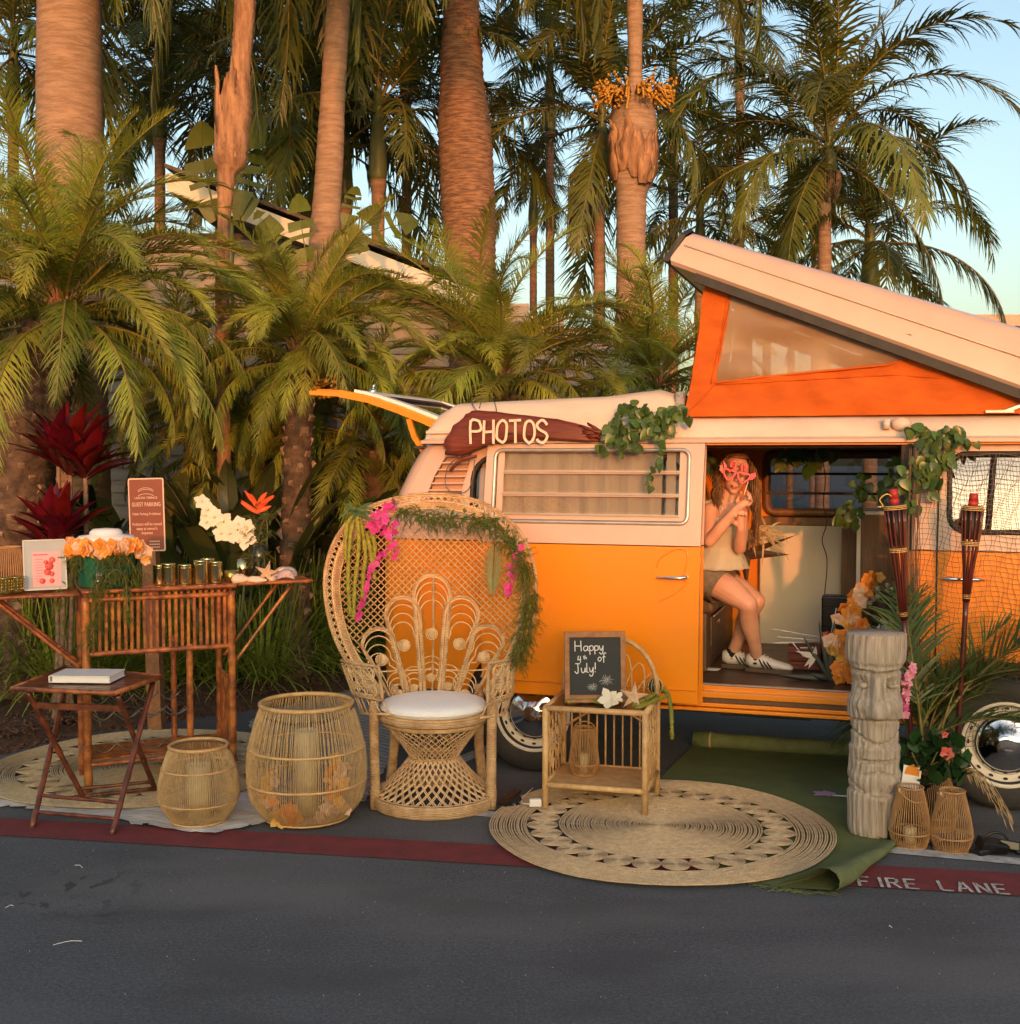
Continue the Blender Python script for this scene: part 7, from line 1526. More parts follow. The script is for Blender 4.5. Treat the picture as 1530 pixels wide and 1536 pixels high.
# ================================================================ TIKI STATUE
TY = 5.43; tb_ = Vector(((1317 - 765) / CF * TY, TY, .012)); tk = thing('tiki_statue', 'weathered grey carved wooden tiki post with three stacked faces beside the camper step', 'statue', tb_, R(-4))
s_px = TY / CF; secs = [(1262, 37, 0), (1215, 38, 0), (1198, 38, 0), (1194, 34, 0), (1188, 36, 0), (1160, 38, 0), (1130, 38, 0), (1112, 37, 0), (1096, 34, 0), (1080, 35, 0), (1064, 35, 0), (1058, 38, 0), (1040, 39, 0), (1022, 38, 0), (1012, 37, 0), (1000, 36, 0), (985, 35, 0), (1016, 36, 0)]
zf = lambda py: (1262 - py) * s_px
prf = [(35, 0), (37, .03), (37.5, .13), (38, .15), (38, .195), (34.5, .202), (34, .208), (36, .22), (38.5, .26), (38, .33), (36, .37), (37, .40), (33.5, .415), (34, .46), (35, .52), (38.5, .535), (39.5, .58), (38, .62), (35, .64), (35.5, .70), (36, .76), (33, .775), (34.5, .785), (37, .80), (38, .85), (37.5, .905), (35, .918), (0.01, .920)]
mb = MB(); n = 64; vs = []; P = spline([Vector((r_ * s_px, 0, z)) for r_, z in prf], 3)
zs_ = [p.z for p in P]
def carve(a, z, r_):    # a: angle, front is -pi/2
    f = (a + math.pi / 2); f = (f + math.pi) % (2 * math.pi) - math.pi; d = 0
    x = math.sin(f) * r_; fr_ = max(0, math.cos(f))
    g = lambda v, c, w_: math.exp(-((v - c) / w_) ** 2)
    q = lambda v, lo, hi, e=.006: 1 / (1 + math.exp(-(v - lo) / e)) * (1 / (1 + math.exp((v - hi) / e)))
    d += .012 * q(z, .752 + .9 * x * x, .93) - .016 * g(z, .748 + .9 * x * x, .009)
    if .50 < z < .80:
        t = (.75 - z) / .21; d += .046 * g(x, -.015, .016 + .018 * max(0, t)) * q(z, .545, .76) * (.35 + .65 * min(1, max(0, t)))
        for ex in (-.078, .058): d -= .020 * g(x, ex, .030) * g(z, .695, .030)
        for ex in (-.075, .06): d += .011 * g(x, ex, .032) * g(z, .60, .028)
        d -= .012 * g(z, .535 + .9 * (x + .01) ** 2 * -1, .006)
    d -= .013 * g(z, .425 + 5.2 * x * x, .0055)
    for tx2 in (-.07, -.035, .0, .035, .07): d -= .009 * g(x, tx2, .003) * q(z, .36, .50 if abs(tx2) < .06 else .42)
    d -= .020 * g(z, .345, .007) * q(x, -.09, .09) + .006 * q(z, .29, .34)
    d -= .012 * g(z, .300 - .25 * abs(x), .005) * q(x, -.08, .085) + .010 * g(z, .185 + 5 * x * x, .005)
    for tx2 in (-.05, -.018, .014, .05): d -= .007 * g(x, tx2, .0028) * q(z, .215, .295)
    if z < .16: d -= .016 * g(x, .012, .005) + .008 * g(x, -.05, .004) + .006 * g(x, .062, .003)
    d += .0022 * math.sin(f * 23 + math.sin(z * 11) * 2) + .0015 * math.sin(f * 41 + z * 5)
    d *= 1.5
    if z > .8: d -= .006 * g(x, -.03 + (z - .8) * .3, .004) * fr_ + .005 * g(x, .04, .003)
    return d
ZZ = [i * .92 / 150 for i in range(151)]
def radz(z):
    for i in range(len(P) - 1):
        if P[i].z <= z <= P[i + 1].z: return P[i].x + (P[i + 1].x - P[i].x) * (z - P[i].z) / max(1e-6, P[i + 1].z - P[i].z)
    return P[-1].x
n = 110
for z in ZZ:
    r_ = max(.09, radz(z)) if z < .915 else radz(.91)
    for k in range(n): a = 2 * math.pi * k / n; q = r_ + carve(a, z, r_) * (1 if math.cos(a + math.pi / 2) > -.2 else .3); vs.append((math.cos(a) * q, math.sin(a) * q * .95, z))
vs.append((0, 0, .922)); fs = [(i * n + k, i * n + (k + 1) % n, (i + 1) * n + (k + 1) % n, (i + 1) * n + k) for i in range(len(ZZ) - 1) for k in range(n)] + [((len(ZZ) - 1) * n + k, (len(ZZ) - 1) * n + (k + 1) % n, len(vs) - 1) for k in range(n)]
mb.add(vs, fs); mb.build('carved_post', 'tiki', tk)
for sg, xx in ((-1, -.070), (1, .060)):
    mb = MB(); mb.ball((xx, -.090 if sg > 0 else -.078, .69), (.026 if sg > 0 else .02, .014, .012), 12, 6); mb.build('carved_eye', 'tiki', tk)
# pink lei behind the statue
PX = lambda px, py, Y=5.5: W(px, py, Y)
blossoms('flower_lei', 'pink and white orchid lei hanging between the tiki statue and the torch pole', PX, [(1368, 1002, 5.5), (1362, 1012, 5.5), (1358, 1030, 5.52), (1356, 1050, 5.52), (1357, 1075, 5.52)], 'pinkpetal', .022, 26, sprd=.008, vary=['pinkpetal', 'magenta', 'pinkpetal'])
# ---------------------------------------------------------------- torches
def torch(label, top, mid, foot, Y, loop=False):
    fb = W(foot[0], foot[1], Y); base = Vector((fb.x, Y, 0)); T = W(top[0], top[1], Y) - base; Mi = W(mid[0], mid[1], Y) - base; t = thing('tiki_torch', label, 'torch', base)
    pole0 = Vector((0, 0, 0)); ax = (T - Mi).normalized(); s1 = ax.orthogonal().normalized(); s2_ = ax.cross(s1); L = (T - Mi).length
    mb = MB(); k = 14; mb.tube([pole0.lerp(Mi, i / k) for i in range(k + 1)], [.0125 * (1.12 if i % 4 == 2 else 1) for i in range(k + 1)], 8); mb.build('pole', 'torch', t)
    for i in range(11):
        a = 2 * math.pi * i / 11; d = s1 * math.cos(a) + s2_ * math.sin(a); mb = MB()
        mb.tube([Mi + d * .012, Mi + ax * L * .3 + d * .020, Mi + ax * L * .6 + d * .036, Mi + ax * L * .80 + d * .043, Mi + ax * L * .93 + d * .046], .0058, 5); mb.build('basket_stave', 'torch', t)
    mb = MB(); mb.tube([Mi + ax * L * .62, Mi + ax * L * .9], .034, 14); mb.tube([Mi + ax * L * .9, Mi + ax * L * .955], .044, 14); mb.build('fuel_canister', 'black', t)
    mb = MB(); mb.tube([Mi + ax * L * .955, Mi + ax * L * 1.0], .022, 12); mb.tube([Mi + ax * L * 1.0, Mi + ax * L * 1.08], [.021, .019], 12); mb.build('wick_cap', 'wick', t)
    for f, rr in ((.05, .017), (.58, .040), (.93, .052)):
        mb = MB()
        for j in (-.008, 0, .007): mb.tube([Mi + ax * (L * f + j) + (s1 * math.cos(x) + s2_ * math.sin(x)) * rr for x in [2 * math.pi * q / 18 for q in range(18)]], .0022, 4, closed=True)
        mb.build('straw_tie', 'tie', t)
    if loop:
        c = Mi + ax * L * .96; mb = MB(); mb.tube(spline([c + Vector((0, 0, .02)), c + Vector((-.04, -.02, .045)), c + Vector((-.075, -.02, .02)), c + Vector((-.06, -.02, -.01)), c + Vector((-.085, -.02, -.015))], 5), .003, 5); mb.build('straw_loop', 'tie', t)
torch('dark red bamboo tiki torch standing directly behind the tiki statue', (1341, 748), (1356, 930), (1374, 1215), 5.62, True)
torch('dark red bamboo tiki torch in front of the netted van window, right of the other', (1460, 752), (1449, 902), (1430, 1215), 5.58)
# ---------------------------------------------------------------- potted palm with hibiscus
PY = 5.62; pb = Vector(((1395 - 765) / CF * PY, PY, 0)); pt = thing('potted_palm', 'areca palm with long arching fronds in a black nursery pot behind the small lanterns', 'potted plant', pb)
mb = MB(); mb.lathe([(0, 0), (.115, 0), (.14, .20), (.150, .205), (.150, .235), (.140, .235), (.132, .20), (0, .20)], 32); mb.build('pot', 'blackplastic', pt)
mb = MB(); mb.lathe([(0, .205), (.134, .205), (.134, .21), (0, .212)], 24); mb.build('potting_soil', 'mulch', pt)
crs = [(0, .02, .22)]
for i in range(17):
    a = U(0, 360); ci = random.choice([0, 0, 0, 1, 1, 1, 2, 3]); o = bpy.data.objects.new('frond', random.choice(FR['areca'][ci])); COL.objects.link(o); o.parent = pt
    st0 = Vector((U(-.07, .1), U(-.05, .06), .21)); sh0 = U(.02, .30); mb = MB(); top = st0 + Vector((st0.x * .6, st0.y * .6, sh0)); mb.tube([st0, top], [.010, .007], 6); mb.build('cane', 'rachis' if i % 3 else 'drygrass', pt)
    o.location = top; az = U(-60, 50) if rnd() < .7 else U(60, 118); o.rotation_euler = (R(U(-8, 8)), R(U(-8, 8)), R(az)); q = U(.55, .85) if i > 7 else U(.9, 1.2); o.scale = (q, q, q)
for k in range(6):
    mb = MB(); p = Vector((.10, -.05, .26)); d = Vector((U(.2, .5), -.3, U(-.1, .1))).normalized(); P = spline([p, p + d * .10 + Vector((0, 0, .01)), p + d * .18 + Vector((0, 0, -.05)), p + d * U(.22, .30) + Vector((0, 0, -U(.16, .23)))], 5); mb.tube(P, [.003] * 8 + [.0015] * (len(P) - 8), 4)
    for j in range(4, len(P) - 1, 2): mb.leaf(P[j], Vector((.4, -.2, -1)), (0, -1, 0), .06, .005, .3, 3)
    mb.build('dry_strand', 'drygrass', pt)
hb = pb + Vector((.0, -.13, .22)); hbs = thing('hibiscus_bush', 'glossy green hibiscus with coral pink blooms in front of the potted palm', 'plant', hb); hl = MB(); hl.leaf((0, 0, 0), (0, -.3, 1), (0, -1, 0), .075, .062, .6, 5, .5, fold=-.15); hm_ = hl.mesh('leaf', mat('hibiscus_leaf', (0.018, 0.055, 0.014), (0.028, 0.075, 0.02), 20, 0.28, 0.1, 60, trans=.12, objrand=.25), True)
mb = MB()
for i in range(95):
    p = Vector((U(-.15, .12), U(-.08, .06), U(.0, .20))); 
    if (p.x / .16) ** 2 + ((p.z - .09) / .13) ** 2 > 1: continue
    o = bpy.data.objects.new('leaf', hm_); COL.objects.link(o); o.parent = hbs; o.location = p; o.rotation_euler = (U(-1.0, .9), U(-.5, .5), U(-1.3, 1.3)); q = U(.7, 1.2); o.scale = (q, q, q)
for i in range(6): mb.tube([(0, .05, -.02), (U(-.08, .08), 0, .06), (U(-.13, .11), -.02, .15)], .004, 5)
mb.build('twigs', 'rachis', hbs)
for px_, py_, r_ in ((1338, 1112, .038), (1421, 1130, .036), (1417, 1102, .018)):
    mb = MB(); c = W(px_, py_, PY - .2) - hb; flower(mb, (0, 0, 0), (U(-.6, .6), -1, .2), r_, 5, .8, .9, 2); mb.tube([(0, 0, 0), (0, -.03, .01)], .003, 5); o = mb.build('hibiscus_bloom', 'coral', hbs); o.location = c
tg_ = thing('plant_label', 'white and orange nursery label stuck in the black pot', 'label', W(1367, 1166, PY - .17), rot=(R(-12), R(12), 0)); mb = MB(); mb.box((0, 0, 0), (.085, .002, .10)); mb.build('card', 'paper', tg_, False)
mb = MB(); mb.prism([(-.035, -.003, .01), (.035, -.003, .01), (.03, -.003, .04), (0, -.003, .062), (-.03, -.003, .04)], (0, .001, 0)); mb.build('orange_print', 'orangepetal', tg_, False)
# black floodlight and bits
fb_ = G(1488, 1280); fl_ = thing('floodlight', 'black plastic floodlight lying beside the small lanterns at the right edge', 'lamp', fb_)
for c, s_, rt in (((0, 0, .035), (.13, .07, .05), (.3, .2, .2)), ((.08, .02, .03), (.09, .07, .045), (-.3, .1, -.3)), ((-.05, -.02, .015), (.07, .05, .03), (0, 0, .4)), ((.13, -.03, .012), (.07, .03, .02), (0, 0, -.5))):
    mb = MB(); mb.box(c, s_, Euler(rt).to_matrix()); bevel(mb.build('housing', 'blackplastic', fl_, False), .008)
mb = MB(); mb.tube(spline([(-.06, 0, .01), (-.12, .03, .006), (-.2, .1, .006), (-.3, .2, .006), (-.25, .35, .006)], 6), .004, 5); mb.tube(arc((.02, .01, .03), .06, 10, 170, 8), .006, 5); mb.build('cable', 'blackplastic', fl_)
fb2 = G(1335, 1262); t = thing('floodlight', 'small black spotlight at the foot of the tiki statue', 'lamp', fb2 + Vector((.02, 0, 0))); mb = MB(); mb.box((0, 0, .03), (.06, .07, .045), Euler((.3, 0, .4)).to_matrix()); bevel(mb.build('housing', 'blackplastic', t, False), .008); mb = MB(); mb.tube([(-.01, 0, .04), (.03, .03, .13)], .006, 5); mb.build('stem', 'blackplastic', t)
fb3 = G(762, 1214); t = thing('chair_caster', 'black wheeled bracket on the asphalt at the right foot of the wicker chair', 'bracket', fb3, R(20))
mb = MB(); mb.beam((-.04, .0, .03), (.07, .05, .075), .05, .012); bevel(mb.build('plate', 'blackplastic', t, False), .003); mb = MB(); mb.beam((-.03, -.02, .02), (.06, -.02, .06), .008, .03); mb.build('bracket_arm', 'blackplastic', t, False); mb = MB(); mb.tube([(.03, -.03, .022), (.03, .0, .022)], .022, 16); mb.build('caster_wheel', 'blackplastic', t)
wb = G(803, 1210, .03); t = thing('power_adapter', 'small white plug adapter beside the front left leg of the side table', 'adapter', wb, R(5)); mb = MB(); mb.box((0, 0, .02), (.06, .03, .038)); bevel(mb.build('body', 'white', t, False), .006); mb = MB(); mb.tube(spline([(-.03, 0, .015), (-.06, .03, .01), (-.05, .12, .01), (.02, .3, .008)], 5), .003, 4); mb.build('cable', 'white', t)
ab = G(1240, 1192, .014); t = thing('arrow_prop', 'lilac cardboard arrow on a white stick lying on the green turf', 'photo prop', ab, R(-8)); mb = MB(); mb.prism([(-.065, -.03, .004), (.0, -.03, .004), (.0, -.05, .004), (.05, .01, .004), (-.01, .06, .004), (-.01, .035, .004), (-.065, .03, .004), (-.045, 0, .004)], (0, 0, .003)); mb.build('arrow_card', 'purple', t, False); mb = MB(); mb.tube([(0, -.01, .002), (.17, -.03, .002)], .003, 5); mb.build('stick', 'paper', t)
# ================================================================ PERSON SEATED IN THE VAN
def VZ(px, py, z):   # point seen at that pixel on the van's interior at height z
    p = G(px, py, z) - VR; return Vector((p.dot(_ex), p.dot(_ey), z))
FZ = .528
kneeN = V(1122, 906, .32); ankN = V(1135, 986, .52); toeN = ankN + Vector((.2, -.03, -.07))
kneeF = V(1134, 902, .50); ankF = V(1099, 978, .60); toeF = ankF + Vector((.2, -.01, -.07))
hipN = V(1060, 868, .40); hipF = V(1072, 866, .60); pel = V(1064, 858, .50); waist = V(1076, 822, .50); chest = V(1083, 786, .48); neck0 = V(1090, 757, .46); head = V(1103, 712, .43)
shN = V(1065, 766, .37); elN = V(1064, 812, .24); wrN = V(1104, 764, .20); shF = V(1112, 768, .54); elF = V(1110, 822, .36); wrF = V(1111, 792, .25)
gl = thing('person', 'seated woman in cream ruffled top and khaki shorts holding pink novelty glasses to her face', 'person', VW(Vector((pel.x, pel.y, FZ))), VAN_ROT)
g0 = Vector((pel.x, pel.y, FZ))
L_ = lambda p: p - g0
mb = MB()
def limb(pts, rs, n=14): 
    P = spline([L_(p) for p in pts], 5); m = len(P); rr = []
    for i in range(m):
        x = i / (m - 1) * (len(rs) - 1); k = min(int(x), len(rs) - 2); f = x - k; f = f * f * (3 - 2 * f); rr.append(rs[k] + (rs[k + 1] - rs[k]) * f)
    mb.tube(P, rr, n); mb.ball(P[0], rr[0] * .98, 12, 8); mb.ball(P[-1], rr[-1] * .98, 12, 8)
limb([pel, pel.lerp(waist, .5), waist, waist.lerp(chest, .5), chest, chest.lerp(neck0, .6)], [.125, .115, .098, .100, .110, .085], 20)
mb.ball(L_(pel), (.135, .155, .10), 18, 12); mb.ball(L_(chest), (.095, .15, .115), 18, 12)
limb([chest.lerp(neck0, .6), neck0, neck0.lerp(head, .45)], [.06, .047, .044])
limb([shN, chest.lerp(neck0, .5), shF], [.046, .055, .046])
limb([hipN, hipN.lerp(kneeN, .5) + Vector((0, 0, .012)), kneeN], [.088, .078, .053], 18); limb([kneeN, kneeN.lerp(ankN, .33) + Vector((-.012, .012, 0)), kneeN.lerp(ankN, .75), ankN], [.052, .054, .037, .031], 16)
limb([hipF, hipF.lerp(kneeF, .5), kneeF], [.088, .078, .053], 18); limb([kneeF, kneeF.lerp(ankF, .33) + Vector((-.01, .01, 0)), kneeF.lerp(ankF, .75), ankF], [.052, .053, .037, .031], 16)
limb([shN, shN.lerp(elN, .5), elN], [.046, .041, .033]); limb([elN, elN.lerp(wrN, .35), wrN], [.034, .034, .0225])
limb([shF, shF.lerp(elF, .5), elF], [.046, .041, .033]); limb([elF, elF.lerp(wrF, .35), wrF], [.034, .033, .0225])
def handm(wr, dirv, nrm, curl, sc=1.0, grip=None):
    d = dirv.normalized(); nn = nrm.normalized(); s_ = d.cross(nn).normalized(); nn = s_.cross(d)
    c = L_(wr); mb.tube([c, c + d * .035 * sc, c + d * .075 * sc], [.021, .024, .020], 12)
    for k in (-1.5, -.5, .5, 1.5): mb.ball(c + d * .07 * sc + s_ * k * .0165 * sc, (.0105, .0105, .0105), 8, 6)
    for k, fl in zip((-1.5, -.5, .5, 1.5), (.052, .066, .070, .062)):
        p = c + d * .075 * sc + s_ * k * .0175 * sc; q = [p]; a = curl * (1 + .12 * k)
        for j, sg in enumerate((.42, .32, .26)): dd = d * math.cos(a * (j + .6)) + nn * math.sin(a * (j + .6)); q.append(q[-1] + dd * fl * sg * sc)
        mb.tube(q, [.0092, .0086, .0080, .0068], 9); mb.ball(q[-1], .0068, 8, 6)
    p = c + d * .02 * sc - s_ * .022 * sc; q = [p, p + (-s_ * .7 + d * .6 + nn * .4) * .03, p + (-s_ * .5 + d * 1.2 + nn * .9) * .035, p + (-s_ * .2 + d * 1.4 + nn * 1.3) * .040]
    mb.tube(q, [.013, .0115, .0095, .008], 9); mb.ball(q[-1], .008, 8, 6)
upv = (V(1118, 735, .20) - wrN); handm(wrN, Vector((.075, -.0, .055)), Vector((-.1, -.6, .5)), .75)
handm(wrF, Vector((.0, -.01, .075)), Vector((.2, -1, .1)), 1.05)
# head
hd = L_(head); tilt_ = Matrix.Rotation(R(10), 3, 'Y') @ Matrix.Rotation(R(14), 3, 'Z')
def H(x, y, z): return hd + tilt_ @ Vector((x, y, z))
def hb_(c, r, n=16, m=12): 
    b = MB(); b.ball((0, 0, 0), r, n, m); mb.add([H(*c) + tilt_ @ Vector(v) for v in b.v], b.f)
hb_((0, .012, .022), (.073, .092, .088), 22, 16); hb_((0, -.020, -.035), (.056, .064, .062), 20, 14); hb_((0, -.048, -.085), (.026, .024, .022)); hb_((0, -.02, -.055), (.050, .052, .045))
hb_((0, -.085, -.012), (.012, .016, .022)); hb_((0, -.099, -.024), (.0125, .012, .010)); hb_((-.010, -.092, -.027), (.007, .008, .006)); hb_((.010, -.092, -.027), (.007, .008, .006))
hb_((-.036, -.066, -.024), (.020, .014, .018)); hb_((.036, -.066, -.024), (.020, .014, .018)); hb_((0, -.080, .036), (.045, .012, .012)); hb_((-.074, .008, -.010), (.008, .016, .028), 10, 8); hb_((.074, .008, -.010), (.008, .016, .028), 10, 8)
hb_((0, -.083, -.056), (.022, .010, .0075)); hb_((0, -.082, -.067), (.019, .010, .007))
bo_ = mb.build('body_raw', 'skin', None); rm = bo_.modifiers.new('r', 'REMESH'); rm.mode = 'VOXEL'; rm.voxel_size = .0046; rm.use_smooth_shade = True; sm_ = bo_.modifiers.new('s', 'SMOOTH'); sm_.iterations = 5; sm_.factor = .5
me = evalmesh(bo_); bpy.data.objects.remove(bo_); me.name = 'body'; 
if not me.materials: me.materials.append(K['skin'])
me.polygons.foreach_set('use_smooth', [True] * len(me.polygons)); body = link('body', me, gl)
def hp(nm, b, m): b2 = MB(); b2.add([H(*v) for v in b.v], b.f); return b2.build(nm, m, gl)
b = MB(); b.tube([(-.024, -.086, -.057), (-.012, -.0945, -.0605), (0, -.0955, -.0618), (.012, -.0945, -.0605), (.024, -.086, -.057)], [.002, .005, .0055, .005, .002], 8); hp('lips', b, mat('lips', (0.62, 0.17, 0.14), None, rough=.35))
for sx_ in (-1, 1):
    b = MB(); b.ball((sx_ * .031, -.071, .012), (.014, .011, .0085), 12, 8); hp('eye', b, 'white'); b = MB(); b.ball((sx_ * .031, -.081, .012), (.006, .003, .006), 10, 6); hp('iris', b, 'dark')
    b = MB(); b.tube([(sx_ * .045, -.074, .034), (sx_ * .03, -.084, .040), (sx_ * .014, -.086, .035)], [.002, .0035, .0025], 6); hp('eyebrow', b, 'hair')
# hair: cap plus long wavy locks
b = MB(); rows = 12; cols = 26
for i in range(rows + 1):
    ph = R(90 - 128 * i / rows)
    for j in range(cols + 1):
        th_ = R(-215 + 250 * j / cols) if i > 3 else R(-215 + 250 * j / cols)
        fr_ = 1.0; zz_ = .03 + math.sin(ph) * .100; rr_ = math.cos(ph) * .086
        a = math.pi * 2 * j / cols + math.pi / 2; x = math.sin(a) * 0 + math.cos(2 * math.pi * j / cols) * rr_; y = math.sin(2 * math.pi * j / cols) * rr_ * 1.22 + .018
        front = math.sin(2 * math.pi * j / cols) < -.35
        if front and i > 4: zz_ = .03 + math.sin(R(90 - 128 * 4.6 / rows)) * .100; rr2 = math.cos(R(90 - 128 * 4.6 / rows)) * .086; x = math.cos(2 * math.pi * j / cols) * rr2; y = math.sin(2 * math.pi * j / cols) * rr2 * 1.22 + .018
        b.v.append((x * (1 + .02 * math.sin(j * 5)), y, zz_))
for i in range(rows):
    for j in range(cols): p = i * (cols + 1) + j; b.f.append((p, p + 1, p + cols + 2, p + cols + 1))
hc = hp('hair_cap', b, 'hair')
def lock(sg, n, x0, x1, L0, L1, fwd):
    m2 = MB()
    for i in range(n):
        t = rnd(); x = sg * (.070 + .016 * rnd()); y = .06 - .115 * t; z = U(-.02, .085); p = H(x * (.9 if z > .05 else 1), y, z); l_ = U(L0, L1); P = [p]; ph = U(0, 6)
        for k in range(1, 9): f = k / 8; P.append(p + Vector((sg * .022 * math.sin(f * 3.1) + .012 * math.sin(f * 9 + ph) + fwd[0] * f, fwd[1] * f + .010 * math.cos(f * 8 + ph), -l_ * f)))
        m2.tube(P, [.003, .0034, .0032, .003, .0028, .0025, .002, .0015, .0008], 4)
    return m2.build('hair_locks', 'hair', gl)
lock(-1, 110, 0, 0, .14, .30, (-.02, -.02)); lock(1, 120, 0, 0, .24, .42, (.035, -.03))
# clothes
def garment(nm, rings, m, n=40, ruff=None, thick=.004):
    m2 = MB(); vs = []
    for q, (c, rx, ry, ruffle) in enumerate(rings):
        c = L_(c)
        for k in range(n): a = 2 * math.pi * k / n; w_ = 1 + ruffle * math.sin(a * 13 + q) ; vs.append((c.x + math.cos(a) * rx * w_, c.y + math.sin(a) * ry * w_, c.z))
    m2.add(vs, [(i * n + k, i * n + (k + 1) % n, (i + 1) * n + (k + 1) % n, (i + 1) * n + k) for i in range(len(rings) - 1) for k in range(n)]); o = m2.build(nm, m, gl); s_ = o.modifiers.new('s', 'SOLIDIFY'); s_.thickness = thick; return o
up = Vector((0, 0, 1))
tp_ = [(chest.lerp(neck0, .42), .112, .160, 0), (chest.lerp(neck0, .15), .116, .166, .01), (chest, .121, .166, .012), (chest.lerp(waist, .5), .122, .150, .018), (waist + up * .02, .118, .138, .02), (waist, .119, .140, .03), (waist - up * .03, .138, .158, .03), (waist - up * .065, .152, .176, .04), (waist - up * .095, .163, .190, .05), (waist - up * .11, .172, .198, .07)]
top_ = garment('ruffled_top', tp_, 'knit', 64)
for s0 in (shN, shF):
    m2 = MB(); a_ = L_(chest.lerp(neck0, .35)).lerp(L_(s0), .62) ; P = []
    cN = L_(s0); side_ = -1 if s0 is shN else 1
    pts = [cN + Vector((.085, side_ * -.005, -.065)), cN + Vector((.06, side_ * -.03, .02)), cN + Vector((.01, side_ * -.035, .055)), cN + Vector((-.05, side_ * -.03, .02)), cN + Vector((-.085, side_ * -.01, -.06))]
    sp = spline(pts, 6); vs = []
    for k, p in enumerate(sp): w_ = .022 + .008 * math.sin(k * 2.1); vs += [p + Vector((0, -side_ * w_, -.004)), p + Vector((0, 0, .008)), p + Vector((0, side_ * w_, -.012 + .006 * math.sin(k * 3)))]
    m2.add(vs, [(k * 3 + j, k * 3 + j + 1, k * 3 + j + 4, k * 3 + j + 3) for k in range(len(sp) - 1) for j in range(2)]); o = m2.build('ruffled_strap', 'knit', gl); s_ = o.modifiers.new('s', 'SOLIDIFY'); s_.thickness = .005
m2 = MB()
for hip, kn in ((hipN, kneeN), (hipF, kneeF)):
    P = [L_(hip) + (L_(kn) - L_(hip)) * t for t in (-.12, .0, .15, .30, .36)]; m2.tube(P, [.10, .104, .102, .100, .101], 24, cap=False)
m2.ball(L_(pel), (.148, .170, .112), 24, 14); m2.build('shorts', 'denim', gl)
m2 = MB(); c = L_(neck0); m2.tube([c + Vector((.05 * math.cos(x), -.045 * abs(math.sin(x)) - .01, -.01 - .055 * math.sin(x))) for x in [math.pi * k / 14 for k in range(15)]], .0015, 4); m2.ball(c + Vector((0, -.062, -.066)), .006, 8, 5); m2.build('necklace', 'gold', gl)
# shoes and socks
def shoe(ank, toe, label=None):
    d = (toe - ank); d.z = 0; L = .255; d.normalize(); s_ = Vector((-d.y, d.x, 0)); heel = ank - d * .055; heel.z = FZ; hl_ = L_(heel); m2 = MB(); st = []
    shp = [(0, .030, .012, .078), (.03, .036, .0, .085), (.08, .036, .0, .082), (.12, .037, 0, .066), (.17, .042, 0, .050), (.21, .040, 0, .042), (.245, .026, .0, .032), (.258, .008, .004, .02)]; vs = []
    for x, w_, zb_, zt_ in shp:
        for k in range(12): a = 2 * math.pi * k / 12; vs.append(hl_ + d * x + s_ * math.cos(a) * w_ + Vector((0, 0, .018 + zb_ + (zt_ - zb_) * (.5 + .5 * math.sin(a)))))
    m2.add(vs, [(i * 12 + k, i * 12 + (k + 1) % 12, (i + 1) * 12 + (k + 1) % 12, (i + 1) * 12 + k) for i in range(7) for k in range(12)] + [tuple(range(11, -1, -1)), tuple(84 + k for k in range(12))]); sh = m2.build('shoe', 'shoe', gl)
    m2 = MB(); vs = []
    for x, w_, zb_, zt_ in shp:
        w_ += .003; 
        for k, (a, b) in enumerate(((-1, 0), (1, 0), (1, .022), (-1, .022))): vs.append(hl_ + d * (x + (-.003 if x == 0 else 0)) + s_ * a * w_ + Vector((0, 0, b)))
    m2.add(vs, [(i * 4 + k, i * 4 + (k + 1) % 4, (i + 1) * 4 + (k + 1) % 4, (i + 1) * 4 + k) for i in range(7) for k in range(4)] + [(3, 2, 1, 0), (28, 29, 30, 31)]); m2.build('sole', 'gum', sh, False)
    for sd_ in (-1, 1):
        for k in range(3):
            x = .085 + .022 * k; m2 = MB(); p0 = hl_ + d * (x + .022) + s_ * sd_ * (.0405 if x < .12 else .043) + Vector((0, 0, .028)); p1 = hl_ + d * (x - .012) + s_ * sd_ * .027 + Vector((0, 0, .078 - k * .006)); pm = (p0 + p1) / 2 + s_ * sd_ * .008; m2.tube([p0, pm, p1], .0042, 5); m2.build('side_stripe', 'socks', sh, False)
    m2 = MB(); p = hl_ + Vector((0, 0, .075)); m2.ball(p + d * .004, (.014, .02, .022), 10, 6); m2.build('heel_tab', 'socks', sh)
    for k in range(5): m2 = MB(); x = .10 + .018 * k; zz_ = .098 - .009 * k; m2.tube([hl_ + d * x - s_ * .018 + Vector((0, 0, zz_ - .006)), hl_ + d * x + Vector((0, 0, zz_ + .001)), hl_ + d * x + s_ * .018 + Vector((0, 0, zz_ - .006))], .0028, 5); m2.build('lace', 'paper', sh)
    m2 = MB(); a = L_(ank); m2.tube([a + Vector((0, 0, -.035)), a, a + Vector((0, 0, .022))], [.036, .035, .0345], 16, cap=False); m2.build('sock', 'socks', gl)
shoe(ankN, toeN); shoe(ankF, toeF)
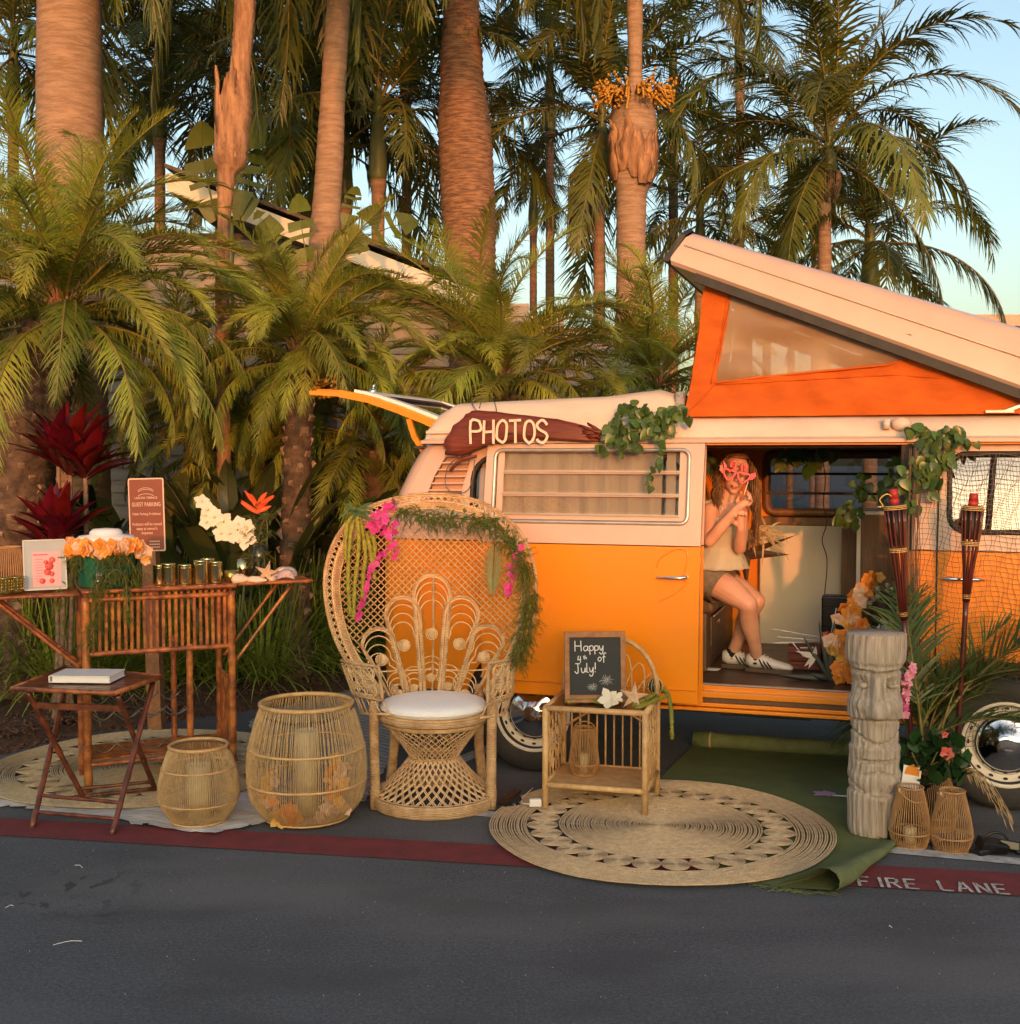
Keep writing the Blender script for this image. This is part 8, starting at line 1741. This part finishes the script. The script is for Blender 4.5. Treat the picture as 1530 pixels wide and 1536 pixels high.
# novelty glasses on a stick
gc = VW(V(1105, 711, .29)); ng = thing('novelty_glasses', 'pink flamingo shaped novelty glasses on a stick held in front of her face', 'photo prop', gc, rot=(R(0), R(14), VAN_ROT + R(8)))
def ht(c, s): return [(c[0] + s * .9 * math.sin(t) ** 3, 0, c[1] + s * (.8 * math.cos(t) - .32 * math.cos(2 * t) - .12 * math.cos(3 * t))) for t in [2 * math.pi * k / 28 for k in range(28)]]
for sg in (-1, 1):
    mb = MB(); mb.tube(ht((sg * .048, -.012), .044), .0078, 8, closed=True); mb.build('heart_rim', 'pink', ng)
    mb = MB(); mb.tube(spline([(sg * .030, 0, .025), (sg * .018, 0, .055), (sg * .030, 0, .078), (sg * .048, 0, .070), (sg * .050, 0, .045), (sg * .040, 0, .035)], 4), .0085, 8); mb.build('flamingo_neck', 'pink', ng)
    mb = MB(); mb.ball((sg * .040, 0, .050), (.008, .005, .014), 8, 6); mb.build('flamingo_beak', 'hotpink', ng)
mb = MB(); mb.tube([(-.012, 0, .01), (.012, 0, .01)], .007, 8); mb.build('bridge', 'pink', ng)
mb = MB(); mb.prism([(-.085, -.004, .0), (-.115, -.004, .05), (-.108, -.004, .03), (-.122, -.004, .028), (-.112, -.004, .012), (-.118, -.004, .002), (-.085, -.004, -.02)], (0, .007, 0)); mb.prism([(-.09, -.004, .02), (-.105, -.004, .065), (-.07, -.004, .03)], (0, .007, 0)); mb.build('wing_tip', 'pink', ng, False)
mb = MB(); mb.prism([(.085, -.004, -.02), (.11, -.004, -.01), (.125, -.004, .015), (.115, -.004, .04), (.085, -.004, .02)], (0, .007, 0)); mb.build('wing_tip', 'hotpink', ng, False)
mb = MB(); mb.tube([(.085, .002, -.03), (.078, .002, -.16)], .003, 6); mb.build('stick', 'paper', ng)

ng.scale = (.82, .82, .82)
# ================================================================ THINGS INSIDE THE VAN
def iv(px, py, d): return VW(V(px, py, d))
sp_ = iv(1118, 830, .62); t = thing('metal_starburst', 'dark brown spiky starburst ornament behind the seated person', 'ornament', sp_, VAN_ROT)
for (a, b, wd_) in (((0, 0, 0), (1196, 802), .05), ((0, 0, 0), (1185, 832), .08), ((0, 0, 0), (1115, 770), .05), ((0, 0, 0), (1120, 885), .07), ((0, 0, 0), (1100, 810), .05)):
    tipv = V(b[0], b[1], .62) - V(1118, 830, .62); m2 = MB(); ax = tipv.normalized(); s_ = ax.cross(Vector((0, 1, 0))).normalized(); m2.add([s_ * wd_ / 2, Vector((0, -.02, 0)), -s_ * wd_ / 2, Vector((0, .02, 0)), tipv], [(0, 1, 4), (1, 2, 4), (2, 3, 4), (3, 0, 4)]); m2.build('spike', 'spike', t, False)
sp2 = iv(1140, 805, .60); m2 = MB(); t = thing('dried_palm_tassel', 'dried straw palm tassel hanging beside her elbow', 'dried plant', sp2, VAN_ROT)
for i in range(46): m2.leaf((U(-.06, .06), U(-.03, .03), U(-.02, .06)), (U(-1.2, 1.4), U(-.5, .5), U(-1, .6)), (0, -1, 0), U(.07, .17), .013, .9, 4)
m2.build('straw_strips', 'drygrass', t)
t = thing('hanging_cord', 'thin wavy cord hanging in front of the far window inside the van', 'cord', iv(1234, 690, 1.2), VAN_ROT); m2 = MB(); o0 = V(1234, 690, 1.2); m2.tube(spline([V(a, b, 1.2) - o0 for a, b in ((1234, 690), (1238, 720), (1235, 755), (1240, 785), (1233, 810), (1240, 835), (1240, 860), (1237, 890), (1238, 905))], 4), .003, 4); m2.build('cord', 'black', t)
bk = V(1262, 945, .9); t = thing('wicker_case', 'black wicker case standing behind the orange flowers in the doorway', 'case', VW(Vector((bk.x, .9, FZ))), VAN_ROT); hh_ = V(1262, 893, .9).z - FZ; m2 = MB(); m2.box((0, 0, hh_ / 2), (.22, .12, hh_)); bevel(m2.build('case_body', 'blackplastic', t, False), .01)
for k in range(9):
    m2 = MB(); m2.tube([(-.10 + .02 * j, -.064 - .003 * ((j + k) % 2), .05 + k * (hh_ - .07) / 9) for j in range(11)], .006, 5); m2.build('woven_band', 'black', t)
cb_ = VZ(1207, 1002, FZ); t = thing('wooden_crate', 'small red-brown wooden crate on the van floor behind the shoes', 'crate', VW(cb_), VAN_ROT); ch2 = .135
for x, y, sx_, sy_ in ((0, -.07, .17, .010), (0, .07, .17, .010), (-.085, 0, .01, .14), (.085, 0, .01, .14)):
    for k in range(3): m2 = MB(); m2.box((x, y, .025 + k * .045), (sx_, sy_, .040)); m2.build('crate_slat', 'bark', t, False)
pp = cb_ + Vector((0.03, 0, .13)); t = thing('photo_props', 'handful of white stick photo props lying over the wooden crate', 'photo props', VW(pp), VAN_ROT)
for k, (a, b) in enumerate((((.05, 0, .05), (-.22, -.02, .09)), ((.06, .0, .03), (-.18, -.05, .05)), ((.05, .02, .02), (-.20, -.1, .02)), ((.1, 0, .0), (.14, .0, .22)), ((.08, -.05, 0), (-.05, -.1, .0)), ((0, -.04, -.1), (-.09, -.12, .03)))): m2 = MB(); m2.tube([a, b], .0035, 5); m2.build('stick', 'paper', t)
m2 = MB(); m2.prism([(.05, -.02, .03), (.09, -.02, .05), (.10, -.02, .09), (.06, -.02, .08)], (0, .003, 0)); m2.build('prop_card', 'coral', t, False)
fx = [(1312, 868, .45), (1290, 885, .42), (1278, 905, .40), (1268, 925, .38), (1282, 940, .35), (1300, 950, .35), (1290, 965, .33), (1282, 985, .30), (1268, 960, .33), (1250, 958, .35), (1258, 975, .33), (1270, 1003, .28), (1255, 1008, .28), (1285, 1005, .28), (1300, 1000, .3)]
blossoms('flower_lei', 'long orange, yellow and peach silk lei heaped in the doorway beside the tiki statue', iv, fx, 'orangepetal', .042, 150, sprd=.019, layers=3, vary=['orangepetal', 'orangepetal', 'yellowpetal', 'peachpetal'], cup=.4, wd=.95)
ag = VZ(1245, 1018, FZ + .01); t = thing('agave_leaves', 'grey-green succulent-like foam leaves sprawling on the van floor by the shoes', 'foliage', VW(ag), VAN_ROT)
for tip, wd_ in (((1168, 1012), .07), ((1252, 930), .075), ((1228, 930), .05), ((1205, 955), .05), ((1295, 1030), .10), ((1215, 1010), .06), ((1300, 1010), .08)):
    tv = V(tip[0], tip[1], max(.1, ag.y - .02)) - ag; m2 = MB(); L = tv.length; P = spline([Vector((0, 0, 0)), tv * .5 + Vector((0, -.02, .0)), tv], 4); ax = tv.normalized(); s_ = ax.cross(Vector((0, 1, 0))).normalized(); vs = []
    for k, p in enumerate(P): f = k / (len(P) - 1); w_ = wd_ / 2 * (1 - f) ** .8 * (.5 + 1.2 * f if f < .4 else 1); vs += [p + s_ * w_, p + Vector((0, .018 * (1 - f), 0)), p - s_ * w_, p - Vector((0, .018 * (1 - f), 0))]
    m2.add(vs, [(k * 4 + j, k * 4 + (j + 1) % 4, (k + 1) * 4 + (j + 1) % 4, (k + 1) * 4 + j) for k in range(len(P) - 1) for j in range(4)]); m2.build('leaf', 'agave', t)
wf = iv(1222, 985, .33); t = thing('white_flower', 'white lily-like silk bloom on the van floor between the shoes and orange lei', 'flower', wf, VAN_ROT); m2 = MB()
for d in ((-1, -.2, .7), (-.9, -.4, .2), (.1, -.5, 1), (-.2, -.6, -.3), (-1.2, 0, .45), (-.6, -.3, -.5)): m2.leaf((0, 0, 0), d, (0, -1, 0), U(.05, .11), .024, .2, 5, .4, fold=.3)
m2.build('petals', 'whitepetal', t)
cn_ = iv(1328, 905, .6); t = thing('coconut_basket', 'brown coconut fibre basket trimmed with white shells behind the first torch', 'basket', cn_, VAN_ROT); m2 = MB(); m2.lathe([(0, -.12), (.07, -.12), (.085, 0), (.08, .06), (0, .06)], 20); m2.build('basket', 'datetrunk', t)
for k in range(26): m2 = MB(); a = 2 * math.pi * k / 26; m2.ball((.09 * math.cos(a) - .03 * (1 if math.cos(a) < 0 else 0), .09 * math.sin(a), .06 + .03 * math.sin(k * 1.3) - (.05 if math.cos(a) < -.5 else 0)), (.016, .012, .016), 7, 5); m2.build('white_shell', 'whitepetal', t)
wf = iv(1330, 948, .35); t = thing('white_flower', 'white ruffled silk flower tucked behind the top of the tiki statue', 'flower', wf, VAN_ROT); m2 = MB(); flower(m2, (0, 0, 0), (0, -1, .2), .075, 7, .3, .7, 2); m2.build('petals', 'whitepetal', t)
m2 = MB()
for k in range(22): m2.leaf((U(-.08, .08), .02, U(-.05, 0)), (U(-1.3, 1.3), -.3, U(-.6, .9)), (0, -1, 0), U(.08, .17), .018, .5, 4)
m2.build('green_leaves', 'areca', t)
cu = VZ(1065, 1004, FZ + .003); t = thing('paper_sheet', 'crumpled white card lying on the van floor by the heel of the far shoe', 'paper', VW(cu), VAN_ROT); m2 = MB(); m2.prism([(-.06, -.03, 0), (.05, -.04, .002), (.06, .01, .004), (-.03, .03, .002)], (0, 0, .003)); m2.build('card', 'paper', t, False)
wf = iv(1068, 700, .62); t = thing('palm_leaf', 'palm frond tip hanging inside the van behind her head', 'leaf', wf, VAN_ROT); m2 = MB()
for i in range(20): p = Vector((-.06 + .008 * i, 0, .09 - .012 * i)); m2.leaf(p, (1, -.1, .2), (0, -1, 0), .07, .012, .6, 3); m2.leaf(p, (-.6, -.1, -1), (0, -1, 0), .07, .012, .4, 3)
m2.build('leaf_blades', 'areca', t)
print('TRIS', sum(len(m.polygons) for m in bpy.data.meshes))
